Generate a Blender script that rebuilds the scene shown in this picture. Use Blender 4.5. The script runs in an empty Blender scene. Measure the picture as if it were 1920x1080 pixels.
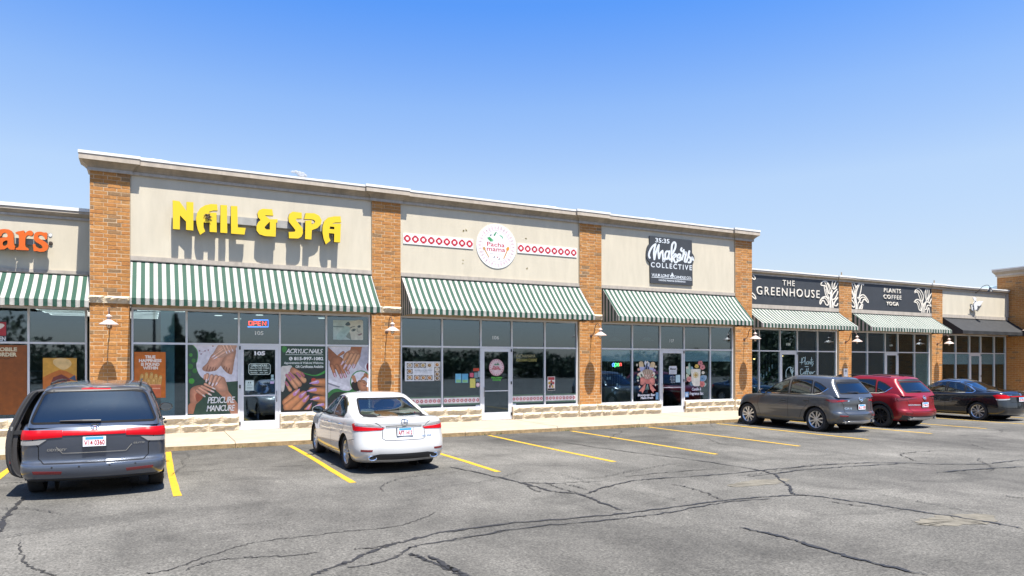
import bpy, bmesh, math, random
from math import sin, cos, tan, pi, radians, sqrt, atan2
from mathutils import Vector, Matrix
from mathutils.bvhtree import BVHTree
from mathutils.geometry import tessellate_polygon

random.seed(7)
C = bpy.context.scene.collection
SC = bpy.context.scene

# ------------------------------------------------------------------ camera
YAW, FPX, VH, HC = radians(27.25), 1320.0, 682.0, 2.05
cam = bpy.data.cameras.new('camera'); camo = bpy.data.objects.new('camera', cam); C.objects.link(camo)
cam.sensor_fit = 'HORIZONTAL'; cam.sensor_width = 36.0; cam.lens = FPX / 1920 * 36
cam.shift_y = (VH - 540) / 1920; cam.clip_start = 0.1; cam.clip_end = 3000
camo.location = (0, 0, HC); camo.rotation_euler = (pi / 2, 0, -YAW)
SC.camera = camo

# ------------------------------------------------------------------ world
SUN_EL, SUN_AZ = radians(69), 0.04
w = bpy.data.worlds.new('World'); SC.world = w; w.use_nodes = True
nt = w.node_tree; nt.nodes.clear()
wo = nt.nodes.new('ShaderNodeOutputWorld'); bg = nt.nodes.new('ShaderNodeBackground')
sky = nt.nodes.new('ShaderNodeTexSky'); sky.sky_type = 'NISHITA'; sky.sun_disc = False
sky.sun_elevation = SUN_EL; sky.sun_rotation = pi; sky.altitude = 200
sky.air_density = 1.0; sky.dust_density = 0.9; sky.ozone_density = 1.6
hsv = nt.nodes.new('ShaderNodeHueSaturation'); hsv.inputs['Saturation'].default_value = 1.0
gain = nt.nodes.new('ShaderNodeMix'); gain.data_type = 'RGBA'; gain.blend_type = 'MULTIPLY'; gain.inputs[0].default_value = 1
# tone of the clear summer sky by height above the horizon
wtc = nt.nodes.new('ShaderNodeTexCoord'); wsx = nt.nodes.new('ShaderNodeSeparateXYZ'); wcr = nt.nodes.new('ShaderNodeValToRGB')
nt.links.new(wtc.outputs['Generated'], wsx.inputs[0]); nt.links.new(wsx.outputs['Z'], wcr.inputs[0]); nt.links.new(wcr.outputs[0], gain.inputs[7])
we = wcr.color_ramp.elements; we[0].position = 0; we[0].color = (.62, .58, .66, 1); we[1].position = 1; we[1].color = (.60, .78, 1.0, 1)
for q_, c_ in ((.12, (.765, .667, .64)), (.24, (.95, .86, .80)), (.34, (.75, .835, .94)), (.453, (.36, .69, 1.10)), (.70, (.52, .75, 1.02))):
    x_ = we.new(q_); x_.color = (*c_, 1)
nt.links.new(sky.outputs[0], hsv.inputs['Color']); nt.links.new(hsv.outputs[0], gain.inputs[6]); nt.links.new(gain.outputs[2], bg.inputs['Color'])
nt.links.new(bg.outputs[0], wo.inputs[0]); bg.inputs['Strength'].default_value = 0.10
sl = bpy.data.lights.new('sun', 'SUN'); slo = bpy.data.objects.new('sun', sl); C.objects.link(slo)
sl.energy = 5.0; sl.angle = radians(0.5); sl.color = (1.0, 0.95, 0.87)
sd = Vector((SUN_AZ, -cos(SUN_EL), sin(SUN_EL)))
slo.rotation_euler = (-sd).to_track_quat('-Z', 'Y').to_euler(); slo.location = (0, -20, 40)
SC.view_settings.view_transform = 'Standard'; SC.view_settings.look = 'None'
SC.view_settings.gamma = 1.0; SC.view_settings.use_curve_mapping = False
SC.view_settings.exposure = 1.35

# ------------------------------------------------------------------ helpers
_c, _s = cos(YAW), sin(YAW)
def wp(u, v, Y):
    """point of the upright plane at depth Y that the surveyed photo coordinate (u, v) shows -> (x, z)"""
    k = (u - 960) / FPX; d = Y / (_c - k * _s)
    return d * _s + k * d * _c, HC - (v - VH) * d / FPX
def gp(u, v, h=0.0):
    d = FPX * (HC - h) / (v - VH); xc = (u - 960) / FPX * d
    return d * _s + xc * _c, d * _c - xc * _s
def lin(h, k=1.0):
    h = h.lstrip('#'); r = []
    for i in (0, 2, 4):
        c = int(h[i:i + 2], 16) / 255
        r.append((c / 12.92 if c <= 0.04045 else ((c + 0.055) / 1.055) ** 2.4) * k)
    return tuple(r)
def smooth_poly(pts, n=6, closed=True):
    """Catmull-Rom through pts"""
    out = []; N = len(pts); rng = range(N) if closed else range(N - 1)
    for i in rng:
        g = (lambda j: pts[j % N]) if closed else (lambda j: pts[max(0, min(N - 1, j))])
        p0, p1, p2, p3 = g(i - 1), g(i), g(i + 1), g(i + 2)
        for k in range(n):
            t = k / n
            out.append(tuple(0.5 * (2 * b + (c - a) * t + (2 * a - 5 * b + 4 * c - d) * t * t + (3 * b - a - 3 * c + d) * t ** 3)
                             for a, b, c, d in zip(p0, p1, p2, p3)))
    if not closed: out.append(tuple(pts[-1]))
    return out
def round_poly(pts, r, n=4):
    out = []; N = len(pts)
    for i in range(N):
        p, a, b = Vector(pts[i]), Vector(pts[i - 1]), Vector(pts[(i + 1) % N])
        rr = r[i] if isinstance(r, (list, tuple)) else r
        d1, d2 = (a - p), (b - p); l = min(rr, d1.length * .45, d2.length * .45)
        q1, q2 = p + d1.normalized() * l, p + d2.normalized() * l
        for k in range(n + 1):
            t = k / n; q = q1 * (1 - t) ** 2 + p * 2 * t * (1 - t) + q2 * t * t; out.append((q.x, q.y))
    return out
def ell(cx, cy, rx, ry, n=24, rot=0.0):
    return [(cx + rx * cos(a) * cos(rot) - ry * sin(a) * sin(rot), cy + rx * cos(a) * sin(rot) + ry * sin(a) * cos(rot))
            for a in (2 * pi * i / n for i in range(n))]
def capsule(p, q, r1, r2, n=6):
    a = atan2(q[1] - p[1], q[0] - p[0]); o = []
    for i in range(n + 1):
        t = a + pi / 2 + pi * i / n; o.append((p[0] + r1 * cos(t), p[1] + r1 * sin(t)))
    for i in range(n + 1):
        t = a - pi / 2 + pi * i / n; o.append((q[0] + r2 * cos(t), q[1] + r2 * sin(t)))
    return o
def stroke(pts, wdt, sm=5):
    """outline polygon strips for a pen stroke of width wdt -> list of quads"""
    P = smooth_poly(pts, sm, False) if sm > 1 else pts
    L, R = [], []
    for i, p in enumerate(P):
        a, b = P[max(0, i - 1)], P[min(len(P) - 1, i + 1)]
        t = Vector((b[0] - a[0], b[1] - a[1]))
        if t.length < 1e-9: t = Vector((1, 0))
        t.normalize(); n = Vector((-t.y, t.x)) * wdt / 2
        L.append((p[0] + n.x, p[1] + n.y)); R.append((p[0] - n.x, p[1] - n.y))
    return L + R[::-1], L, R

class MB:
    def __init__(s): s.v, s.f, s.m, s.c, s.a = [], [], [], [], []
    def add(s, vs, fs, m=0, c=None, a=0.0):
        o = len(s.v); s.v += [tuple(x) for x in vs]
        for f in fs: s.f.append([o + i for i in f]); s.m.append(m); s.c.append(c); s.a.append(a)
        return s
    def box(s, x0, x1, y0, y1, z0, z1, m=0, c=None, a=0.0):
        vs = [(x0, y0, z0), (x1, y0, z0), (x1, y1, z0), (x0, y1, z0), (x0, y0, z1), (x1, y0, z1), (x1, y1, z1), (x0, y1, z1)]
        return s.add(vs, [(0, 3, 2, 1), (4, 5, 6, 7), (0, 1, 5, 4), (1, 2, 6, 5), (2, 3, 7, 6), (3, 0, 4, 7)], m, c, a)
    def prism(s, loops, y0, y1, m=0, ms=None, c=None):
        """loops of (x,z); extruded from y0 (front) to y1"""
        ms = m if ms is None else ms
        allp = [p for l in loops for p in l]
        tr = tessellate_polygon([[Vector((p[0], p[1], 0)) for p in l] for l in loops])
        nrm = lambda t: (allp[t[1]][0] - allp[t[0]][0]) * (allp[t[2]][1] - allp[t[0]][1]) - (allp[t[2]][0] - allp[t[0]][0]) * (allp[t[1]][1] - allp[t[0]][1])
        tr = [t if nrm(t) > 0 else (t[0], t[2], t[1]) for t in tr if abs(nrm(t)) > 1e-12]
        s.add([(p[0], y0, p[1]) for p in allp], tr, m, c)
        if y1 is None: return s
        s.add([(p[0], y1, p[1]) for p in allp], [(t[0], t[2], t[1]) for t in tr], ms, c)
        for k, l in enumerate(loops):
            ar = sum(l[i - 1][0] * l[i][1] - l[i][0] * l[i - 1][1] for i in range(len(l)))
            if (ar < 0) != (k > 0): l = l[::-1]
            n = len(l); vs = [(p[0], y0, p[1]) for p in l] + [(p[0], y1, p[1]) for p in l]
            s.add(vs, [(i, n + i, n + (i + 1) % n, (i + 1) % n) for i in range(n)], ms, c)
        return s
    def strip(s, L, R, m=0, c=None):
        n = len(L); return s.add(list(L) + list(R), [(i, i + 1, n + i + 1, n + i) for i in range(n - 1)], m, c)
    def tube(s, path, r, n=8, m=0, cap=True):
        P = [Vector(p) for p in path]; rings = []; up = None
        for i, p in enumerate(P):
            t = (P[min(i + 1, len(P) - 1)] - P[max(i - 1, 0)]).normalized()
            if up is None or abs(up.dot(t)) > .95: up = Vector((0, 0, 1)) if abs(t.z) < .9 else Vector((1, 0, 0))
            a = t.cross(up).normalized(); b = a.cross(t); up = b
            rr = r[i] if isinstance(r, (list, tuple)) else r
            rings.append([p + a * rr * cos(2 * pi * k / n) + b * rr * sin(2 * pi * k / n) for k in range(n)])
        vs = [q for R in rings for q in R]
        fs = [(i * n + k, i * n + (k + 1) % n, (i + 1) * n + (k + 1) % n, (i + 1) * n + k) for i in range(len(P) - 1) for k in range(n)]
        if cap: fs += [tuple(range(n))[::-1], tuple((len(P) - 1) * n + k for k in range(n))]
        return s.add(vs, fs, m)
    def lathe(s, prof, n=24, o=(0, 0, 0), axis='z', m=0, full=2 * pi):
        """prof: (r, h)"""
        vs = []
        for r, h in prof:
            for k in range(n):
                a = full * k / n; x, y = r * cos(a), r * sin(a)
                p = (x, y, h) if axis == 'z' else ((h, x, y) if axis == 'x' else (x, h, y))
                vs.append((p[0] + o[0], p[1] + o[1], p[2] + o[2]))
        fs = [(i * n + k, i * n + (k + 1) % n, (i + 1) * n + (k + 1) % n, (i + 1) * n + k) for i in range(len(prof) - 1) for k in range(n)]
        return s.add(vs, fs, m)
    def mesh(s, name, mats, smooth=False, ang=35):
        me = bpy.data.meshes.new(name); me.from_pydata(s.v, [], s.f)
        mats = mats if isinstance(mats, (list, tuple)) else [mats]
        for m in mats: me.materials.append(m)
        if any(s.m): me.polygons.foreach_set('material_index', s.m)
        if any(c is not None for c in s.c):
            at = me.attributes.new('col', 'FLOAT_COLOR', 'FACE'); d = []
            for c in s.c: d += list(c or (1, 1, 1))[:3] + [1.0]
            at.data.foreach_set('color', d)
        if any(s.a):
            at = me.attributes.new('rnd', 'FLOAT', 'FACE'); at.data.foreach_set('value', s.a)
        if smooth:
            me.polygons.foreach_set('use_smooth', [True] * len(me.polygons)); me.set_sharp_from_angle(angle=radians(ang))
        me.update(); return me
    def obj(s, name, mats, parent=None, smooth=False, ang=35, **kw):
        return link(name, s.mesh(name, mats, smooth, ang), parent, **kw)
def link(name, data, parent=None, label=None, cat=None, group=None, kind=None, loc=None):
    o = bpy.data.objects.new(name, data); C.objects.link(o)
    if parent is not None: o.parent = parent
    if loc is not None: o.location = loc
    return tag(o, label, cat, group, kind)
def tag(o, label=None, cat=None, group=None, kind=None):
    for k, x in (('label', label), ('category', cat), ('group', group), ('kind', kind)):
        if x: o[k] = x
    return o
def thing(name, label, cat, loc=(0, 0, 0), group=None, rz=0.0):
    o = link(name, None, None, label, cat, group, None, loc); o.rotation_euler = (0, 0, rz); o.empty_display_size = .2
    return o

# ------------------------------------------------------------------ materials
def nodes(name):
    m = bpy.data.materials.new(name); m.use_nodes = True; n = m.node_tree.nodes
    return m, n, m.node_tree.links, n['Principled BSDF']
def mat(name, col, rough=.6, metal=0.0, var=0.0, scale=6.0, bump=0.0, bscale=60.0, coat=0.0, spec=.5, stain=None, sscale=(1, 1, 1), emit=0.0):
    m, n, l, p = nodes(name); col = lin(col) if isinstance(col, str) else col
    p.inputs['Base Color'].default_value = (*col, 1); p.inputs['Roughness'].default_value = rough
    p.inputs['Metallic'].default_value = metal; p.inputs['Coat Weight'].default_value = coat
    p.inputs['Coat Roughness'].default_value = .03; p.inputs['Specular IOR Level'].default_value = spec
    if emit:
        p.inputs['Emission Color'].default_value = (*col, 1); p.inputs['Emission Strength'].default_value = emit
    tc = n.new('ShaderNodeTexCoord')
    if var or stain:
        no = n.new('ShaderNodeTexNoise'); no.inputs['Scale'].default_value = scale; no.inputs['Detail'].default_value = 6
        no.inputs['Roughness'].default_value = .65
        mp = n.new('ShaderNodeMapping'); mp.inputs['Scale'].default_value = sscale
        l.new(tc.outputs['Object'], mp.inputs[0]); l.new(mp.outputs[0], no.inputs['Vector'])
        mx = n.new('ShaderNodeMix'); mx.data_type = 'RGBA'
        rp = n.new('ShaderNodeMapRange'); rp.inputs[1].default_value = .3; rp.inputs[2].default_value = .7
        l.new(no.outputs['Fac'], rp.inputs[0]); l.new(rp.outputs[0], mx.inputs[0])
        c2 = stain or tuple(c * (1 - var) for c in col); c1 = col if stain else tuple(min(1, c * (1 + var)) for c in col)
        mx.inputs[6].default_value = (*c1, 1); mx.inputs[7].default_value = (*(lin(c2) if isinstance(c2, str) else c2), 1)
        l.new(mx.outputs[2], p.inputs['Base Color'])
    if bump:
        nb = n.new('ShaderNodeTexNoise'); nb.inputs['Scale'].default_value = bscale; nb.inputs['Detail'].default_value = 5
        l.new(tc.outputs['Object'], nb.inputs['Vector'])
        bp = n.new('ShaderNodeBump'); bp.inputs['Strength'].default_value = bump; bp.inputs['Distance'].default_value = .02
        l.new(nb.outputs['Fac'], bp.inputs['Height']); l.new(bp.outputs[0], p.inputs['Normal'])
    return m
def glass_mat(name, tint, refl=.10, rough=0.0, tone=(.86, .95, 1, 1)):
    m, n, l, p = nodes(name); n.remove(p)
    tr = n.new('ShaderNodeBsdfTransparent'); tr.inputs[0].default_value = (*tint, 1)
    gl = n.new('ShaderNodeBsdfGlossy'); gl.inputs['Roughness'].default_value = rough; gl.inputs[0].default_value = tone
    lw = n.new('ShaderNodeFresnel'); lw.inputs[0].default_value = 1.5
    mr = n.new('ShaderNodeMath'); mr.operation = 'MULTIPLY_ADD'; mr.inputs[1].default_value = 1.3; mr.inputs[2].default_value = refl - .04
    mr.use_clamp = True
    ge = n.new('ShaderNodeNewGeometry'); iv = n.new('ShaderNodeMath'); iv.operation = 'SUBTRACT'; iv.inputs[0].default_value = 1; l.new(ge.outputs['Backfacing'], iv.inputs[1])
    ml = n.new('ShaderNodeMath'); ml.operation = 'MULTIPLY'; l.new(mr.outputs[0], ml.inputs[0]); l.new(iv.outputs[0], ml.inputs[1])
    mx = n.new('ShaderNodeMixShader'); l.new(lw.outputs[0], mr.inputs[0]); l.new(ml.outputs[0], mx.inputs[0])
    l.new(tr.outputs[0], mx.inputs[1]); l.new(gl.outputs[0], mx.inputs[2])
    l.new(mx.outputs[0], n['Material Output'].inputs[0]); return m
def paint(name, col, metal=.0, rough=.35, coat=1.0):
    m = mat(name, col, rough, metal, coat=coat); n, l = m.node_tree.nodes, m.node_tree.links; p = n['Principled BSDF']
    ge = n.new('ShaderNodeNewGeometry'); df = n.new('ShaderNodeBsdfDiffuse'); df.inputs[0].default_value = (.03, .03, .03, 1); mx = n.new('ShaderNodeMixShader')   # the inside of the sheet metal is dark lining
    l.new(ge.outputs['Backfacing'], mx.inputs[0]); l.new(p.outputs[0], mx.inputs[1]); l.new(df.outputs[0], mx.inputs[2]); l.new(mx.outputs[0], n['Material Output'].inputs[0]); return m
def print_mat(name, rough=.35, k=1.0):
    m, n, l, p = nodes(name); a = n.new('ShaderNodeAttribute'); a.attribute_name = 'col'
    tc = n.new('ShaderNodeTexCoord'); no = n.new('ShaderNodeTexNoise'); no.inputs['Scale'].default_value = 9; no.inputs['Detail'].default_value = 5; l.new(tc.outputs['Object'], no.inputs['Vector'])
    mr = n.new('ShaderNodeMapRange'); mr.inputs[1].default_value = .3; mr.inputs[2].default_value = .7; mr.inputs[3].default_value = .84; mr.inputs[4].default_value = 1.12; l.new(no.outputs['Fac'], mr.inputs[0])
    mu = n.new('ShaderNodeMix'); mu.data_type = 'RGBA'; mu.blend_type = 'MULTIPLY'; mu.inputs[0].default_value = 1; l.new(a.outputs['Color'], mu.inputs[6]); l.new(mr.outputs[0], mu.inputs[7])
    l.new(mu.outputs[2], p.inputs['Base Color']); p.inputs['Roughness'].default_value = rough; return m

def brick_mat(name):
    m, n, l, p = nodes(name)
    oi = n.new('ShaderNodeObjectInfo'); at = n.new('ShaderNodeAttribute'); at.attribute_name = 'rnd'
    ad = n.new('ShaderNodeMath'); ad.operation = 'ADD'; l.new(oi.outputs['Random'], ad.inputs[0]); l.new(at.outputs['Fac'], ad.inputs[1])
    fr = n.new('ShaderNodeMath'); fr.operation = 'FRACT'; l.new(ad.outputs[0], fr.inputs[0])
    cr = n.new('ShaderNodeValToRGB'); cr.color_ramp.interpolation = 'LINEAR'; e = cr.color_ramp.elements
    e[0].position = 0; e[0].color = (.24, .14, .062, 1); e[1].position = 1; e[1].color = (.43, .205, .058, 1)
    for q, c in ((.055, (.25, .145, .065)), (.085, (.38, .170, .044)), (.4, (.44, .192, .045)), (.6, (.40, .160, .035)), (.8, (.47, .215, .058))):
        x = e.new(q); x.color = (*c, 1)
    l.new(fr.outputs[0], cr.inputs[0])
    tc = n.new('ShaderNodeTexCoord'); ge = n.new('ShaderNodeNewGeometry')
    no = n.new('ShaderNodeTexNoise'); no.inputs['Scale'].default_value = 11; no.inputs['Detail'].default_value = 7; no.inputs['Distortion'].default_value = 1.2
    l.new(ge.outputs['Position'], no.inputs['Vector'])
    mr = n.new('ShaderNodeMapRange'); mr.inputs[1].default_value = .3; mr.inputs[2].default_value = .75; mr.inputs[3].default_value = .92; mr.inputs[4].default_value = .46
    l.new(no.outputs['Fac'], mr.inputs[0])
    mu = n.new('ShaderNodeMix'); mu.data_type = 'RGBA'; mu.blend_type = 'MULTIPLY'; mu.inputs[0].default_value = .8
    l.new(cr.outputs[0], mu.inputs[6]); l.new(mr.outputs[0], mu.inputs[7]); l.new(mu.outputs[2], p.inputs['Base Color'])
    bp = n.new('ShaderNodeBump'); bp.inputs['Strength'].default_value = .5; bp.inputs['Distance'].default_value = .012
    l.new(no.outputs['Fac'], bp.inputs['Height']); l.new(bp.outputs[0], p.inputs['Normal'])
    p.inputs['Roughness'].default_value = .85; return m

def awning_mat(name, per, green, white, ax='X'):
    """woven stripes: broad green, broad white edged by thin dark pin lines"""
    m, n, l, p = nodes(name); tc = n.new('ShaderNodeTexCoord'); sx = n.new('ShaderNodeSeparateXYZ')
    l.new(tc.outputs['Object'], sx.inputs[0])
    dv = n.new('ShaderNodeMath'); dv.operation = 'DIVIDE'; dv.inputs[1].default_value = per; l.new(sx.outputs[ax], dv.inputs[0])
    fr = n.new('ShaderNodeMath'); fr.operation = 'FRACT'; l.new(dv.outputs[0], fr.inputs[0])
    cr = n.new('ShaderNodeValToRGB'); cr.color_ramp.interpolation = 'CONSTANT'; e = cr.color_ramp.elements
    e[0].position = 0; e[0].color = (*green, 1); e[1].position = .50; e[1].color = (*white, 1)
    for q, c in ((.535, (.26, .23, .23)), (.56, white), (.585, (.24, .25, .235)), (.605, white), (.85, (.24, .25, .235)), (.87, white), (.895, (.26, .21, .21)), (.93, white), (.995, green)):
        x = e.new(q); x.color = (*c, 1)
    l.new(fr.outputs[0], cr.inputs[0])
    no = n.new('ShaderNodeTexNoise'); no.inputs['Scale'].default_value = 2.3; no.inputs['Detail'].default_value = 7; l.new(tc.outputs['Object'], no.inputs['Vector'])
    mr = n.new('ShaderNodeMapRange'); mr.inputs[1].default_value = .35; mr.inputs[2].default_value = .75; mr.inputs[3].default_value = 1.0; mr.inputs[4].default_value = .82
    l.new(no.outputs['Fac'], mr.inputs[0])
    mu = n.new('ShaderNodeMix'); mu.data_type = 'RGBA'; mu.blend_type = 'MULTIPLY'; mu.inputs[0].default_value = 1
    l.new(cr.outputs[0], mu.inputs[6]); l.new(mr.outputs[0], mu.inputs[7]); l.new(mu.outputs[2], p.inputs['Base Color'])
    wr = n.new('ShaderNodeTexNoise'); wr.inputs['Scale'].default_value = 3.0; wr.inputs['Detail'].default_value = 4; wr.inputs['Distortion'].default_value = .6; l.new(tc.outputs['Object'], wr.inputs['Vector'])
    bp = n.new('ShaderNodeBump'); bp.inputs['Strength'].default_value = .6; bp.inputs['Distance'].default_value = .05; l.new(wr.outputs['Fac'], bp.inputs['Height']); l.new(bp.outputs[0], p.inputs['Normal'])
    p.inputs['Roughness'].default_value = .75
    return m

def asphalt_mat():
    m, n, l, p = nodes('asphalt'); ge = n.new('ShaderNodeNewGeometry')
    def noise(sc, det, rough=.6, dist=0.0, st=(1, 1, 1)):
        x = n.new('ShaderNodeTexNoise'); x.inputs['Scale'].default_value = sc; x.inputs['Detail'].default_value = det
        x.inputs['Roughness'].default_value = rough; x.inputs['Distortion'].default_value = dist
        mp = n.new('ShaderNodeMapping'); mp.inputs['Scale'].default_value = st
        l.new(ge.outputs['Position'], mp.inputs[0]); l.new(mp.outputs[0], x.inputs['Vector']); return x.outputs['Fac']
    def ramp(src, a, b, c, d):
        r = n.new('ShaderNodeMapRange'); r.inputs[1].default_value = a; r.inputs[2].default_value = b
        r.inputs[3].default_value = c; r.inputs[4].default_value = d; l.new(src, r.inputs[0]); return r.outputs[0]
    def mul(a, b):
        r = n.new('ShaderNodeMath'); r.operation = 'MULTIPLY'; l.new(a, r.inputs[0]); l.new(b, r.inputs[1]); return r.outputs[0]
    big = ramp(noise(.22, 7, .62, .6), .32, .68, .60, 1.34)
    mid = ramp(noise(1.1, 8, .7, .4, (1, .55, 1)), .3, .7, .70, 1.28)
    oil = ramp(noise(.55, 6, .6, .8, (1, 1.6, 1)), .56, .70, 1.0, .70)
    gr = ramp(noise(34, 3, .75), .32, .68, .42, 1.60); gr2 = ramp(noise(12, 5, .75), .3, .7, .72, 1.28)
    v = mul(mul(mul(big, mid), mul(gr, gr2)), oil)
    # darker strip of worn sealer along the kerb
    sx = n.new('ShaderNodeSeparateXYZ'); l.new(ge.outputs['Position'], sx.inputs[0])
    ad = n.new('ShaderNodeMath'); ad.operation = 'ADD'; l.new(sx.outputs['Y'], ad.inputs[0])
    wn = ramp(noise(.8, 5), .3, .7, -1.6, 1.6); l.new(wn, ad.inputs[1])
    edge = ramp(ad.outputs[0], 15.8, 18.2, 1.0, .72)
    v = mul(v, edge)
    cm = n.new('ShaderNodeMix'); cm.data_type = 'RGBA'; cm.blend_type = 'MULTIPLY'; cm.inputs[0].default_value = 1
    cm.inputs[6].default_value = (.094, .089, .079, 1); l.new(v, cm.inputs[7]); l.new(cm.outputs[2], p.inputs['Base Color'])
    bp = n.new('ShaderNodeBump'); bp.inputs['Strength'].default_value = .45; bp.inputs['Distance'].default_value = .006
    l.new(noise(170, 3), bp.inputs['Height']); l.new(bp.outputs[0], p.inputs['Normal'])
    p.inputs['Roughness'].default_value = .9; p.inputs['Specular IOR Level'].default_value = .3; return m

M = {}
M['asphalt'] = asphalt_mat()
M['tar'] = mat('crack_tar', (0.0163, 0.0155, 0.0155), .6, var=.3, scale=9)
M['crack'] = mat('open_crack', (0.0222, 0.0207, 0.0192), .95)
M['patch'] = mat('sandy_patch', (.118, .106, .082), .95, var=.35, scale=5, bump=.3, bscale=150)
M['concrete'] = mat('pavement_concrete', (.312, .262, .195), .9, var=.12, scale=2.2, bump=.15, bscale=90)
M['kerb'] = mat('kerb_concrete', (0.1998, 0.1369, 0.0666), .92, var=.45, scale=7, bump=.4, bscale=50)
M['brick'] = brick_mat('orange_brick')
M['mortar'] = mat('mortar', (0.4292, 0.3182, 0.2072), .95, var=.12, scale=20)
M['stucco'] = mat('stucco', (.463, .416, .325), .92, var=.07, scale=1.5, bump=.2, bscale=130, sscale=(2.0, 1, .45))
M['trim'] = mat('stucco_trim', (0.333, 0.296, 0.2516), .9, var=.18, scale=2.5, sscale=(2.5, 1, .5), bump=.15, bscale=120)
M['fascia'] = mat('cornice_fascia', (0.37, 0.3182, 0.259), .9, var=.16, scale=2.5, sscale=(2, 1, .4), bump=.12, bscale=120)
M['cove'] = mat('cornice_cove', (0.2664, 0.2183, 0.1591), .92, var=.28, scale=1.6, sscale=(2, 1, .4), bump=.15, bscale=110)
M['coping'] = mat('white_coping', (0.6068, 0.6068, 0.592), .5, var=.05, scale=5)
M['stone'] = mat('limestone', (.55, .49, .385), .93, stain=(.44, .35, .22), scale=9, bump=.7, bscale=28)
M['alum'] = mat('aluminium_frame', (.60, .61, .64), .38, .25, var=.04)
M['soffit'] = mat('cream_header', (0.4144, 0.3256, 0.2146), .8, var=.08)
M['glass'] = glass_mat('shop_glass', (.62, .72, .75), .155, .022, (.64, .84, 1.0, 1))
M['print'] = print_mat('print')
M['black'] = mat('black_metal', (.02, .02, .022), .45)
M['rubber'] = mat('tyre_rubber', (.022, .022, .023), .85, var=.2, scale=20)
M['plastic'] = mat('black_plastic', (.018, .018, .019), .5)
M['chrome'] = mat('chrome', (.75, .76, .78), .12, 1.0)
M['rim'] = mat('alloy_rim', (.55, .56, .58), .28, .85)
M['rimdark'] = mat('black_rim', (.025, .025, .028), .25, .3)
M['well'] = mat('wheel_well', (.008, .008, .008), .95)
M['cglass'] = glass_mat('car_glass', (.30, .36, .35), .10)
M['pglass'] = glass_mat('privacy_glass', (.035, .04, .045), .10)
M['red'] = mat('lamp_red', (.40, .003, .008), .35, spec=.15)
M['dred'] = mat('lamp_dark_red', (.13, .006, .010), .12, coat=1.0)
M['clear'] = mat('lamp_clear', (.44, .43, .42), .10, .4, coat=1.0)
M['plate'] = mat('plate_white', (.74, .76, .80), .45)
M['plateblue'] = mat('plate_blue', (.05, .30, .62), .45)
M['platered'] = mat('plate_red', (.38, .03, .03), .5)
M['yellow'] = mat('yellow_line_paint', (0.4144, 0.2479, 0.0074), .75, var=.12, scale=6, bump=.2, bscale=120)
M['seatc'] = mat('seat_cream', (.50, .47, .36), .7)
M['seatd'] = mat('seat_dark', (.035, .034, .035), .75)
# ------------------------------------------------------------------ ground
mb = MB(); mb.add([(-300, -300, 0), (400, -300, 0), (400, 300, 0), (-300, 300, 0)], [(0, 1, 2, 3)])
lot = mb.obj('parking_lot', M['asphalt'], label='wide grey cracked asphalt parking lot in front of the shops', cat='parking lot', kind='structure')

KY = 18.33      # kerb face
stripes = [(-5.15, 12.1), (-2.41, 12.1), (.375, 12.06), (3.13, 12.03), (5.88, 11.97), (8.62, 12.09), (11.42, 12.04), (14.36, 12.28), (17.25, 12.5), (20.38, 12.7), (23.45, 12.87), (26.4, 12.9), (29.4, 12.9), (32.4, 12.9), (35.4, 12.9)]
for i, (x, y0) in enumerate(stripes):
    R_ = random.Random(i); L, R = [], []
    for k in range(13):
        y = y0 + (KY - .12 - y0) * k / 12
        dx = .014 * sin(y * .9 + i * 2) + R_.uniform(-.003, .003); hw = .060 + R_.uniform(-.004, .004)
        L.append((x + dx - hw, y, .004)); R.append((x + dx + hw, y, .004))
    MB().strip(R, L).obj('parking_stripe', M['yellow'], lot)

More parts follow.
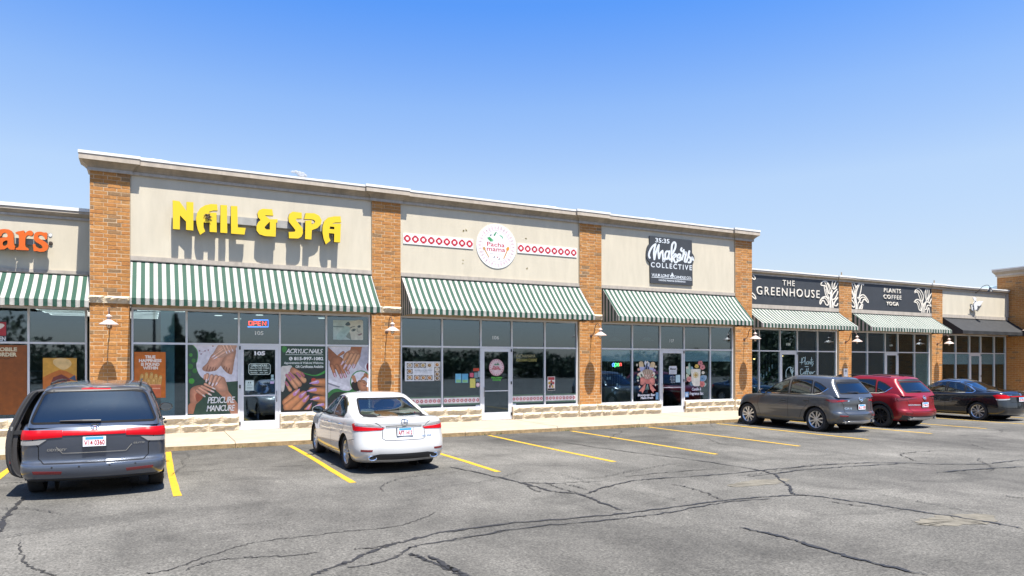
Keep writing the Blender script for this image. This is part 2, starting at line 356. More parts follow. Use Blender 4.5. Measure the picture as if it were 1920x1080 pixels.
def z6(x, y): return gp(840 + x / 1.7778, 760 + y / 1.7778)
def z7(x, y): return gp(x / 2, 780 + y / 2)
cracks = [
 (z7, .055, [(1160, 600), (1300, 550), (1390, 510), (1500, 475), (1700, 430), (1920, 405)]),
 (z7, .035, [(1310, 570), (1450, 545), (1520, 505), (1600, 480), (1920, 430)]),
 (z7, .05, [(1530, 515), (1570, 528), (1620, 550), (1740, 600), (1800, 622)]),
 (z7, .020, [(530, 595), (640, 575), (800, 520), (960, 475), (1160, 450), (1300, 433), (1480, 415), (1580, 385), (1640, 360)]),
 (z7, .022, [(690, 580), (800, 545), (960, 530), (1100, 525), (1190, 510)]),
 (z7, .060, [(0, 440), (20, 380), (60, 340), (90, 305)]),
 (z7, .020, [(70, 470), (95, 545), (150, 580), (210, 600)]),
 (z7, .022, [(640, 215), (760, 207), (900, 195), (1180, 185)]),
 (z7, .030, [(1330, 500), (1420, 492), (1500, 472)]),
 (z7, .022, [(0, 255), (60, 250), (95, 252)]),
 (z6, .050, [(0, 425), (200, 395), (480, 372), (640, 355), (900, 320), (1100, 303), (1210, 302), (1330, 318), (1550, 352), (1760, 383), (1920, 412)]),
 (z6, .035, [(0, 455), (250, 410), (560, 380), (720, 360), (920, 325), (1080, 312)]),
 (z6, .060, [(0, 205), (100, 225), (240, 258), (340, 285), (440, 298), (500, 322), (575, 350)]),
 (z6, .040, [(240, 258), (300, 260), (385, 262)]), (z6, .025, [(385, 258), (440, 256), (510, 255)]),
 (z6, .030, [(260, 262), (280, 280), (310, 290)]), (z6, .028, [(330, 262), (380, 280), (450, 296)]),
 (z6, .026, [(385, 262), (430, 272), (462, 282)]),
 (z6, .045, [(455, 298), (520, 275), (640, 250), (900, 232), (1150, 208), (1330, 195), (1500, 192), (1640, 197), (1800, 195), (1920, 182)]),
 (z6, .030, [(590, 240), (720, 225), (900, 212)]), (z6, .040, [(990, 240), (1200, 215), (1420, 200), (1540, 193)]),
 (z6, .040, [(365, 120), (560, 150), (800, 180), (1050, 220), (1110, 250), (1140, 275), (1150, 295), (1205, 303)]),
 (z6, .030, [(740, 264), (790, 272), (850, 290), (920, 318)]),
 (z6, .060, [(975, 408), (1150, 450), (1360, 512), (1600, 569)]),
 (z6, .055, [(1625, 226), (1760, 215), (1920, 205)]), (z6, .030, [(1640, 152), (1540, 158), (1508, 166), (1540, 178), (1555, 186)]),
 (z6, .065, [(-60, 505), (0, 540), (60, 569), (110, 595)]), (z6, .025, [(1270, 320), (1330, 331), (1400, 340)]),
 (z6, .022, [(1740, 128), (1800, 146), (1920, 150)]), (z6, .020, [(1850, 300), (1890, 308), (1920, 310)]),
]
ident = lambda a, b: (a, b); FR = random.Random(77)
for k in range(26):      # hairline cracks
    x, y, a = FR.uniform(-4, 30), FR.uniform(5.5, 16.5), FR.choice([0.1, .35, 1.4, 1.7, 2.9]) + FR.uniform(-.3, .3); pts = [(x, y)]
    for q in range(FR.randint(4, 9)): a += FR.uniform(-.45, .45); x += .45 * cos(a); y += .45 * sin(a); pts.append((x, min(y, 18.1)))
    cracks.append((ident, FR.uniform(.010, .018), pts))
for i, (fn, wd, pts) in enumerate(cracks):
    R_ = random.Random(50 + i); P_ = smooth_poly([fn(*p) for p in pts], 14, False); Q = []
    for j, p in enumerate(P_):
        Q.append((p[0] + R_.uniform(-.03, .03), p[1] + R_.uniform(-.03, .03)))
    L, R = [], []; z = .0045 + i * .0003
    for j, p in enumerate(Q):
        a, b = Q[max(0, j - 1)], Q[min(len(Q) - 1, j + 1)]; t = Vector((b[0] - a[0], b[1] - a[1])); t = t.normalized() if t.length > 1e-6 else Vector((1, 0))
        e = min(1, j / 6, (len(Q) - 1 - j) / 6) * .75 + .25
        h = wd * .42 * e * (.45 + 1.1 * abs(sin(j * .37 + i)) * R_.uniform(.5, 1.1))
        L.append((p[0] - t.y * h, p[1] + t.x * h, z)); R.append((p[0] + t.y * h, p[1] - t.x * h, z))
    MB().strip(R, L).obj('crack', M['tar'] if wd > .034 else M['crack'], lot)
for i, (fn, pts) in enumerate([(z6, [(930, 266), (1010, 252), (1130, 245), (1110, 260), (980, 272)]), (z6, [(1560, 388), (1640, 368), (1790, 362), (1825, 390), (1740, 398), (1600, 402)])]):
    R_ = random.Random(i); P_ = [(x + R_.uniform(-.05, .05), y + R_.uniform(-.05, .05)) for x, y in smooth_poly([fn(*p) for p in pts], 8)]
    mb = MB(); cx, cy = sum(p[0] for p in P_) / len(P_), sum(p[1] for p in P_) / len(P_)
    mb.add([(x, y, .0042) for x, y in P_] + [(cx, cy, .0042)], [(k, (k + 1) % len(P_), len(P_)) for k in range(len(P_))]); mb.obj('patch', M['patch'], lot)

# ------------------------------------------------------------------ pavement
pav = link('sidewalk', MB().box(-12, 41.55, 18.7, 22.3, -.05, .125).mesh('sidewalk', M['concrete']), None,
           'pale concrete sidewalk with a brown kerb along the shop fronts', 'sidewalk', None, 'structure')
x = 1.86 - 3.05 * 4
while x < 41:
    x1 = min(x + 3.05, 41.5); mb = MB(); a, b = x + .006, x1 - .006; r = random.uniform(0, .006)
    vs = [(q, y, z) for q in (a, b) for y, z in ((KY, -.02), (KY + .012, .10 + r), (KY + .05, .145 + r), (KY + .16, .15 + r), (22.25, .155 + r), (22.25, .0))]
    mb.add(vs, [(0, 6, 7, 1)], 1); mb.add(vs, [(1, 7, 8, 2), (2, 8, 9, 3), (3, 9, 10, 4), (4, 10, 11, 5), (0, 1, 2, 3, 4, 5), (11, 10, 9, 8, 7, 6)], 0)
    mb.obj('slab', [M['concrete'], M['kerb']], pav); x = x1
R_ = random.Random(9); mb = MB()
for i in range(90):       # weeds in the joint at the kerb foot
    cx = random.choice([8.5, 11.3, 13.8, 14.1, 16.2, 2.0, 9.0]) + R_.gauss(0, .12); h = R_.uniform(.03, .10); a = R_.uniform(0, 6.3)
    mb.add([(cx, KY - .02, 0), (cx + .012, KY - .025, 0), (cx + .03 * cos(a), KY - .03 + .02 * sin(a), h)], [(0, 1, 2)])
M['weed'] = mat('weed_green', (.06, .10, .02), .8)
mb.obj('kerb_weeds', M['weed'], label='small green weeds growing at the kerb foot', cat='weeds', kind='stuff')

# ------------------------------------------------------------------ buildings
PF, SF, GF = 21.22, 21.28, 21.32
RO, LO = .47, .90        # setbacks of the right and the left section
tall = thing('shop_building', 'tall stucco shop building with four orange brick piers and a grey cornice', 'building', (10, 21.3, 0))
low_r = thing('shop_building', 'lower stucco shop building with black sign boards, right of the tall section', 'building', (31, 21.8, 0))
low_l = thing('shop_building', 'lower stucco shop building at the left edge, partly behind the minivan', 'building', (-5, 22.2, 0))
wing = thing('shop_building', 'brown brick wing projecting forward at the far right edge', 'building', (42, 18, 0))
def part(mb, name, mats, parent, root=None, **kw):
    """mesh given in world coordinates, child of a thing that stands elsewhere"""
    o = mb.obj(name, mats, parent, **kw); r = root or parent
    o.location = -Vector(r.location); return o

BH, BJ, BL = .0918, .0094, .302
def brick_mesh(L, seed):
    R_ = random.Random(seed); b = .006; mb = MB(); j = lambda: R_.uniform(-.0025, .0025)
    f = [(b, 0, b), (L - b, 0, b), (L - b, 0, BH - b), (b, 0, BH - b)]; k = [(0, b, 0), (L, b, 0), (L, b, BH), (0, b, BH)]; r = [(0, .14, 0), (L, .14, 0), (L, .14, BH), (0, .14, BH)]
    f = [(x + j(), y + j() * .8, z + j()) for x, y, z in f]; k = [(x + j(), y, z + j()) for x, y, z in k]
    vs = f + k + r; fs = [(0, 1, 2, 3)] + [(4 + i, 4 + (i + 1) % 4, (i + 1) % 4, i) for i in range(4)] + [(8 + i, 8 + (i + 1) % 4, 4 + (i + 1) % 4, 4 + i) for i in range(4)]
    mb.add(vs, fs); return mb
BM = {}
def brick_data(L, v):
    key = (round(L, 3), v)
    if key not in BM: BM[key] = brick_mesh(L, v * 31 + int(L * 1000)).mesh('brick', M['brick'])
    return BM[key]
def pier_bricks(x0, x1, z0, z1, full=.302):
    out = []; Wd = x1 - x0; n = int(round((z1 - z0) / (BH + BJ))); ch = (z1 - z0) / n
    for r in range(n):
        z = z0 + r * ch + BJ / 2
        xs = [0, (Wd - BJ) / 3, 2 * (Wd - BJ) / 3, Wd - BJ] if r % 2 else [0, Wd * .10, Wd * .433, Wd * .766, Wd - BJ]
        for a, b in zip(xs, xs[1:]): out.append((x0 + BJ / 2 + a + BJ / 2, x0 + BJ / 2 + b - BJ / 2, z))
    return out
brick_count = {id(tall): 0, id(low_r): 0}; rest = {id(tall): MB(), id(low_r): MB()}
def pier(bld, x0, x1, zt, yf, single, zs=((.6, 3.63), (3.83, None))):
    core = MB().box(x0 + .004, x1 - .004, yf + .0045, yf + .30, 0.02, zt + .05)
    pr = part(core, 'brick_pier', M['mortar'], bld, bld)
    lst = []
    for a, b in zs: lst += pier_bricks(x0, x1, a, b or zt)
    lst.sort(key=lambda q: -q[2])
    for q0, q1, z in lst:
        v = random.randrange(5)
        if single and brick_count[id(bld)] < 299 and z > single:
            brick_count[id(bld)] += 1
            o = link('brick', brick_data(q1 - q0, v), pr); o.location = (q0, yf + random.uniform(-.003, .003), z)
        else:
            t = brick_mesh(q1 - q0, random.randrange(9999)); dy = yf + random.uniform(-.003, .003)
            rest[id(bld)].add([(x + q0, y + dy, zz + z) for x, y, zz in t.v], t.f, 0, None, random.random())
    return pr

def stone_mesh(seed, L, H, dep=.20, rough=.035):
    R_ = random.Random(seed); nx, nz = 7, 4; mb = MB(); vs = []
    for j in range(nz + 1):
        for i in range(nx + 1):
            e = min(i, nx - i) == 0 or min(j, nz - j) == 0
            y = 0.0 if e else -(R_.uniform(.002, .018), R_.uniform(.006, .058), R_.uniform(.045, .068))[j - 1]
            jx = 0 if e else R_.uniform(-.3, .3) * L / nx; jz = 0 if e else R_.uniform(-.3, .3) * H / nz
            vs.append((L * i / nx + jx, y, H * j / nz + jz))
    n0 = len(vs); fs = [(j * (nx + 1) + i, j * (nx + 1) + i + 1, (j + 1) * (nx + 1) + i + 1, (j + 1) * (nx + 1) + i) for j in range(nz) for i in range(nx)]
    vs += [(0, dep, 0), (L, dep, 0), (L, dep, H), (0, dep, H)]
    q = lambda i, j: j * (nx + 1) + i
    fs += [tuple([n0 + 3, n0 + 2] + [q(i, nz) for i in range(nx, -1, -1)]), tuple([n0, n0 + 3] + [q(0, j) for j in range(nz, -1, -1)]),
           tuple([n0 + 2, n0 + 1] + [q(nx, j) for j in range(0, nz + 1)]), tuple([n0 + 1, n0] + [q(i, 0) for i in range(nx + 1)])]
    return mb.add(vs, fs)
SM = {h: [stone_mesh(100 + k, .76, h).mesh('stone', M['stone']) for k in range(7)] for h in (.218, .19)}
def stones(par, root, x0, x1, z, h, yf, off=0.0):
    x = x0
    first = True
    while x < x1 - .02:
        L = .76 * random.uniform(.92, 1.1)
        if first and off: L = off
        if x1 - (x + L) < .18: L = x1 - x
        o = link('stone', random.choice(SM[h]), par); o.location = Vector((x + .004, yf, z)) - Vector(root.location); o.scale = ((L - .008) / .76, 1, 1)
        x += L; first = False
def stone_base(bld, segs, yf):
    for x0, x1, pr in segs:
        y = yf - (.05 if pr else 0)
        b = part(MB().box(x0, x1, y + .012, y + .25, .02, .59), 'stone_base', M['mortar'], bld, bld)
        stones(b, Vector_root(bld), x0, x1, .152, .218, y, .4); stones(b, Vector_root(bld), x0, x1, .376, .218, y)
class Vector_root:
    def __init__(s, b): s.location = (0, 0, 0)
def stone_band(bld, x0, x1, z, yf):
    b = part(MB().box(x0, x1, yf - .01, yf + .2, z + .005, z + .185), 'stone_band', M['mortar'], bld, bld)
    stones(b, Vector_root(bld), x0 - .03, x1 + .03, z + .003, .19, yf - .03, .36)

def cornice_wall(bld, x0, x1, y, prof):
    """prof: (overhang, z) from the bottom up; last two points are the coping"""
    for name, mt, pr in prof:
        mb = MB(); vs = [(x, y - d, z) for x in (x0, x1) for d, z in pr]; n = len(pr)
        mb.add(vs, [(i, n + i, n + i + 1, i + 1) for i in range(n - 1)] + [tuple(range(n))[::-1], tuple(range(n, 2 * n))]); part(mb, name, M[mt], bld, bld)
def cornice_block(bld, x0, x1, yf, lv):
    mb = MB(); rec = []
    for d, z, m in lv: rec.append([(x0 - d * 1.05, yf - d, z), (x1 + d * 1.05, yf - d, z), (x1 + d * 1.05, yf + .5, z), (x0 - d * 1.05, yf + .5, z)])
    grp = {}
    for i in range(len(lv) - 1):
        b = grp.setdefault(lv[i][2], MB()); b.add(rec[i] + rec[i + 1], [(k, (k + 1) % 4, 4 + (k + 1) % 4, 4 + k) for k in range(4)] + ([(3, 2, 1, 0)] if i == 0 else []) + ([(4, 5, 6, 7)] if i == len(lv) - 2 else []))
    nm = {'trim': 'cornice_band', 'cove': 'cornice_cove', 'fascia': 'cornice_fascia', 'coping': 'coping'}
    for m, b in grp.items(): part(b, nm[m], M[m], bld, bld)
def coping(bld, x0, x1, y0, y1, z0, z1, lumps):
    mb = MB(); n = int((x1 - x0) / .25); R_ = random.Random(int(x0 * 7)); L = [];
    ph = R_.uniform(0, 6)
    for i in range(n + 1):
        x = x0 + (x1 - x0) * i / n; h = z1 + (max(0, sin(x * 1.9 + ph) * sin(x * .83 + ph)) * lumps + R_.uniform(0, lumps * .25) if lumps else 0)
        L.append([(x, y0, z0), (x, y0, z1), (x, y0 + .12, h), (x, y1, h), (x, y1, z0)])
    for a, b in zip(L, L[1:]): mb.add(a + b, [(k, 5 + k, 6 + k, k + 1) for k in range(4)])
    mb.add(L[0], [(4, 3, 2, 1, 0)]); mb.add(L[-1], [(0, 1, 2, 3, 4)]); part(mb, 'coping', M['coping'], bld, bld)

# -- storefront glazing
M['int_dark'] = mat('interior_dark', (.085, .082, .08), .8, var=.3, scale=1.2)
M['int_wall'] = mat('interior_wall', (.26, .25, .235), .85, var=.2, scale=.8)
M['int_ceil'] = mat('interior_ceiling', (.20, .20, .20), .9)
M['int_floor'] = mat('interior_floor', (.10, .08, .06), .5, var=.3, scale=2)
M['teal'] = mat('pale_teal_column', (.36, .50, .50), .6)
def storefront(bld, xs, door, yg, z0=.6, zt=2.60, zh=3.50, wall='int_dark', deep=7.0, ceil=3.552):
    fr = MB(); x0, x1 = xs[0], xs[-1]
    fr.box(x0, x1, yg, yg + .11, zh, zh + .06)
    fr.box(x0, x0 + .05, yg, yg + .11, .16, zh); fr.box(x1 - .05, x1, yg, yg + .11, .16, zh)
    for i in range(len(xs) - 1):
        if i != door: fr.box(xs[i] + (.05 if i == 0 else .026), xs[i + 1] - (.05 if i == len(xs) - 2 else .026), yg - .004, yg + .11, z0 - .055, z0 + .03)
    st = part(fr, 'storefront', M['alum'], bld, bld)
    for i, x in enumerate(xs[1:-1], 1):
        lo = .16 if door in (i, i - 1) else z0 - .055
        MB().box(x - .025, x + .025, yg, yg + .11, lo, zh).obj('mullion', M['alum'], st)
    for i in range(len(xs) - 1):
        a, b = xs[i] + (.05 if i == 0 else .025), xs[i + 1] - (.05 if i == len(xs) - 2 else .025)
        MB().box(a, b, yg + .002, yg + .108, zt - .027, zt + .027).obj('transom', M['alum'], st)
        MB().box(a, b, yg + .05, yg + .058, zt + .027, zh).obj('pane', M['glass'], st)
        if i != door: MB().box(a, b, yg + .05, yg + .058, z0 + .03, zt - .027).obj('pane', M['glass'], st)
        else:
            dm = MB(); zb, ztt = .165, zt - .03; s = .105
            dm.box(a + .004, a + s, yg + .012, yg + .06, zb, ztt); dm.box(b - s, b - .004, yg + .012, yg + .06, zb, ztt)
            dm.box(a + s, b - s, yg + .013, yg + .059, zb, zb + .25); dm.box(a + s, b - s, yg + .013, yg + .059, ztt - .115, ztt)
            d = part(dm, 'door', M['alum'], bld, bld)
            MB().box(a + s, b - s, yg + .032, yg + .040, zb + .25, ztt - .115).obj('glass_pane', M['glass'], d)
            MB().box(a + s, b - s, yg + .02, yg + .031, 1.12, 1.15).obj('push_bar', M['alum'], d)
            hb = MB(); hx = a + s - .035
            if bld is tall and door == 2 and xs[0] < 0: hx = b - s + .035
            hb.tube([(hx, yg + .012, 1.28), (hx, yg - .04, 1.26), (hx, yg - .045, 1.10), (hx, yg - .04, .96), (hx, yg + .012, .94)], .013, 8); hb.obj('handle', M['chrome'], d, smooth=True)
            hg = MB()
            for hz in (.3, 1.35, 2.45): hg.box((b if hx < (a + b) / 2 else a) - .02, (b if hx < (a + b) / 2 else a) + .02, yg - .012, yg + .0, hz, hz + .10)
            hg.obj('hinge', M['black'], d)
    it = MB(); yb = yg + deep; ys = yg + .14
    it.add([(x0 - .3, ys, .16), (x1 + .3, ys, .16), (x1 + .3, yb, .16), (x0 - .3, yb, .16)], [(0, 1, 2, 3)], 1)
    it.add([(x0 - .3, ys, ceil), (x1 + .3, ys, ceil), (x1 + .3, yb, ceil), (x0 - .3, yb, ceil)], [(3, 2, 1, 0)], 2)
    it.add([(x0 - .3, yb, .16), (x1 + .3, yb, .16), (x1 + .3, yb, ceil), (x0 - .3, yb, ceil)], [(0, 1, 2, 3)], 0)
    for x, f in ((x0 - .3, (0, 1, 2, 3)), (x1 + .3, (3, 2, 1, 0))):
        it.add([(x, ys, .16), (x, yb, .16), (x, yb, ceil), (x, ys, ceil)], [f], 0)
    part(it, 'interior', [M[wall], M['int_floor'], M['int_ceil']], bld, bld)
    return st

# -- tall section
PX = [(-1.38, -.45), (6.08, 7.01), (13.64, 14.59), (21.11, 22.04)]
MX = [[-.43, .91, 2.26, 3.38, 4.72, 6.06], [7.03, 8.44, 9.82, 10.98, 12.28, 13.62], [14.61, 16.05, 17.36, 18.54, 19.88, 21.09]]
for i, (a, b) in enumerate(PX):
    pier(tall, a, b, 7.07, PF, {0: 1.6, 1: 1.0}.get(i)); stone_band(tall, a, b, 3.635, PF)
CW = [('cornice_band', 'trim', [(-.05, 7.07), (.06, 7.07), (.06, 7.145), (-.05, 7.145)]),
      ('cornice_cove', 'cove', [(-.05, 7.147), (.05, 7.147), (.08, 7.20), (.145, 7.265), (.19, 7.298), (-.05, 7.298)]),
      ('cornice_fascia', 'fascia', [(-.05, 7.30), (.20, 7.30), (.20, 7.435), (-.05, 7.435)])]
for i in range(3):
    a, b = PX[i][1], PX[i + 1][0]
    part(MB().box(a + .002, b - .002, SF, SF + .35, 4.922, 7.12), 'stucco_wall', M['stucco'], tall, tall)
    part(MB().box(a + .003, b - .003, SF - .045, SF + .3, 4.80, 4.92), 'sill_band', M['trim'], tall, tall)
    part(MB().box(a + .003, b - .003, SF + .012, SF + .3, 3.562, 4.798), 'header_wall', M['soffit'], tall, tall)
    cornice_wall(tall, a + .01, b - .01, SF, CW); coping(tall, a + .01, b - .01, SF - .215, SF + .5, 7.437, 7.495, .045)
    storefront(tall, MX[i], 2, GF, wall=['int_wall', 'int_dark', 'int_dark'][i])
for a, b in PX:
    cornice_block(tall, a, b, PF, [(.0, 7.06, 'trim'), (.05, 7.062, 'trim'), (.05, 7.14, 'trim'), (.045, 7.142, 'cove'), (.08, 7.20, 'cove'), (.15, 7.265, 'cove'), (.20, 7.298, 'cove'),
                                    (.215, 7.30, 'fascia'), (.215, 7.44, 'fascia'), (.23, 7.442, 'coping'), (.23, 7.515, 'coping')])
stone_base(tall, [(-1.40, -.43, 1), (-.43, 2.26, 0), (3.38, 6.06, 0), (6.06, 7.03, 1), (7.03, 9.82, 0), (10.98, 13.62, 0), (13.62, 14.61, 1), (14.61, 17.36, 0), (18.54, 21.09, 0), (21.09, 22.06, 1)], PF + .02)
part(MB().box(-1.3, 21.95, SF + .5, 30, 6.9, 7.35), 'roof', M['trim'], tall, tall)
part(MB().box(-1.37, -1.2, PF + .29, 30, 0, 7.3), 'end_wall', M['stucco'], tall, tall)
part(MB().box(21.85, 22.03, PF + .29, 30, 0, 7.3), 'end_wall', M['stucco'], tall, tall)

# -- right low section
PR, SR, GR = PF + RO, SF + RO, GF + RO
RX = [(27.93, 28.80), (34.80, 35.68)]
for a, b in RX: pier(low_r, a, b, 5.80, PR, None, ((.6, None),))
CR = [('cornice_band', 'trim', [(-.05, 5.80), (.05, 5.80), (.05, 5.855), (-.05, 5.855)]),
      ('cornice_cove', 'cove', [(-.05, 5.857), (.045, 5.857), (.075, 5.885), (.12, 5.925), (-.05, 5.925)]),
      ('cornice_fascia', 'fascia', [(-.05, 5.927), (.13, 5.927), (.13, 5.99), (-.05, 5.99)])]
rb = [(22.04, 27.93), (28.80, 34.80), (35.68, 41.55)]
RM = [[22.04, 23.06, 24.30, 25.36, 26.66, 27.91], [28.82, 30.06, 31.35, 32.31, 33.60, 34.78], [35.70, 37.0, 38.2, 39.2, 40.45, 41.53]]
for i, (a, b) in enumerate(rb):
    part(MB().box(a + .002, b - .002, SR, SR + .35, 4.572, 5.84), 'stucco_wall', M['stucco'], low_r, low_r)
    part(MB().box(a + .003, b - .003, SR - .045, SR + .3, 4.40, 4.57), 'sill_band', M['trim'], low_r, low_r)
    part(MB().box(a + .003, b - .003, SR + .012, SR + .3, 3.562, 4.398), 'header_wall', M['soffit'], low_r, low_r)
    c0, c1 = a + .008, b - .008
    cornice_wall(low_r, c0, c1, SR, CR); coping(low_r, c0, c1, SR - .15, SR + .5, 5.992, 6.05, .02)
    storefront(low_r, RM[i], 2, GR, wall=['int_dark', 'int_dark', 'int_dark'][i])
for a, b in RX:
    cornice_block(low_r, a, b, PR, [(.0, 5.79, 'trim'), (.04, 5.795, 'trim'), (.04, 5.85, 'trim'), (.04, 5.852, 'cove'), (.07, 5.885, 'cove'), (.11, 5.925, 'cove'), (.125, 5.927, 'fascia'), (.125, 5.99, 'fascia'), (.14, 5.992, 'coping'), (.14, 6.06, 'coping')])
    part(MB().tube([(a + .1, PR - .05, 6.05), (a + .1, PR - .05, 6.22)], .03, 6), 'roof_vent', M['cove'], low_r, low_r)
part(MB().box(41.38, 41.58, SR - .06, SR + .2, 4.573, 5.86), 'end_trim', M['trim'], low_r, low_r)
stone_base(low_r, [(22.06, 24.30, 0), (25.36, 27.9, 0), (27.9, 28.83, 1), (28.83, 31.35, 0), (32.31, 34.77, 0), (34.77, 35.7, 1), (35.7, 38.2, 0), (39.2, 41.5, 0)], PR + .02)
part(MB().box(22.1, 41.5, SR + .5, 30, 5.6, 5.95), 'roof', M['trim'], low_r, low_r)

# -- left low section
PL, SL, GL = PF + LO, SF + LO, GF + LO
part(MB().box(-9, -1.385, SL, SL + .35, 4.535, 6.0), 'stucco_wall', M['stucco'], low_l, low_l)
part(MB().box(-9, -1.386, SL - .045, SL + .3, 4.44, 4.533), 'sill_band', M['trim'], low_l, low_l)
part(MB().box(-9, -1.387, SL + .012, SL + .3, 3.562, 4.438), 'header_wall', M['soffit'], low_l, low_l)
cornice_wall(low_l, -9, -1.385, SL, [('cornice_band', 'trim', [(-.05, 5.90), (.05, 5.90), (.05, 5.965), (-.05, 5.965)]), ('cornice_cove', 'cove', [(-.05, 5.967), (.045, 5.967), (.08, 6.0), (.11, 6.055), (-.05, 6.055)]),
                                    ('cornice_fascia', 'fascia', [(-.05, 6.057), (.12, 6.057), (.12, 6.125), (-.05, 6.125)])])
coping(low_l, -9, -1.385, SL - .14, SL + .5, 6.127, 6.215, .0)
storefront(low_l, [-8.2, -6.9, -5.5, -4.2, -2.82, -1.50], 1, GL, wall='int_wall')
stone_base(low_l, [(-9, -6.9, 0), (-5.5, -1.38, 0)], PL + .02)
part(MB().box(-9, -1.4, SL + .5, 30, 5.7, 6.05), 'roof', M['trim'], low_l, low_l)

# -- brick wing at the far right
WX = 41.60
part(MB().box(WX + .008, 48, 8, 22.3, 0.02, 7.0), 'wall_core', M['mortar'], wing, wing)
def wing_rows():
    n = int((6.85 - .6) / (BH + BJ)); 
    for r in range(n):
        y = 15.0 + (r % 2) * .155
        while y < 22.2:
            yield (y, min(y + .302, 22.28), .6 + r * (BH + BJ)); y += .311
big, rs = [], MB()
for y0, y1, z in wing_rows():
    big.append((y0, y1, z))
big.sort(key=lambda q: -(q[0] > 20.8) * 10 - q[2])
for i, (y0, y1, z) in enumerate(big):
    b = brick_mesh(y1 - y0, i % 13); 
    rs.add([(WX + y_, y1 - x_, z_ + z) for x_, y_, z_ in b.v], b.f, 0, None, random.random())
part(rs, 'brickwork', M['brick'], wing, wing, kind='stuff')
part(MB().box(WX + .02, 48, 8, 15.0, .6, 6.86), 'brick_wall', M['brick'], wing, wing)
part(MB().box(WX - .05, 48, 8, 22.3, .02, .60), 'stone_plinth', M['stone'], wing, wing)
lvw = [(.0, 6.85, 'trim'), (.05, 6.855, 'trim'), (.05, 6.93, 'trim'), (.06, 6.95, 'cove'), (.15, 7.08, 'cove'), (.17, 7.085, 'fascia'), (.17, 7.20, 'fascia'), (.19, 7.202, 'coping'), (.19, 7.26, 'coping')]
grp = {}
for (d0, z0, m0), (d1, z1, m1) in zip(lvw, lvw[1:]):
    f = lambda d, z: [(WX - d, 8, z), (48, 8, z), (48, 22.3 + d, z), (WX - d, 22.3 + d, z)]
    grp.setdefault(m0, MB()).add(f(d0, z0) + f(d1, z1), [(k, (k + 1) % 4, 4 + (k + 1) % 4, 4 + k) for k in range(4)] + [(4, 5, 6, 7), (3, 2, 1, 0)])
for m, b in grp.items(): part(b, {'trim': 'cornice_band', 'cove': 'cornice_cove', 'fascia': 'cornice_fascia', 'coping': 'coping'}[m], M[m], wing, wing)
for bld in (tall, low_r):
    part(rest[id(bld)], 'brickwork', M['brick'], bld, bld, kind='stuff')

M['bluegrey'] = mat('far_roof', (.20, .27, .33), .6)
fb = thing('far_roof', 'small blue grey roof showing above the black awning shop', 'roof', (72, 42, 0))
r0 = MB(); fx0, fz = wp(1857, 540, 42); fx1, fz1 = wp(1895, 533, 42)
r0.prism([[(fx0, 0), (fx1 + 8, 0), (fx1 + 8, fz1 + .2), (fx1, fz1), (fx0 + .8, fz + .25), (fx0, fz)]], 42, 52); part(r0, 'roof', M['bluegrey'], fb, fb)
# ------------------------------------------------------------------ text and flat print
_tc = {}
def text_tris(s, shear=0.0, bold=0.0, sp=1.0):
    key = (s, shear, bold, sp)
    if key not in _tc:
        cu = bpy.data.curves.new('lettering', 'FONT'); cu.body = s; cu.size = 1; cu.shear = shear; cu.offset = bold; cu.space_character = sp; cu.resolution_u = 3
        o = bpy.data.objects.new('lettering', cu); C.objects.link(o); bpy.context.view_layer.update()
        me = o.evaluated_get(bpy.context.evaluated_depsgraph_get()).to_mesh()
        vs = [(v.co.x, v.co.y) for v in me.vertices]; fs = [tuple(p.vertices) for p in me.polygons]
        bpy.data.objects.remove(o); bpy.data.curves.remove(cu)
        x0, x1 = min(v[0] for v in vs), max(v[0] for v in vs); y0, y1 = min(v[1] for v in vs), max(v[1] for v in vs)
        _tc[key] = ([((x - x0) / (x1 - x0), (y - y0) / (y1 - y0)) for x, y in vs], fs)
    return _tc[key]
SKINS = {'#d8a083', '#d09a7b', '#e3b296', '#d29a7c', '#cf8f70', '#c98c68', '#b0724e', '#c98f68', '#c58a66', '#e08d80'}
def shade(h, k):
    h = h.lstrip('#'); return '#' + ''.join('%02x' % max(0, min(255, int(int(h[i:i + 2], 16) * k))) for i in (0, 2, 4))
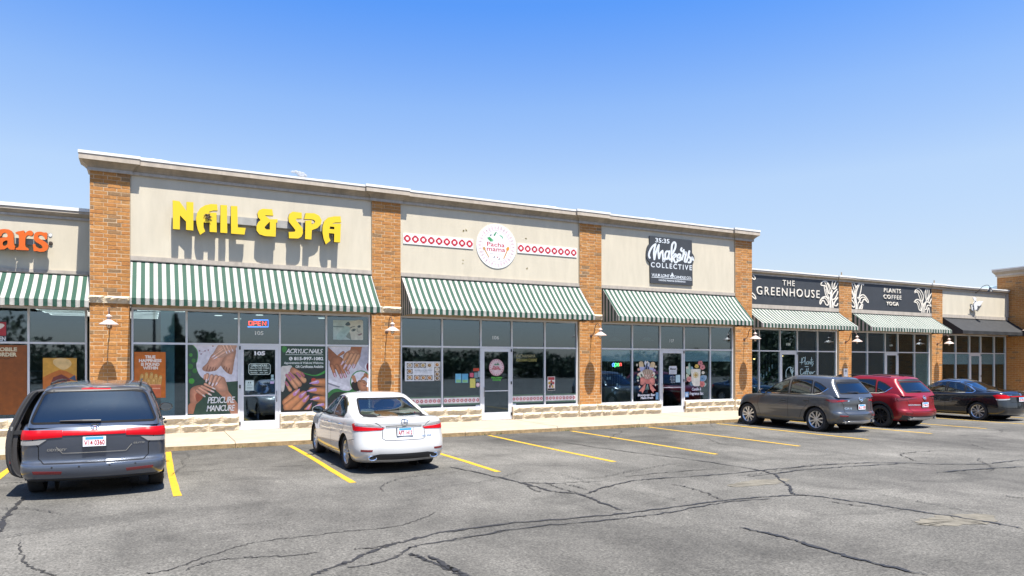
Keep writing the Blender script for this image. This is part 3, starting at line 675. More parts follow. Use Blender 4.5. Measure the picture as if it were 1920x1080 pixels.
class Art:
    """flat print built on the upright plane Y from shapes given in survey coordinates (px -> u,v)"""
    def __init__(s, Y, ox=0, oy=0, k=1.0, step=.00005):
        s.Y, s.ox, s.oy, s.k, s.step, s.n, s.mb = Y, ox, oy, k, step, 0, MB(); s.clip = None; s.tone = .66 if SF - .3 < Y < SF + .02 else .85
    def w(s, p): return wp(s.ox + p[0] / s.k, s.oy + p[1] / s.k, s.Y)
    def _add(s, P, tris, col):
        y = s.Y - s.n * s.step; s.n += 1; c = lin(col, s.tone)
        fx = []
        for t in tris:
            a = sum(P[t[i - 1]][0] * P[t[i]][1] - P[t[i]][0] * P[t[i - 1]][1] for i in range(len(t)))
            fx.append(tuple(t) if a > 0 else tuple(t)[::-1])
        s.mb.add([(p[0], y, p[1]) for p in P], fx, 0, c)
    def polyw(s, P, col):
        tr = tessellate_polygon([[Vector((p[0], p[1], 0)) for p in P]]); s._add(P, tr, col)
    def poly(s, pts, col):
        if s.clip: x0, y0, x1, y1 = s.clip; pts = [(min(max(p[0], x0), x1), min(max(p[1], y0), y1)) for p in pts]
        s.polyw([s.w(p) for p in pts], col)
    def sm(s, pts, col, n=5):
        P = smooth_poly(pts, n)
        if col not in SKINS: return s.poly(P, col)
        s.soft(P, col)
    def soft(s, P, col):
        cx, cy = sum(p[0] for p in P) / len(P), sum(p[1] for p in P) / len(P)
        for k in range(12):
            f = 1 - k * .055; s.poly([(cx + (p[0] - cx) * f - k * .4, cy + (p[1] - cy) * f - k * .6) for p in P], shade(col, .82 + .022 * k))
    def rect(s, x0, y0, x1, y1, col):
        if s.n == 0: s.clip = (x0, y0, x1, y1)
        a, b = s.w((x0, y0)), s.w((x1, y1)); s.polyw([(a[0], b[1]), (b[0], b[1]), (b[0], a[1]), (a[0], a[1])], col)
    def ell(s, cx, cy, rx, ry, col, rot=0, n=24): s.poly(ell(cx, cy, rx, ry, n, rot), col)
    def cap(s, p, q, r1, r2, col): s.poly(capsule(p, q, r1, r2), col)
    def finger(s, p, q, r1, r2, skin, nail=None, nl=.25, edge='#8a5238'):
        s.cap(p, q, r1 * 1.09, r2 * 1.10, edge)
        for k in range(5): s.cap((p[0] - k * r1 * .05, p[1] - k * r1 * .05), (q[0] - k * r2 * .05, q[1] - k * r2 * .05), r1 * (1 - .17 * k), r2 * (1 - .17 * k), shade(skin, .82 + .065 * k))
        if nail:
            t = 1 - nl; a = (p[0] + (q[0] - p[0]) * t, p[1] + (q[1] - p[1]) * t); d = Vector((q[0] - p[0], q[1] - p[1])).normalized() * r2 * .9
            s.cap(a, (q[0] + d.x, q[1] + d.y), r2 * .72, r2 * .42, nail)
    def line(s, pts, wd, col, sm=5):
        o, L, R = stroke(pts, wd, sm); L, R = [s.w(p) for p in L], [s.w(p) for p in R]; n = len(L)
        s._add(L + R, [(i, i + 1, n + i + 1, n + i) for i in range(n - 1)], col)
        for e in (pts[0], pts[-1]): s.ell(e[0], e[1], wd / 2, wd / 2, col, n=10)
    def text(s, st, x0, y0, x1, y1, col, shear=0.0, bold=0.0, sp=1.0):
        a, b = s.w((x0, y0)), s.w((x1, y1)); vs, fs = text_tris(st, shear, bold, sp)
        s._add([(a[0] + (b[0] - a[0]) * x, b[1] + (a[1] - b[1]) * y) for x, y in vs], fs, col)
    def textw(s, st, x0, z0, x1, z1, col, **k):
        vs, fs = text_tris(st, k.get('shear', 0), k.get('bold', 0), k.get('sp', 1.0)); s._add([(x0 + (x1 - x0) * x, z0 + (z1 - z0) * y) for x, y in vs], fs, col)
    def obj(s, name, parent=None, mat_='print', **kw): return s.mb.obj(name, M[mat_], parent, **kw)
def text_solid(mb, st, x0, z0, x1, z1, y0, y1, bold=0.0, shear=0.0, sp=1.0, m=0, ms=None):
    vs, fs = text_tris(st, shear, bold, sp); P = [(x0 + (x1 - x0) * x, z0 + (z1 - z0) * y) for x, y in vs]
    ms = m if ms is None else ms; ed = {}
    for f in fs:
        for i in range(len(f)): ed[(f[i], f[(i + 1) % len(f)])] = 1
    mb.add([(x, y0, z) for x, z in P], fs, m); n = len(P); sd = [e for e in ed if (e[1], e[0]) not in ed]
    mb.add([(x, y0, z) for x, z in P] + [(x, y1, z) for x, z in P], [(b, a, n + a, n + b) for a, b in sd], ms)

# ------------------------------------------------------------------ awnings
GRN, WHT = (.001, .043, .024), (.335, .325, .295)
M['awn'] = awning_mat('striped_awning_cloth', .198, GRN, WHT)
M['awnside'] = awning_mat('striped_awning_side', .198, (.008, .05, .035), (.34, .34, .32), 'Y')
M['awnblack'] = mat('black_awning_cloth', (.014, .015, .017), .8, var=.25, scale=3)
M['awnframe'] = mat('awning_frame', (.10, .095, .085), .6, .3)
def awning(x0, x1, yw, zt, zv, zb, label, black=False, proj=1.0):
    t = thing('awning', label, 'awning', ((x0 + x1) / 2, yw, zb), 'fabric awnings over the shop fronts')
    nx, ny = max(12, int((x1 - x0) / .22)), 7; yf = yw - proj; R_ = random.Random(int(x0 * 10))
    top = []; 
    for j in range(ny + 1):
        f = j / ny
        for i in range(nx + 1):
            x = x0 + (x1 - x0) * i / nx
            bay = abs(sin(pi * i / nx * 5)); sag = -.045 * sin(pi * f) * (.35 + bay * .65) + (R_.uniform(-.003, .003) if 0 < i < nx and 0 < j < ny else 0)
            top.append((x, yw - proj * f + .01, zt + (zv - zt) * f + sag))
    n = nx + 1; fs = [(j * n + i, (j + 1) * n + i, (j + 1) * n + i + 1, j * n + i + 1) for j in range(ny) for i in range(nx)]
    mb = MB(); mb.add(top, fs); mb.add([(x, y + .006, z - .008) for x, y, z in top], [f[::-1] for f in fs])
    part(mb, 'canopy', M['awnblack' if black else 'awn'], t, t, smooth=True)
    va = []; nv = int((x1 - x0) / .05)
    for j, z in enumerate((zv, (zv + zb) / 2, zb)):
        for i in range(nv + 1):
            x = x0 + (x1 - x0) * i / nv; wv = .012 * sin(x * 7.3) * j / 2
            va.append((x, yf + .004 - wv, z + (.006 * sin(x * 15.9) if j == 2 else 0)))
    n = nv + 1; fs = [(j * n + i, (j + 1) * n + i, (j + 1) * n + i + 1, j * n + i + 1) for j in range(2) for i in range(nv)]
    mb = MB(); mb.add(va, fs); mb.add([(x, y + .006, z) for x, y, z in va], [f[::-1] for f in fs])
    part(mb, 'valance', M['awnblack' if black else 'awn'], t, t, smooth=True)
    for x, sg in ((x0, 1), (x1, -1)):
        q = [(yw, zt), (yf + .008, zv), (yf + .008, zb), (yw, zb)]; mb = MB()
        mb.add([(x, y, z) for y, z in q] + [(x + sg * .006, y, z) for y, z in q], [(0, 1, 2, 3), (7, 6, 5, 4)])
        part(mb, 'side_panel', M['awnblack' if black else 'awnside'], t, t)
    fr = MB(); fr.box(x0, x1, yw - .03, yw + .04, zt + .0, zt + .025)
    for x in (x0 + .03, x0 + (x1 - x0) / 3, x0 + 2 * (x1 - x0) / 3, x1 - .03):
        fr.tube([(x, yw, zt - .10), (x, yf + .03, zv - .08), (x, yf + .03, zb + .02), (x, yw, zb + .02)], .012, 6)
    fr.tube([(x0 + .02, yf + .03, zb + .02), (x1 - .02, yf + .03, zb + .02)], .012, 6); fr.tube([(x0 + .02, yf + .03, zv - .08), (x1 - .02, yf + .03, zv - .08)], .012, 6)
    part(fr, 'frame', M['awnframe'], t, t)
    return t
awning(-.44, 6.07, PF, 4.775, 3.72, 3.555, 'green and white striped awning under the yellow nail shop letters')
awning(7.03, 13.64, PF, 4.775, 3.72, 3.555, 'green and white striped awning under the round restaurant sign')
awning(14.62, 21.10, PF, 4.775, 3.72, 3.555, 'green and white striped awning under the dark script sign board')
awning(22.08, 27.90, PR, 4.38, 3.70, 3.53, 'low green and white striped awning under the two-line sign board')
awning(28.84, 34.78, PR, 4.38, 3.70, 3.53, 'low green and white striped awning under the three-line sign board')
awning(35.70, 41.56, PR, 4.38, 3.70, 3.53, 'plain black awning at the far right beside the brick wing', black=True)
awning(-9, -1.39, PL, 4.42, 3.68, 3.50, 'green and white striped awning at the left edge under orange letters')

# ------------------------------------------------------------------ wall lamps
M['enamel'] = mat('weathered_enamel', (.50, .40, .36), .45, .15, var=.15, scale=14)
M['arm'] = mat('lamp_arm', (.12, .075, .065), .5, .4, var=.3, scale=12)
M['bulb'] = mat('frosted_bulb', (.70, .68, .60), .3)
lampd = {}
def lamp(x, y, label, z=3.05):
    t = thing('wall_lamp', label, 'wall lamp', (x, y, z), 'gooseneck lamps on the brick piers')
    if not lampd:
        a = MB(); a.lathe([(.0, -.02), (.05, -.02), (.055, 0)], 16, axis='y')
        pth = smooth_poly([(0, -.01, 0), (0, -.10, .03), (0, -.20, .12), (0, -.235, .26), (0, -.29, .37), (0, -.40, .425), (0, -.52, .385), (0, -.575, .30), (0, -.585, .24)], 4, False)
        a.tube(pth, .014, 8); lampd['arm'] = a.mesh('arm', M['arm'], True)
        c = MB(); c.lathe([(.0, .265), (.025, .26), (.04, .235), (.075, .215), (.08, .20), (.045, .195), (.042, .15), (.05, .145), (.05, .11)], 18, (0, -.585, 0)); lampd['cap'] = c.mesh('cap', M['enamel'], True)
        s = MB(); s.lathe([(.045, .125), (.06, .12), (.10, .095), (.16, .05), (.205, .025), (.225, .0), (.223, -.012), (.20, .012), (.15, .038), (.09, .08), (.05, .105)], 28, (0, -.585, 0)); lampd['shade'] = s.mesh('shade', M['enamel'], True)
        g = MB()
        for k in range(8):
            an = pi * k / 4; g.tube([(.055 * cos(an), -.585 + .055 * sin(an), .04), (.06 * cos(an), -.585 + .06 * sin(an), -.04), (.035 * cos(an), -.585 + .035 * sin(an), -.10), (0, -.585, -.115)], .004, 5)
        lampd['cage'] = g.mesh('cage', M['arm'])
        b = MB(); b.lathe([(.0, .05), (.03, .04), (.045, -.02), (.035, -.07), (0, -.09)], 14, (0, -.585, 0)); lampd['bulb'] = b.mesh('bulb', M['bulb'], True)
    for k in ('arm', 'cap', 'shade', 'cage', 'bulb'): link(k, lampd[k], t)
for x, l in ((-.92, 'gooseneck wall lamp on the left brick pier above the minivan'), (6.55, 'gooseneck wall lamp on the brick pier behind the white sedan'), (14.13, 'gooseneck wall lamp on the brick pier between the restaurant and the candle shop'),
             (21.6, 'gooseneck wall lamp on the last tall brick pier, left of the first sign board')): lamp(x, PF, l)
for x, l in ((28.38, 'gooseneck wall lamp above the white notice on its brick pier'), (35.24, 'gooseneck wall lamp on the brick pier left of the black awning')): lamp(x, PR, l)

# ------------------------------------------------------------------ signs
M['signyellow'] = mat('letter_yellow', (.60, .42, .008), .45)
M['signorange'] = mat('letter_orange', (0.5148, 0.0897, 0.0016), .45)
M['return'] = mat('letter_return', (.045, .03, .02), .5)
M['raceway'] = mat('raceway_grey', (0.2808, 0.273, 0.2496), .6, var=.15, scale=4)
M['board'] = mat('slate_board', (.030, .034, .040), .6, var=.12, scale=3)
M['creamletter'] = mat('letter_cream', (0.624, 0.5772, 0.4992), .55)
M['white'] = mat('white_panel', (0.5928, 0.5928, 0.5928), .45)
sg = thing('shop_sign', 'yellow channel letter nail shop sign on the tall stucco wall', 'sign', (2.8, SF, 6))
Z3 = lambda p, Y: wp(300 + p[0] / 4.32, 350 + p[1] / 4.32, Y)
NAIL = {'letter_n': [[(102, 110), (157, 117), (214, 196), (214, 122), (271, 126), (270, 355), (211, 350), (211, 283), (162, 232), (160, 347), (105, 343)]],
 'letter_a': [[(463, 143), (467, 193), (430, 193), (398, 203), (398, 210), (458, 210), (460, 370), (402, 366), (402, 293), (352, 290), (353, 330), (367, 362), (325, 390), (305, 345), (296, 300), (292, 255), (300, 215), (325, 175), (365, 150), (415, 140)]],
 'letter_i': [[(490, 147), (543, 150), (545, 376), (489, 372)]], 'letter_l': [[(574, 155), (627, 158), (631, 330), (694, 334), (685, 388), (576, 380)]],
 'ampersand': [[(910, 183), (918, 235), (850, 231), (888, 264), (952, 263), (952, 290), (940, 292), (937, 405), (850, 400), (805, 385), (782, 355), (782, 315), (796, 287), (815, 270), (795, 248), (789, 215), (802, 190), (830, 178)], [(848, 325), (868, 304), (890, 283), (890, 347), (865, 347), (850, 338)]],
 'letter_s': [[(1148, 210), (1150, 258), (1108, 258), (1100, 270), (1155, 335), (1158, 375), (1145, 405), (1120, 420), (1045, 418), (1042, 367), (1090, 365), (1098, 352), (1045, 285), (1040, 250), (1050, 218), (1075, 202)]],
 'letter_p': [[(1180, 213), (1250, 215), (1290, 235), (1310, 270), (1303, 305), (1275, 335), (1230, 352), (1226, 428), (1175, 424), (1178, 275), (1228, 272), (1228, 305), (1250, 297), (1258, 280), (1245, 268), (1220, 264), (1168, 262)]],
 'letter_a ': [[(1463, 240), (1468, 290), (1420, 290), (1398, 296), (1398, 300), (1466, 299), (1460, 452), (1410, 448), (1412, 380), (1368, 376), (1370, 410), (1382, 437), (1343, 467), (1325, 420), (1317, 375), (1317, 325), (1330, 280), (1360, 250), (1410, 240)], [(1378, 322), (1412, 326), (1412, 346), (1374, 342)]]}
for nm, loops in NAIL.items():
    mb = MB(); Yf = SF - .29; mb.prism([[Z3(p, Yf) for p in l] for l in loops], Yf, Yf + .13, 0, 1); part(mb, nm.strip(), [M['signyellow'], M['return']], sg, sg)
ra, rb_ = Z3((1000, 277), SF - .15), Z3((1000, 336), SF - .15)
part(MB().box(Z3((120, 0), SF - .15)[0], Z3((1440, 0), SF - .15)[0], SF - .158, SF - .002, rb_[1], ra[1]), 'raceway', M['raceway'], sg, sg)
M['nest'] = mat('mud_nest', (.10, .07, .05), .95, bump=.6, bscale=60)
nx_, nz_ = Z3((385, 235), SF - .3); mb = MB(); R_ = random.Random(5)
for i in range(26):
    a = R_.uniform(0, 6.3); l = R_.uniform(.03, .13); mb.tube([(nx_ + R_.uniform(-.04, .04), SF - .30, nz_ + R_.uniform(-.05, .05)), (nx_ + l * cos(a), SF - .31 - R_.uniform(0, .03), nz_ + l * sin(a) * .9 - .03)], .008, 4)
mb.obj('bird_nest', M['nest'], label='scruffy brown nest stuck on the yellow letter A', cat='nest')

so = thing('shop_sign', 'orange channel letters ending in ars at the left edge', 'sign', (-2.8, SL, 5.5))
Z9 = lambda p, Y: wp(p[0] / 9, 360 + p[1] / 9, Y)
ARS = {'letter_a': [[(-70, 740), (-62, 670), (0, 632), (70, 622), (150, 632), (205, 662), (230, 715), (235, 860), (245, 905), (262, 915), (250, 940), (250, 972), (185, 975), (145, 958), (128, 930), (80, 965), (10, 972), (-60, 960), (-110, 900), (-110, 830), (-60, 785), (20, 770), (128, 758), (125, 715), (105, 690), (70, 685), (35, 705), (25, 745), (-30, 762)], [(128, 815), (85, 820), (50, 840), (42, 880), (60, 910), (95, 905), (125, 880)]],
 'letter_r': [[(258, 682), (300, 665), (400, 648), (415, 660), (415, 700), (470, 655), (520, 648), (552, 668), (562, 705), (545, 735), (510, 742), (480, 725), (455, 735), (430, 770), (425, 900), (440, 930), (490, 960), (485, 985), (262, 974), (264, 945), (310, 935), (320, 900), (318, 740), (300, 710), (262, 700)]],
 'letter_s': [[(800, 690), (795, 800), (760, 800), (745, 760), (700, 725), (655, 728), (640, 755), (665, 785), (750, 830), (800, 870), (820, 920), (800, 975), (750, 1005), (680, 1012), (620, 995), (590, 1000), (565, 995), (552, 880), (590, 870), (610, 920), (660, 955), (710, 950), (718, 925), (695, 895), (610, 845), (572, 805), (566, 755), (580, 700), (620, 672), (690, 668), (740, 685), (775, 680)]]}
for nm, loops in ARS.items():
    mb = MB(); Yf = SL - .26; mb.prism([[Z9(p, Yf) for p in round_poly(l, 14, 2)] for l in loops], Yf, Yf + .13, 0, 1); part(mb, nm, [M['signorange'], M['return']], so, so)
a_, b_ = Z9((360, 780), SL - .13), Z9((360, 880), SL - .13)
part(MB().box(-4.6, Z9((800, 0), SL - .13)[0], SL - .135, SL - .002, b_[1], a_[1]), 'raceway', M['raceway'], so, so)
ar = Art(SL - .012, 0, 360, 9); ar.ell(850, 727, 32, 32, '#7f95ad'); ar.ell(850, 727, 26, 26, '#e6dfd2'); ar.text('R', 840, 713, 861, 742, '#7f95ad')
o = ar.obj('registered_mark', so); o.location = -so.location
mb = MB(); q = Z9((855, 862), SL - .03); mb.lathe([(.05, 0), (.045, -.03), (0, -.035)], 12, (q[0], SL, q[1]), 'y'); part(mb, 'conduit_cap', M['return'], so, so)

# greenhouse boards
def boardsign(label, x0, x1, words, plants, ox, oy):
    t = thing('sign_board', label, 'sign', ((x0 + x1) / 2, SR, 5.2)); Yb = SR - .032
    part(MB().box(x0 + .004, x1 - .004, Yb, SR - .001, 4.576, 5.797), 'board', M['board'], t, t)
    for wd, a, b in words:
        p, q = wp(ox + a[0] / 9.6, oy + a[1] / 9.6, Yb), wp(ox + b[0] / 9.6, oy + b[1] / 9.6, Yb); L = len(wd)
        mb = MB(); text_solid(mb, wd, p[0], q[1], q[0], p[1], Yb - .03, Yb + .002, bold=.0 if len(wd) > 6 or len(wd) < 4 else .006, sp=1.25); part(mb, 'lettering', M['creamletter'], t, t)
    for pl in plants:
        mb = MB()
        for i, (wd, pts) in enumerate(pl):
            P_ = [wp(ox + p[0] / 9.6, oy + p[1] / 9.6, Yb) for p in pts]; o_, L, R = stroke(P_, wd, 5)
            L = [(min(max(x, x0 + .006), x1 - .006), min(max(z, 4.58), 5.79)) for x, z in L]; R = [(min(max(x, x0 + .006), x1 - .006), min(max(z, 4.58), 5.79)) for x, z in R]
            y = Yb - .012 - i * .0006; n = len(L)
            mb.add([(x, y, z) for x, z in L + R] + [(x, Yb, z) for x, z in L + R], [(k, k + 1, n + k + 1, n + k) for k in range(n - 1)] + [(k + 1, k, 2 * n + k, 2 * n + k + 1) for k in range(n - 1)] + [(n + k, n + k + 1, 3 * n + k + 1, 3 * n + k) for k in range(n - 1)])
        part(mb, 'plant_relief', M['creamletter'], t, t)
    return t
S_ = .05
pl1 = [(S_, [(1330, 330), (1350, 285), (1395, 262), (1440, 275), (1480, 330), (1510, 400), (1520, 450), (1490, 488), (1460, 465), (1440, 400), (1410, 345), (1370, 340), (1330, 330)]), (S_ * .8, [(1400, 275), (1430, 330), (1455, 400), (1480, 475)]), (S_ * .8, [(1440, 285), (1480, 380), (1495, 470)]),
       (S_, [(1390, 350), (1405, 450), (1425, 520), (1475, 585)]), (S_, [(1420, 400), (1440, 480), (1480, 570)]), (S_, [(1310, 675), (1320, 620), (1360, 560), (1410, 540), (1450, 570), (1475, 630), (1460, 690), (1420, 680), (1390, 620), (1360, 610), (1330, 665), (1310, 675)]), (S_ * .8, [(1360, 580), (1400, 565), (1440, 605), (1465, 655)]),
       (S_ * 2, [(1500, 745), (1500, 620), (1510, 540), (1530, 420)]), (S_ * 1.4, [(1530, 745), (1535, 640), (1525, 560)]), (S_, [(1555, 745), (1548, 650), (1530, 560), (1560, 480), (1625, 405)]), (S_, [(1560, 225), (1535, 300), (1535, 380), (1562, 402), (1600, 380), (1640, 290)]), (S_, [(1620, 232), (1580, 310), (1560, 395)]),
       (S_, [(1540, 590), (1580, 580), (1615, 520), (1640, 440)]), (S_, [(1550, 650), (1580, 700), (1620, 700), (1640, 660)]), (S_, [(1560, 690), (1590, 620), (1640, 555)])]
pl0 = [(S_, [(90, 120), (135, 175), (152, 215), (125, 226), (90, 195)]), (S_, [(90, 470), (140, 515), (162, 575), (130, 565), (90, 525)])]
boardsign('black sign board with two-line cream lettering and plants at both ends', 22.04, 27.93, [('THE', (640, 240), (855, 352)), ('GREENHOUSE', (172, 350), (1305, 568))], [pl0, pl1], 1400, 500)
pl2 = [(S_ * 2, [(240, 670), (240, 560), (225, 460), (215, 380)]), (S_, [(262, 670), (275, 570), (320, 500)]), (S_, [(150, 170), (190, 280), (215, 380), (235, 290), (200, 200), (170, 160)]), (S_, [(235, 460), (250, 340), (290, 240), (325, 195), (335, 230), (325, 330), (290, 455), (250, 462)]), (S_, [(235, 290), (280, 220), (325, 180), (365, 195), (375, 235), (345, 215)]),
       (S_, [(285, 500), (310, 440), (360, 410), (410, 445), (455, 520), (450, 550), (400, 500), (375, 495), (350, 545), (325, 560), (290, 515)]), (S_ * .8, [(300, 510), (340, 460), (390, 460), (430, 520)]), (S_, [(150, 300), (200, 420), (180, 470), (150, 465)]), (S_, [(150, 490), (210, 580), (200, 635), (150, 600)]), (S_, [(290, 670), (320, 610), (355, 580), (350, 640), (335, 675)]), (S_ * .8, [(310, 670), (335, 610)]), (S_, [(150, 340), (185, 420), (220, 560)])]
pl3 = [(S_, [(1290, 380), (1310, 330), (1360, 300), (1410, 340), (1450, 430), (1440, 510), (1405, 515), (1375, 440), (1350, 370), (1320, 360), (1290, 380)]), (S_ * .8, [(1330, 330), (1380, 360), (1415, 440), (1425, 505)]), (S_, [(1285, 550), (1310, 510), (1350, 495), (1395, 530), (1420, 620), (1405, 690), (1370, 670), (1350, 590), (1320, 545), (1285, 550)]), (S_ * .8, [(1330, 520), (1375, 570), (1395, 670)]),
       (S_ * 1.6, [(1422, 740), (1425, 650), (1430, 520)]), (S_, [(1450, 740), (1450, 650), (1445, 560)]), (S_, [(1478, 740), (1470, 660), (1495, 540), (1500, 510)]), (S_, [(1505, 285), (1480, 380), (1490, 470), (1510, 505), (1545, 430), (1550, 330), (1545, 285)]), (S_ * .8, [(1525, 290), (1510, 400), (1512, 490)]), (S_, [(1450, 640), (1470, 570), (1510, 540), (1550, 555), (1590, 615), (1545, 600), (1520, 610), (1500, 670), (1470, 675)]),
       (S_, [(1530, 540), (1560, 450), (1595, 380)]), (S_, [(1560, 560), (1595, 480)]), (S_, [(1515, 740), (1530, 680), (1550, 650), (1560, 740)])]
boardsign('black sign board with three short lines of cream lettering', 28.80, 34.80, [('PLANTS', (735, 288), (1040, 385)), ('COFFEE', (730, 405), (1048, 500)), ('YOGA', (778, 532), (1000, 612))], [pl2, pl3], 1580, 510)

# makers collective board
mk = thing('sign_board', 'dark candle shop sign with white script lettering', 'sign', (17.8, SF, 6)); Ym = SF - .05
Zm = lambda p, Y=None: wp(1200 + p[0] / 9, 430 + p[1] / 9, Y or Ym)
part(MB().prism([[Zm(p) for p in [(160, 108), (876, 187), (880, 400)] + smooth_poly([(880, 400), (912, 450), (918, 510), (885, 575)], 5, False)[1:] + [(890, 952), (175, 905), (168, 555)] + smooth_poly([(168, 555), (130, 520), (108, 450), (110, 370), (130, 290), (165, 240)], 5, False)[1:]]], Ym, SF - .001), 'board', M['board'], mk, mk)
ar = Art(Ym - .001, 1200, 430, 9); W_ = '#e8eef4'
for pts in [[(165, 480), (150, 440), (165, 370), (210, 290), (262, 250)], [(262, 250), (235, 380), (242, 505)], [(242, 505), (270, 380), (318, 262)], [(318, 262), (308, 380), (322, 490)], [(322, 490), (345, 400), (380, 362)], [(380, 362), (385, 450), (395, 540), (415, 515), (428, 470)],
            [(490, 380), (450, 372), (425, 420), (432, 490), (458, 498), (485, 440), (497, 368)], [(497, 368), (485, 450), (500, 510), (530, 490)], [(535, 545), (532, 400), (540, 270), (572, 218), (600, 245), (592, 320), (550, 410)], [(548, 480), (590, 420), (608, 440), (562, 490)], [(562, 490), (595, 560), (630, 540)],
            [(630, 510), (672, 470), (682, 432), (655, 420), (630, 460), (642, 520), (672, 522), (702, 480)], [(702, 318), (690, 350), (718, 372), (738, 348)], [(738, 348), (728, 440), (705, 510)], [(735, 425), (768, 388), (776, 415), (752, 535), (782, 548)], [(782, 548), (815, 450), (832, 368)], [(832, 368), (815, 440), (856, 500), (850, 552), (818, 558)], [(850, 525), (880, 472), (897, 518)]]:
    ar.line(pts, 31, W_)
ar.text('35:35', 258, 142, 497, 242, W_, bold=.02); ar.text('COLLECTIVE', 183, 550, 875, 692, W_, bold=.02, sp=1.35)
ar.text('VUUR LONT', 196, 742, 500, 815, W_, bold=.015, sp=.85); ar.text('CANDLE CO.', 572, 778, 870, 843, W_, bold=.015, sp=.85); ar.text('CANDLE MAKING EXPERIENCE', 315, 840, 766, 900, W_, bold=.02)
ar.line([(197, 806), (872, 858)], 9, W_, 1); ar.sm([(540, 730), (565, 770), (562, 808), (540, 822), (515, 808), (512, 780), (530, 762)], W_); ar.ell(538, 800, 10, 16, '#2c343c')
o = ar.obj('lettering', mk); o.location = -mk.location

# round restaurant sign and its two border strips
M['disc'] = M['white']
pm = thing('round_sign', 'round white restaurant sign with a mountain and two spoons', 'sign', (10.37, SF, 6)); cx, cz, RD = 10.37, 5.995, .745; Yd = SF - .018
part(MB().prism([[(cx + RD * cos(2 * pi * k / 64), cz + RD * sin(2 * pi * k / 64)) for k in range(64)]], Yd, SF - .001), 'disc', M['white'], pm, pm)
ar = Art(Yd - .001, 860, 400, 9)
def ringw(ar, r0, r1, col, n=64):
    P_ = [(cx + r * cos(2 * pi * k / n), cz + r * sin(2 * pi * k / n)) for r in (r0, r1) for k in range(n)]
    ar._add(P_, [(k, n + k, n + (k + 1) % n, (k + 1) % n) for k in range(n)], col)
ringw(ar, .70 * RD, .712 * RD, '#c98f98'); ringw(ar, .74 * RD, .93 * RD, '#f6eeee')
for k in range(34):
    a = 2 * pi * k / 34
    for rr, sz, c in ((.84, .022, '#d09aa2' if k % 2 else '#9c7884'), (.90, .016, '#d0a3aa'), (.775, .015, '#b9808b')):
        x, z = cx + rr * RD * cos(a), cz + rr * RD * sin(a); ar.polyw([(x + sz * cos(t + a), z + sz * sin(t + a)) for t in (0, pi / 2, pi, 3 * pi / 2)], c); ar.n -= 1
for k in range(68):
    a = 2 * pi * (k + .5) / 68; x, z = cx + .81 * RD * cos(a), cz + .81 * RD * sin(a); ar.polyw([(x + .012 * cos(t), z + .012 * sin(t)) for t in (0, pi / 2, pi, 3 * pi / 2)], '#d9a9b1'); ar.n -= 1
ar.n += 1; ar.poly([(480, 410), (520, 395), (575, 440), (585, 470), (540, 478), (500, 440)], '#3ea05c'); ar.poly([(520, 380), (545, 350), (560, 365), (535, 385)], '#5f6b74'); ar.poly([(585, 370), (630, 308), (640, 315), (612, 385)], '#2f8f57'); ar.poly([(635, 312), (668, 355), (655, 350), (640, 330)], '#8fb89c')
ar.poly([(685, 365), (725, 375), (750, 405), (735, 440), (728, 405), (700, 385)], '#7fbd95'); ar.poly([(560, 430), (590, 445), (575, 475), (548, 470)], '#7cc694')
ar.text('Pacha', 478, 478, 775, 575, '#c8203a', bold=.008); ar.text('mama', 475, 578, 785, 656, '#c8203a', bold=.008); ar.text('RESTAURANT', 528, 668, 738, 700, '#c9bfb2')
ar.cap((440, 610), (510, 740), 9, 7, '#c9974f'); ar.ell(432, 592, 20, 30, '#c9974f', -.35); ar.cap((815, 640), (762, 762), 9, 8, '#d99a3f'); ar.ell(828, 600, 25, 36, '#e39b35', .35)
for x, y, c in ((600, 738, '#2b2730'), (658, 740, '#b03046'), (684, 772, '#402630')): ar.poly([(x - 14, y + 10), (x + 2, y - 14), (x + 14, y - 8), (x - 2, y + 15)], c)
o = ar.obj('print', pm); o.location = -pm.location
def chakana(ar, x, z, r, col, bgc='#f4f2f2'):
    p = [(.4, 1), (.4, .72), (.72, .72), (.72, .4), (1, .4)]; q = []
    for sx_, sz_, rev in ((1, 1, 0), (1, -1, 1), (-1, -1, 0), (-1, 1, 1)):
        q += [(x + sx_ * a * r, z + sz_ * b * r) for a, b in (p[::-1] if rev else p)]
    ar.polyw(q[::-1], col); ar.polyw([(x + .46 * r * cos(t), z + .46 * r * sin(t)) for t in (2 * pi * k / 12 for k in range(12))], bgc)
for x0, x1, lab in ((7.10, 9.51, 'white strip with red stepped crosses left of the round sign'), (11.16, 13.55, 'white strip with red stepped crosses right of the round sign')):
    t = thing('sign_strip', lab, 'sign strip', ((x0 + x1) / 2, SF, 6)); part(MB().box(x0, x1, SF - .02, SF - .001, 5.835, 6.165), 'panel', M['white'], t, t)
    ar = Art(SF - .0215); n = 9
    for k in range(n): chakana(ar, x0 + (k + .5) * (x1 - x0) / n, 6.0, .115, '#c9152c')
    o = ar.obj('print', t); o.location = -t.location

# stains and screw holes left on the stucco by an older sign
M['stain'] = mat('rust_stain', (.30, .25, .13), .95, var=.3, scale=30)
mb = MB(); R_ = random.Random(3)
for u, v in ((869, 433), (874, 432), (868, 494), (868, 488), (986, 447), (988, 504)):
    x, z = wp(u, v, SF)
    for k in range(5):
        q = [(x + R_.gauss(0, .018) + r * cos(a), SF - .0035 - .0002 * k, z + R_.gauss(0, .02) + r * .8 * sin(a)) for r, a in ((.007 * rr_, 2 * pi * j / 6) for rr_ in (R_.uniform(.5, 1.2),) for j in range(6))]
        mb.add(q, [(5, 4, 3, 2, 1, 0)])
part(mb, 'wall_stain', M['stain'], tall, tall)

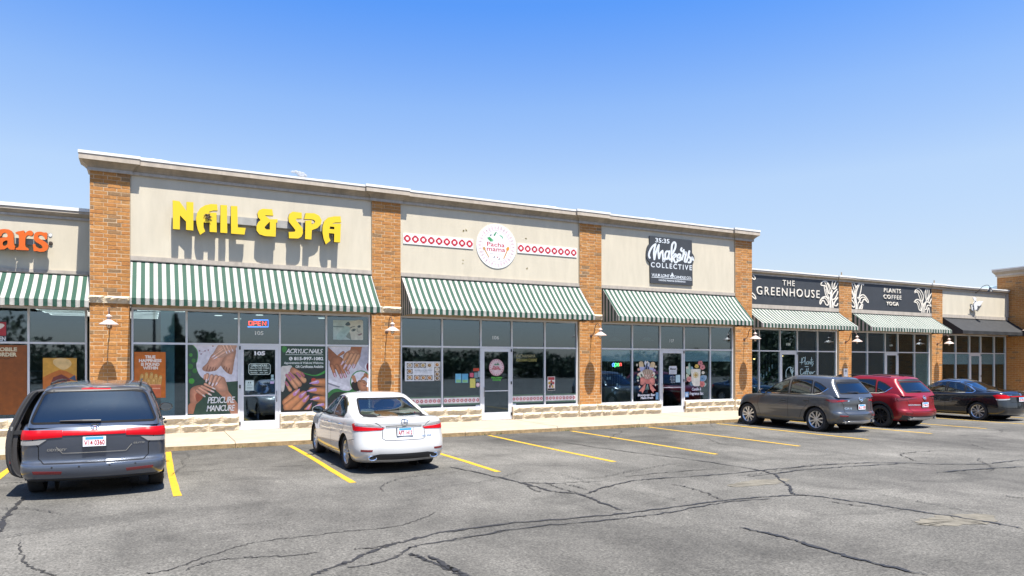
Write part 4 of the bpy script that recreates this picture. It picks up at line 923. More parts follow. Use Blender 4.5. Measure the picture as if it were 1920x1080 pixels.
# small figure sign with its own lamp on the last shop
fs_ = thing('figure_sign', 'small white winged figure sign above the black awning', 'sign', (38.5, SR, 5)); Zf = lambda p, Y: wp(1800 + p[0] / 15.43, 540 + p[1] / 15.43, Y)
for nm, yo, mt, pts in [('wing_panel', .10, 'white', [(500, 440), (560, 380), (680, 378), (640, 430), (600, 500), (545, 530)]), ('wing_panel', .10, 'white', [(330, 510), (400, 470), (420, 560), (380, 640), (430, 690), (340, 640)]),
                         ('figure_panel', .16, 'white', [(380, 270), (440, 260), (480, 300), (460, 350), (500, 400), (540, 540), (480, 650), (430, 640), (410, 540), (400, 430), (430, 370), (400, 345)]),
                         ('outline_strip', .175, 'board', [(430, 640), (480, 632), (530, 690), (480, 650)]), ('outline_strip', .175, 'board', [(400, 450), (440, 375), (475, 372), (440, 395)]), ('outline_strip', .175, 'board', [(510, 510), (550, 545), (490, 625), (520, 560)]), ('outline_strip', .175, 'board', [(330, 510), (380, 505), (415, 545), (375, 525)])]:
    part(MB().prism([[Zf(p, SR - yo) for p in pts]], SR - yo, SR - yo + (.012 if mt == 'board' else .03)), nm, M[mt], fs_, fs_)
q0 = Zf((455, 130), SR); q1 = Zf((460, 600), SR - .1); part(MB().tube([(q1[0], SR, q1[1] + .1), (q1[0], SR - .15, q1[1] + .1)], .02, 6), 'bracket', M['black'], fs_, fs_)
sl_ = thing('sign_lamp', 'small black gooseneck lamp over the winged figure sign', 'lamp', (q0[0], SR, q0[1])); mb = MB()
mb.tube(smooth_poly([(0, 0, 0), (.0, -.12, .05), (0, -.35, .28), (0, -.6, .33), (0, -.72, .18)], 4, False), .014, 6); mb.lathe([(.05, .0), (.05, -.02), (0, -.025)], 10, axis='y'); mb.obj('arm', M['black'], sl_)
MB().lathe([(.0, .22), (.05, .2), (.06, .12), (.14, -.02), (.13, -.02), (0, .1)], 16, (0, -.72, 0)).obj('shade', M['black'], sl_, smooth=True)
wl = thing('wing_lamp', 'white cone lamp on the brown brick wing at the right edge', 'lamp', (WX, 20.6, 3.9)); MB().tube([(0, 0, 0), (-.2, 0, .15), (-.38, 0, .1), (-.4, 0, 0)], .015, 6).obj('arm', M['black'], wl)
MB().lathe([(.0, .06), (.06, .04), (.22, -.04), (.21, -.05), (0, .02)], 18, (-.4, 0, -.05)).obj('shade', M['enamel'], wl, smooth=True)
nt_ = Art(PR - .012, 1560, 490, 4.694); nt_.rect(103, 943, 139, 1016, '#f2f2f2'); nt_.rect(112, 955, 130, 975, '#8d939c'); nt_.rect(112, 980, 130, 985, '#b8bcc2'); nt_.rect(112, 990, 128, 994, '#b8bcc2')
nt_.obj('notice', label='white paper notice on the brick pier behind the red car', cat='notice')
# ------------------------------------------------------------------ posters and stickers on the shop windows
SK, SK2, SKD, NP, NW = '#d8a083', '#c98a66', '#9c5a3c', '#c98aa8', '#eedfe4'
YP = GF + .044          # outer face of the panes is at GF + .05
def fit(ar, base, x0, y0, x1, y1): ar.rect(x0, y0, x1, y1, base)
# left nail poster
a = Art(YP, 340, 630, 6.75); GP = 'window posters of the nail shop'
a.rect(84, 112, 717, 990, '#35503f')
for x, y, r, c in ((120, 240, 22, '#4f9a3c'), (155, 310, 26, '#3f8038'), (115, 385, 34, '#3a7d33'), (170, 440, 30, '#3f7f36'), (130, 570, 36, '#4aa03a'), (100, 490, 26, '#2f6a33')): a.ell(x, y, r, r, c)
a.poly(smooth_poly([(140, 113), (185, 160), (207, 220), (200, 300), (190, 370), (205, 440), (240, 505), (300, 550), (420, 575), (560, 582)], 5, False) + [(716, 570), (716, 113)], '#dfdce4')
a.line([(150, 120), (195, 175), (208, 250), (196, 330)], 10, '#4c9a47')
for p, q in (((240, 190), (300, 200)), ((250, 230), (290, 195)), ((340, 180), (365, 225))): a.line([p, q], 3, '#b98f9a', 1)
for x, y in ((232, 188), (250, 228), (340, 178), (400, 128), (300, 188)): a.ell(x, y, 8, 8, '#8c3d4e')
a.sm([(385, 235), (330, 335), (268, 400), (280, 440), (345, 452), (400, 445), (440, 435), (490, 385), (560, 300), (590, 210), (480, 190)], SK)
a.sm([(545, 260), (500, 355), (520, 405), (565, 455), (615, 485), (645, 470), (668, 330), (690, 170), (600, 190)], '#d09a7b')
for x0, y0, x1, y1 in ((340, 370, 320, 438), (372, 392, 350, 448), (405, 395, 388, 446), (438, 398, 422, 438), (545, 385, 535, 420), (575, 395, 562, 445), (612, 405, 592, 470)): a.line([(x0, y0), (x1, y1)], 7, '#6b3a2c', 1)
a.sm([(470, 115), (420, 190), (390, 245), (420, 275), (520, 270), (640, 215), (690, 160), (690, 113), (560, 113)], '#e3b296')
for p, q in (((560, 150), (395, 265)), ((590, 180), (420, 285)), ((620, 120), (650, 185)), ((570, 118), (610, 200)), ((530, 120), (575, 215))): a.finger(p, q, 17, 11, '#e6b89c', NW, .16)
a.sm([(390, 505), (520, 515), (560, 560), (595, 700), (560, 725), (470, 715), (415, 660), (390, 600)], '#d29a7c'); a.poly([(470, 715), (590, 690), (716, 860), (716, 985), (625, 985), (560, 810)], '#c48a6c')
for p, q, r in (((330, 495), (315, 570), 24), ((385, 510), (352, 615), 25), ((440, 515), (390, 630), 24), ((490, 525), (440, 612), 22)): a.finger(p, q, r, r * .6, '#e0ab8d', NW, .22)
a.finger((300, 500), (290, 545), 14, 10, SK)
a.sm([(112, 690), (150, 645), (240, 620), (310, 640), (330, 690), (270, 780), (190, 860), (130, 880), (108, 800)], '#cf8f70'); a.poly([(108, 850), (190, 850), (150, 985), (86, 985), (86, 880)], '#bd7d5e')
a.sm([(180, 740), (240, 720), (270, 780), (200, 830)], '#a3593f')
for p, q, r in (((300, 610), (420, 668), 18), ((260, 640), (405, 705), 20), ((230, 660), (372, 745), 20), ((200, 690), (292, 762), 20)): a.finger(p, q, r, r * .6, '#dfa587', '#e8e2de', .18)
a.text('PEDICURE', 330, 772, 680, 845, '#eef0ee', shear=.25, bold=.012, sp=.85); a.text('MANICURE', 318, 878, 680, 945, '#eef0ee', shear=.25, bold=.012, sp=.85)
a.obj('poster', label='pedicure manicure window poster with hands and feet, left of the nail shop door', cat='poster', group=GP)
# acrylic nails poster
a = Art(YP, 510, 630, 6.75); a.rect(113, 126, 680, 958, '#27332f'); a.rect(113, 126, 680, 400, '#2f4a3d')
a.sm([(125, 165), (150, 128), (190, 150), (170, 200), (140, 205)], '#3e8a3c')
a.poly(smooth_poly([(360, 440), (420, 470), (500, 490), (580, 485), (679, 430)], 5, False) + smooth_poly([(679, 465), (580, 505), (500, 502), (420, 480)], 5, False), '#3f9a40')
a.rect(170, 233, 648, 241, '#e8ece8'); a.text('ACRYLIC NAILS', 172, 160, 645, 222, '#f2f4f2', shear=.28, bold=.012, sp=.85)
a.ell(238, 286, 23, 23, '#f2f4f2'); a.line([(230, 276), (234, 292), (246, 298)], 6, '#2f4a3d'); a.text('815-997-1082', 278, 264, 650, 308, '#f4f6f4', bold=.035)
a.text('Appointments & Walk-ins Welcome', 152, 325, 650, 362, '#e6eae6', bold=.02, sp=.95); a.text('Gift Certificates Available', 297, 370, 650, 404, '#e6eae6', bold=.02, sp=.95)
a.sm([(114, 400), (180, 378), (250, 378), (245, 460), (180, 520), (165, 600), (150, 690), (118, 695), (114, 560)], '#d9d4cc')
a.sm([(250, 395), (330, 430), (400, 470), (412, 510), (360, 520), (280, 480), (225, 460)], '#c98c68')
for p, q, r in (((300, 640), (190, 500), 34), ((345, 610), (230, 475), 36), ((405, 565), (325, 480), 34), ((230, 680), (178, 590), 26)): a.finger(p, q, r * .9, r * .62, '#d79a72', '#b96d8e', .38)
a.finger((380, 470), (405, 505), 14, 12, '#b96a72'); a.ell(415, 555, 18, 24, '#d8a878')
for p, q, r in (((676, 590), (530, 585), 52), ((676, 700), (500, 682), 52), ((676, 800), (540, 790), 44), ((676, 880), (600, 870), 40)):
    a.finger(p, q, r, r * .70, '#cf8a58', None); a.cap((q[0] + 45, q[1] - 4), (q[0] - 50, q[1] + 14), r * .42, r * .13, '#c99ad2'); a.cap((q[0] + 35, q[1] - 12), (q[0] - 30, q[1] + 4), r * .14, r * .06, '#e6cdea')
a.ell(525, 550, 28, 18, '#c0453c')
for p, q, r in (((180, 840), (320, 700), 50), ((200, 900), (400, 730), 56), ((290, 945), (440, 780), 48), ((440, 940), (480, 880), 34)):
    a.finger(p, q, r, r * .64, '#d48f5e', None); d = Vector((q[0] - p[0], q[1] - p[1])).normalized(); a.cap((q[0] - d.x * 50, q[1] - d.y * 50), (q[0] + d.x * 40, q[1] + d.y * 40), r * .45, r * .12, '#c686b4'); a.cap((q[0] - d.x * 30, q[1] - d.y * 30 - 4), (q[0] + d.x * 25, q[1] + d.y * 25 - 3), r * .15, r * .05, '#e4c3dc')
a.rect(113, 940, 680, 958, '#2a211c')
a.obj('poster', label='acrylic nails window poster with a phone number, right of the nail shop door', cat='poster', group=GP)
# right nail poster
a = Art(YP, 510, 630, 6.75); a.rect(711, 134, 1249, 965, '#d9d6dc'); a.sm([(1060, 135), (1249, 135), (1249, 420), (1120, 380), (1080, 250)], '#b9b8c4')
a.poly([(712, 545), (980, 640), (960, 690), (712, 600)], '#eceaf0'); a.poly([(712, 590), (860, 640), (850, 655), (712, 610)], '#8d8a98')
a.poly([(712, 140), (830, 250), (880, 330), (790, 400), (712, 300)], '#9c6242'); a.sm([(760, 270), (860, 260), (920, 330), (900, 420), (800, 420), (730, 380)], '#b0724e')
for p, q, r in (((760, 380), (800, 505), 24), ((820, 380), (880, 520), 26), ((870, 370), (930, 515), 25), ((920, 380), (970, 470), 22)): a.finger(p, q, r, r * .68, '#b97a54', '#d9b8c8', .22)
a.poly([(1000, 137), (1140, 137), (1120, 240), (980, 220)], '#a86c48'); a.sm([(900, 250), (960, 190), (1060, 170), (1110, 230), (1100, 290), (1000, 300), (920, 290)], '#c98f68')
for p, q, r in (((960, 230), (885, 350), 25), ((1010, 240), (915, 400), 27), ((1060, 240), (965, 405), 27), ((1095, 250), (1030, 395), 25)): a.finger(p, q, r, r * .66, '#d09a72', '#dcc2d2', .2)
a.finger((900, 210), (840, 250), 18, 12, '#b97a54'); a.ell(1230, 390, 55, 50, '#eef0f2'); a.ell(1222, 390, 30, 52, '#7c1f2a')
a.poly(smooth_poly([(711, 720), (760, 680), (830, 665), (900, 690), (980, 690), (1040, 640)], 5, False) + [(1249, 640), (1249, 965), (711, 965)], '#3b7f42')
a.poly(smooth_poly([(711, 790), (780, 720), (870, 705)], 5, False) + [(1249, 760), (1249, 965), (711, 965)], '#26352f')
a.ell(1122, 580, 135, 145, '#3f9147', n=36); a.ell(1122, 580, 122, 132, '#e9e6ea', n=36)
a.sm([(1010, 590), (1060, 570), (1090, 600), (1110, 690), (1040, 690), (1005, 640)], '#2c2320'); a.sm([(1085, 570), (1160, 555), (1205, 600), (1190, 640), (1235, 660), (1225, 700), (1130, 700), (1090, 650)], '#c58a66')
a.line([(1095, 565), (1125, 575)], 6, '#3c2a24', 1); a.line([(1150, 590), (1175, 600)], 5, '#3c2a24', 1); a.ell(1165, 630, 14, 6, '#9c4a44')
a.cap((1180, 490), (1242, 530), 22, 20, '#b87c58'); a.cap((1130, 545), (1180, 500), 10, 16, '#b87c58'); a.cap((1030, 520), (1050, 570), 24, 20, '#c58a66')
a.obj('poster', label='window poster with hands and a round facial picture, right end of the nail shop', cat='poster', group=GP)
# face poster in the top right pane
a = Art(YP, 600, 590, 13.5); a.rect(332, 132, 1090, 640, '#b9cfcf'); a.poly([(332, 290), (620, 300), (600, 320), (332, 310)], '#5d7f86')
for i in range(5): a.rect(350 + i * 18, 150 + i * 28, 720 - i * 12, 160 + i * 28, '#7f9aa2')
a.sm([(640, 280), (740, 180), (880, 150), (1085, 160), (1088, 600), (980, 636), (800, 636), (660, 550), (740, 420)], '#cfd2c4'); a.sm([(400, 560), (520, 400), (640, 290), (760, 330), (740, 430), (660, 540), (560, 630), (430, 630)], '#a9c6c4')
a.sm([(640, 240), (720, 180), (770, 260), (680, 280)], '#48606a'); a.line([(760, 340), (820, 310), (880, 300)], 16, '#5f6f6c'); a.ell(850, 390, 60, 34, '#7d8f8c', -.3); a.ell(990, 300, 45, 34, '#6a7c7c', -.3); a.ell(855, 392, 26, 18, '#33424a'); a.ell(992, 300, 20, 18, '#33424a')
a.line([(940, 340), (950, 430), (1010, 440)], 14, '#9aa39a'); a.sm([(950, 510), (1010, 480), (1060, 470), (1055, 505), (1000, 530)], '#8a7a76'); a.sm([(660, 550), (740, 440), (780, 560), (790, 636), (720, 600)], '#8a9a94')
a.obj('poster', label='pale poster of a face in the upper right pane of the nail shop', cat='poster')
# orange food poster
a = Art(YP, 240, 640, 7.2); a.rect(84, 142, 508, 760, '#c8690e')
a.text('TRUE', 228, 188, 370, 232, '#f3e9dc', bold=.05); a.text('HAPPINESS', 148, 238, 452, 282, '#f3e9dc', bold=.05); a.text('IS FOUND', 176, 288, 426, 332, '#f3e9dc', bold=.05); a.text('WITHIN', 202, 338, 404, 380, '#f3e9dc', bold=.05)
a.line([(262, 390), (280, 384), (300, 394), (318, 386), (342, 392)], 4, '#5a2c0a')
for p, q in (((165, 600), (190, 460)), ((240, 600), (250, 440)), ((300, 600), (318, 440)), ((370, 600), (378, 460)), ((415, 600), (440, 480)), ((200, 600), (160, 540)), ((280, 600), (275, 520)), ((340, 600), (345, 520))):
    a.cap(p, q, 34, 26, '#a9752c'); a.cap(p, q, 28, 20, '#d2a052'); a.ell(q[0] + 4, q[1] + 12, 9, 7, '#e5c98a'); a.ell((p[0] + q[0]) / 2, (p[1] + q[1]) / 2, 8, 6, '#b98234')
a.poly([(160, 580), (446, 580), (446, 750), (190, 750)], '#d0683c'); a.poly([(160, 580), (446, 580), (446, 592), (160, 592)], '#e39a70')
for k in range(7): a.ell(305 + k * 20, 636, 8, 8, '#eabf9c', n=8)
a.obj('poster', label='orange poster reading true happiness is found within, in the left nail shop pane', cat='poster')
# left shop: plain abstract panel and open sign
YL = GL + .044
a = Art(YL, 0, 560, 7.2); a.rect(578, 800, 1036, 1240, '#d9a23e'); a.sm([(720, 830), (820, 800), (940, 830), (960, 900), (860, 960), (740, 900)], '#ecc98a'); a.poly([(578, 1060), (700, 1000), (800, 960), (900, 980), (1036, 1050), (1036, 1240), (578, 1240)], '#c9742e')
a.poly([(640, 1240), (720, 1060), (830, 1020), (940, 1080), (1000, 1240)], '#7a3a34'); a.poly([(740, 1240), (800, 1110), (900, 1120), (930, 1240)], '#3c3a52'); a.poly([(930, 1080), (1010, 1030), (1030, 1110)], '#3f5878')
a.obj('poster', label='yellow and orange picture panel in the left shop window behind the minivan', cat='poster')
a = Art(YL, 0, 560, 7.2); a.rect(-120, 300, 92, 580, '#2a2c38'); a.rect(-110, 312, 82, 500, '#b3323e'); a.sm([(-60, 350), (20, 335), (60, 360), (20, 400), (-50, 420)], '#e9e3e3'); a.text('OPEN', -112, 508, 76, 572, '#f2f2f2', bold=.04)
a.obj('open_sign', label='red and dark open sign in the upper left shop window', cat='sign')
a = Art(YL, 0, 560, 7.2); a.rect(-330, 620, 366, 1560, '#8a4a12'); a.text('MOBILE', -75, 655, 230, 712, '#d8cfae', bold=.05); a.text('ORDER', -48, 725, 228, 782, '#d8cfae', bold=.05); a.line([(-40, 810), (30, 800), (90, 815), (150, 795), (205, 800)], 7, '#3a2008')
a.obj('window_film', label='brown orange mobile order film on the left shop window', cat='window film')

# lettering, numbers and small stickers
def glass_text(st, x0, y0, x1, y1, ox, oy, k, col, label=None, cat='lettering', **kw):
    a = Art(YP - .003, ox, oy, k); a.text(st, x0, y0, x1, y1, col, **kw); return a.obj('window_lettering', label=label, cat=cat)
a = Art(YP, 420, 540, 3.6); a.text('105', 209, 290, 267, 318, '#dfe6e6', bold=.03); a.obj('unit_number', label='white number 105 on the pane above the nail shop door', cat='number')
a = Art(GF + .028, 440, 640, 6.755); a.text('105', 250, 125, 386, 178, '#f2f4f4', bold=.05)
o8 = [(195, 280), (435, 280), (455, 300), (455, 400), (435, 422), (195, 422), (175, 400), (175, 300)]; a.poly(o8, '#cfe0d6'); a.poly([(198, 286), (432, 286), (449, 303), (449, 397), (432, 416), (198, 416), (181, 397), (181, 303)], '#20322c')
a.text('OPEN HOURS :', 205, 292, 425, 320, '#d4e6dc', bold=.04); a.text('Mon-Fri: 9:30 -7:30pm', 200, 330, 440, 350, '#d4e6dc', bold=.03); a.text('Saturday: 9:30 -6pm', 188, 358, 412, 380, '#d4e6dc', bold=.03); a.text('Sunday:   am-  pm', 202, 388, 418, 408, '#d4e6dc', bold=.03)
a.obj('door_lettering', label='number 105 and opening hours lettering on the nail shop door', cat='lettering')
a = Art(GF + .028, 440, 640, 6.755); a.rect(136, 494, 243, 622, '#c9dcd8'); a.ell(176, 522, 6, 11, '#3c4a4a'); a.ell(200, 522, 6, 11, '#3c4a4a')
for y in (552, 580, 600): a.rect(155, y, 222 - (600 - y) * 0, y + 5, '#7c8f8e')
a.obj('notice', label='pale paper notice on the lower nail shop door glass', cat='notice')
a = Art(GF + .028, 440, 640, 6.755); a.rect(460, 422, 494, 452, '#9fc0c4'); a.rect(460, 458, 494, 490, '#9fc0c4'); a.rect(450, 508, 498, 536, '#c7b2dc'); a.obj('sticker', label='small blue and lilac stickers at the right of the nail shop door glass', cat='sticker')
a = Art(YP, 730, 570, 4.32); a.text('106', 836, 258, 888, 288, '#dfe6e6', bold=.03); a.obj('unit_number', label='white number 106 above the restaurant door', cat='number')
a = Art(YP, 1080, 580, 4.908); a.text('107', 860, 276, 902, 304, '#cfd8d8', bold=.03); a.obj('unit_number', label='white number 107 above the candle shop door', cat='number')
a = Art(YP + RO, 1400, 600, 9); a.text('108', 668, 388, 740, 432, '#cfdcd8', bold=.03); a.obj('unit_number', label='white number 108 above the plant shop door', cat='number')
a = Art(YP + RO, 1580, 600, 9); a.text('109', 795, 412, 845, 446, '#cfdcd8', bold=.03); a.obj('unit_number', label='white number 109 above the yoga shop door', cat='number')

# menu poster of the restaurant
a = Art(YP, 730, 570, 4.32); a.rect(126, 466, 414, 622, '#e4e6e8')
for x, y, c in ((165, 497, '#b9a58c'), (222, 497, '#b98a5c'), (273, 497, '#c0a468'), (325, 497, '#8f6c46'), (387, 492, '#b5763e'), (165, 545, '#a6703c'), (165, 595, '#b08a54'), (224, 597, '#c07a4a'), (275, 597, '#a5703c'), (326, 597, '#b8743a'), (387, 530, '#d3c8b8'), (387, 568, '#8a6448'), (387, 602, '#5c4438')):
    a.rect(x - 24, y - 20, x + 24, y + 20, '#7d7468' if (x + y) % 3 else '#d8d2c8'); a.ell(x, y, 19, 17, '#e8e2d8'); a.ell(x, y, 14, 13, c); a.ell(x + 3, y - 3, 6, 5, '#d9b872')
a.text('PACHAMAMA PERUVIAN', 205, 532, 342, 543, '#8c9096'); a.text('RESTAURANT', 248, 546, 310, 554, '#a5a9ae')
a.obj('menu_poster', label='white menu poster with pictures of dishes in the restaurant window', cat='poster')
YS = YP - .002
for i, (p0, p1) in enumerate((((140, 768), (428, 813)), ((445, 768), (738, 813)))):
    a = Art(YP, 730, 570, 4.32); z1, z0 = wp(730 + 300 / 4.32, 570 + 764 / 4.32, YP)[1], wp(730 + 300 / 4.32, 570 + 812 / 4.32, YP)[1]
    x0, x1 = MX[1][i] + .06, MX[1][i + 1] - .03
    a.polyw([(x0, z0 - .05), (x1, z0 - .05), (x1, z1 + .05), (x0, z1 + .05)], '#5c7a66'); a.polyw([(x0, z0), (x1, z0), (x1, z1), (x0, z1)], '#e6dede')
    for k in range(9): chakana(a, x0 + (k + .5) * (x1 - x0) / 9, (z0 + z1) / 2, .052, '#c0283c', '#e8e0e0')
    a.obj('border_strip', label=['red and white border strip at the bottom of the leftmost restaurant pane', 'red and white border strip just left of the restaurant door'][i], cat='sticker', group='border strips on the restaurant windows')
for i in (3, 4):
    a = Art(YP); x0, x1 = MX[1][i] + .03, MX[1][i + 1] - .06
    a.polyw([(x0, z0 - .05), (x1, z0 - .05), (x1, z1 + .05), (x0, z1 + .05)], '#5c7a66'); a.polyw([(x0, z0), (x1, z0), (x1, z1), (x0, z1)], '#e6dede')
    for k in range(9): chakana(a, x0 + (k + .5) * (x1 - x0) / 9, (z0 + z1) / 2, .052, '#c0283c', '#e8e0e0')
    a.obj('border_strip', label=['red and white border strip just right of the restaurant door', 'red and white border strip at the bottom of the rightmost restaurant pane'][i - 3], cat='sticker', group='border strips on the restaurant windows')
for nm, lab, shapes in (
    ('flyer', 'two blue and green flyers side by side in the restaurant window', [(535, 565, 583, 638, '#6fb4d6'), (540, 612, 580, 636, '#8cc08a'), (588, 565, 638, 638, '#5fa6cc'), (592, 614, 634, 636, '#8cc08a')]),
    ('sticker', 'orange red sticker left of the restaurant door', [(680, 520, 727, 543, '#c9452c')]), ('sticker', 'pink square sticker left of the restaurant door', [(652, 558, 682, 592, '#d9647c')]),
    ('sticker', 'grey blue stickers left of the restaurant door', [(688, 555, 716, 598, '#7f98a2'), (719, 545, 734, 592, '#9fb4bc'), (702, 606, 732, 628, '#6f8c94')]), ('flyer', 'yellow paper flyer left of the restaurant door', [(653, 604, 697, 678, '#d8cf6a')]),
    ('sticker', 'small white sticker at the foot of the pane left of the restaurant door', [(700, 818, 734, 832, '#d6dade')]), ('sticker', 'small white sticker at the foot of the pane right of the restaurant door', [(1000, 808, 1026, 820, '#c6ccd2')])):
    a = Art(YP, 730, 570, 4.32)
    for x0, y0, x1, y1, c in shapes: a.rect(x0, y0, x1, y1, c)
    a.obj(nm, label=lab, cat=nm)
a = Art(YP, 730, 570, 4.32); a.ell(718, 655, 16, 18, '#d9a9b4'); a.ell(718, 655, 10, 12, '#ecd6da'); a.obj('sticker', label='round pink sticker beside the yellow flyer', cat='sticker')
a = Art(YP, 730, 570, 4.32); a.rect(1282, 588, 1342, 700, '#e6dcd6'); a.rect(1286, 592, 1338, 615, '#a83c40')
for x, y, c in ((1296, 640, '#c9a032'), (1312, 650, '#3f3a34'), (1328, 640, '#b03a3c'), (1300, 668, '#6f2a30'), (1322, 668, '#c9a04a'), (1312, 628, '#b0503c')): a.ell(x, y, 9, 12, c, n=10)
a.rect(1284, 684, 1340, 698, '#3a3436'); a.obj('flyer', label='busy red and cream flyer in the far right restaurant pane', cat='flyer')
a = Art(GF + .028, 730, 570, 4.32); a.ell(868, 514, 61, 69, '#b98a90', n=36); a.ell(868, 514, 56, 64, '#e3c6c8', n=36); a.ell(868, 514, 44, 50, '#d9c2c4', n=36)
for k in range(20): t = 2 * pi * k / 20; a.ell(868 + 50 * cos(t), 514 + 57 * sin(t), 4, 5, '#b56a74', n=6)
a.text('Pacha', 840, 500, 892, 520, '#b5283c', bold=.03); a.text('mama', 830, 520, 902, 534, '#b5283c', bold=.03); a.poly([(845, 495), (858, 480), (868, 490), (880, 474), (892, 496)], '#5c8a68'); a.text('PERUVIAN', 826, 590, 912, 604, '#5fc24a', bold=.03); a.text('CUISINE', 836, 608, 902, 622, '#5fc24a', bold=.03)
a.obj('door_sticker', label='round pink restaurant sticker with green lettering on the glass door', cat='sticker')
a = Art(YP, 730, 570, 4.32); a.text('PACHAMAMA', 1028, 408, 1182, 434, '#a9a57c', shear=.2); a.text('PERUVIAN CUISINE', 1028, 442, 1196, 466, '#b5ae62', shear=.2); a.obj('window_lettering', label='thin yellowish restaurant name lettering right of the restaurant door', cat='lettering')

# candle shop: bouquet, candle, door lettering
a = Art(YP, 1170, 660, 9.818)
for x, y in ((240, 240), (430, 185), (585, 270), (258, 525), (580, 605), (285, 640)): a.poly([(x, y - 32), (x + 9, y - 8), (x + 26, y), (x + 9, y + 8), (x, y + 32), (x - 9, y + 8), (x - 26, y), (x - 9, y - 8)], '#e9e0cc')
for p, q, r in (((330, 320), (315, 210), 42), ((500, 330), (530, 225), 44)): a.cap(p, q, r * .9, r, '#d9bf95'); a.poly([(p[0] - 48, p[1] - 45), (p[0] + 50, p[1] - 45), (p[0] + 30, p[1] + 60), (p[0] - 20, p[1] + 60)], '#a9aed0')
for x, y in ((395, 210), (455, 235)): a.sm([(x, y - 55), (x + 22, y - 10), (x, y + 40), (x - 22, y - 10)], '#cdd2da')
for x0, y0, x1, y1 in ((380, 330, 400, 250), (430, 320, 425, 240), (460, 320, 470, 250)): a.line([(x0, y0), (x1, y1)], 12, '#9aa0c8', 1)
for x, y, c in ((270, 320, '#d99a8a'), (560, 335, '#a58ac0'), (265, 415, '#cfa38c'), (255, 470, '#7fae8c'), (575, 465, '#8fb59a'), (545, 420, '#d8b49c')):
    for k in range(5): t = 2 * pi * k / 5; a.ell(x + 14 * cos(t), y + 14 * sin(t), 13, 13, c, n=8)
    a.ell(x, y, 7, 7, '#efe2b8', n=8)
a.sm([(340, 350), (400, 320), (460, 320), (530, 350), (500, 470), (430, 500), (360, 470)], '#b59c86')
for k in range(9): a.line([(350 + k * 20, 350 + abs(k - 4) * 4), (395 + k * 8, 480)], 8, '#cdb7a2' if k % 2 else '#8f7460', 1)
for k in range(14): a.ell(385 + (k * 37) % 95, 420 + (k * 53) % 70, 9, 9, '#e8cfc0' if k % 2 else '#d99a92', n=7)
a.poly([(255, 400), (330, 350), (375, 440), (300, 480)], '#e8e0cc'); a.poly([(298, 410), (325, 400), (350, 450), (322, 462)], '#4c5a48'); a.poly([(500, 440), (545, 360), (575, 400), (530, 470)], '#e8e0cc'); a.poly([(500, 440), (530, 400), (548, 420), (520, 455)], '#b0604c')
a.sm([(425, 520), (360, 470), (305, 470), (295, 530), (305, 600), (360, 600)], '#e08d80'); a.sm([(435, 520), (500, 470), (555, 470), (568, 530), (555, 600), (500, 600)], '#e08d80'); a.sm([(400, 510), (465, 510), (468, 580), (400, 580)], '#d27c70')
a.poly([(400, 580), (370, 600), (275, 720), (320, 725), (335, 765), (385, 680)], '#dc8a7e'); a.poly([(465, 580), (500, 600), (588, 710), (545, 715), (540, 755), (480, 680)], '#dc8a7e')
for x in (395, 415, 435, 455): a.line([(430, 590), (x, 690)], 9, '#7f9a92', 1)
a.text('Bouquet Bar', 250, 770, 580, 822, '#dfe0ea', bold=.04, shear=.1); a.text('Made Fresh', 305, 822, 535, 862, '#dfe0ea', bold=.04, shear=.1); a.rect(582, 745, 632, 875, '#7aa9cc')
a.obj('window_picture', label='painted bouquet with a big pink bow in the candle shop window', cat='window picture')
a = Art(YP, 1170, 660, 9.818)
for pts, c in (([(1200, 195), (1228, 290), (1215, 380), (1175, 330)], '#8fb0a0'), ([(1150, 300), (1220, 320), (1215, 420), (1150, 380)], '#a3bfae'), ([(1240, 265), (1275, 300), (1240, 350)], '#9cb8c4'), ([(1150, 400), (1200, 440), (1180, 520), (1145, 470)], '#c9cfae'), ([(1420, 440), (1520, 440), (1500, 520), (1420, 560)], '#9ab0c0'), ([(1440, 560), (1515, 580), (1480, 640)], '#a9c4b8')): a.sm(pts, c)
def flower(x, y, r, c, c2):
    for k in range(5): t = 2 * pi * k / 5 + .3; a.ell(x + r * .5 * cos(t), y + r * .5 * sin(t), r * .55, r * .55, c, n=10)
    a.ell(x, y, r * .25, r * .25, c2, n=8)
for f in ((1405, 205, 45, '#cf7f80', '#8c3c40'), (1445, 280, 48, '#d68a8a', '#9c4444'), (1340, 262, 38, '#dcb85a', '#a8802c'), (1200, 500, 50, '#d68f88', '#a04c48'), (1440, 490, 52, '#6f97b4', '#3c5a78'), (1250, 585, 42, '#5f8298', '#34505f'), (1435, 590, 55, '#d07a74', '#963c3c'), (1455, 380, 28, '#e2dccb', '#b09c5c'), (1165, 290, 24, '#e2dccb', '#b09c5c')): flower(*f)
a.poly(round_poly([(1228, 315), (1410, 310), (1392, 630), (1282, 630), (1245, 560)], 25), '#ece6d6'); a.ell(1320, 425, 50, 55, '#d8c48c'); a.ell(1320, 425, 38, 42, '#e6d8ac'); a.poly([(1320, 380), (1332, 415), (1360, 425), (1332, 440), (1320, 475), (1308, 440), (1280, 425), (1308, 415)], '#b98f3c')
a.text('Candle &', 1250, 655, 1420, 708, '#dfe0ea', bold=.03, shear=.15); a.text('Fragrance Bar.', 1205, 735, 1465, 805, '#dfe0ea', bold=.03, shear=.15); a.rect(1122, 735, 1190, 830, '#6ba3d8'); a.ell(1156, 785, 26, 36, '#cfe0f0')
a.obj('window_picture', label='painted white candle with flowers in the candle shop window', cat='window picture')
a = Art(GF + .028, 1170, 660, 9.818); a.poly([(832, 258), (970, 258), (970, 280), (980, 310), (970, 340), (970, 410), (832, 410), (832, 340), (822, 310), (832, 280)], '#d4d7dc'); a.text('Makers', 845, 290, 962, 332, '#2c3036', shear=.2, bold=.03)
for y in (352, 372, 392): a.rect(845, y, 958, y + 8, '#9a9ea8')
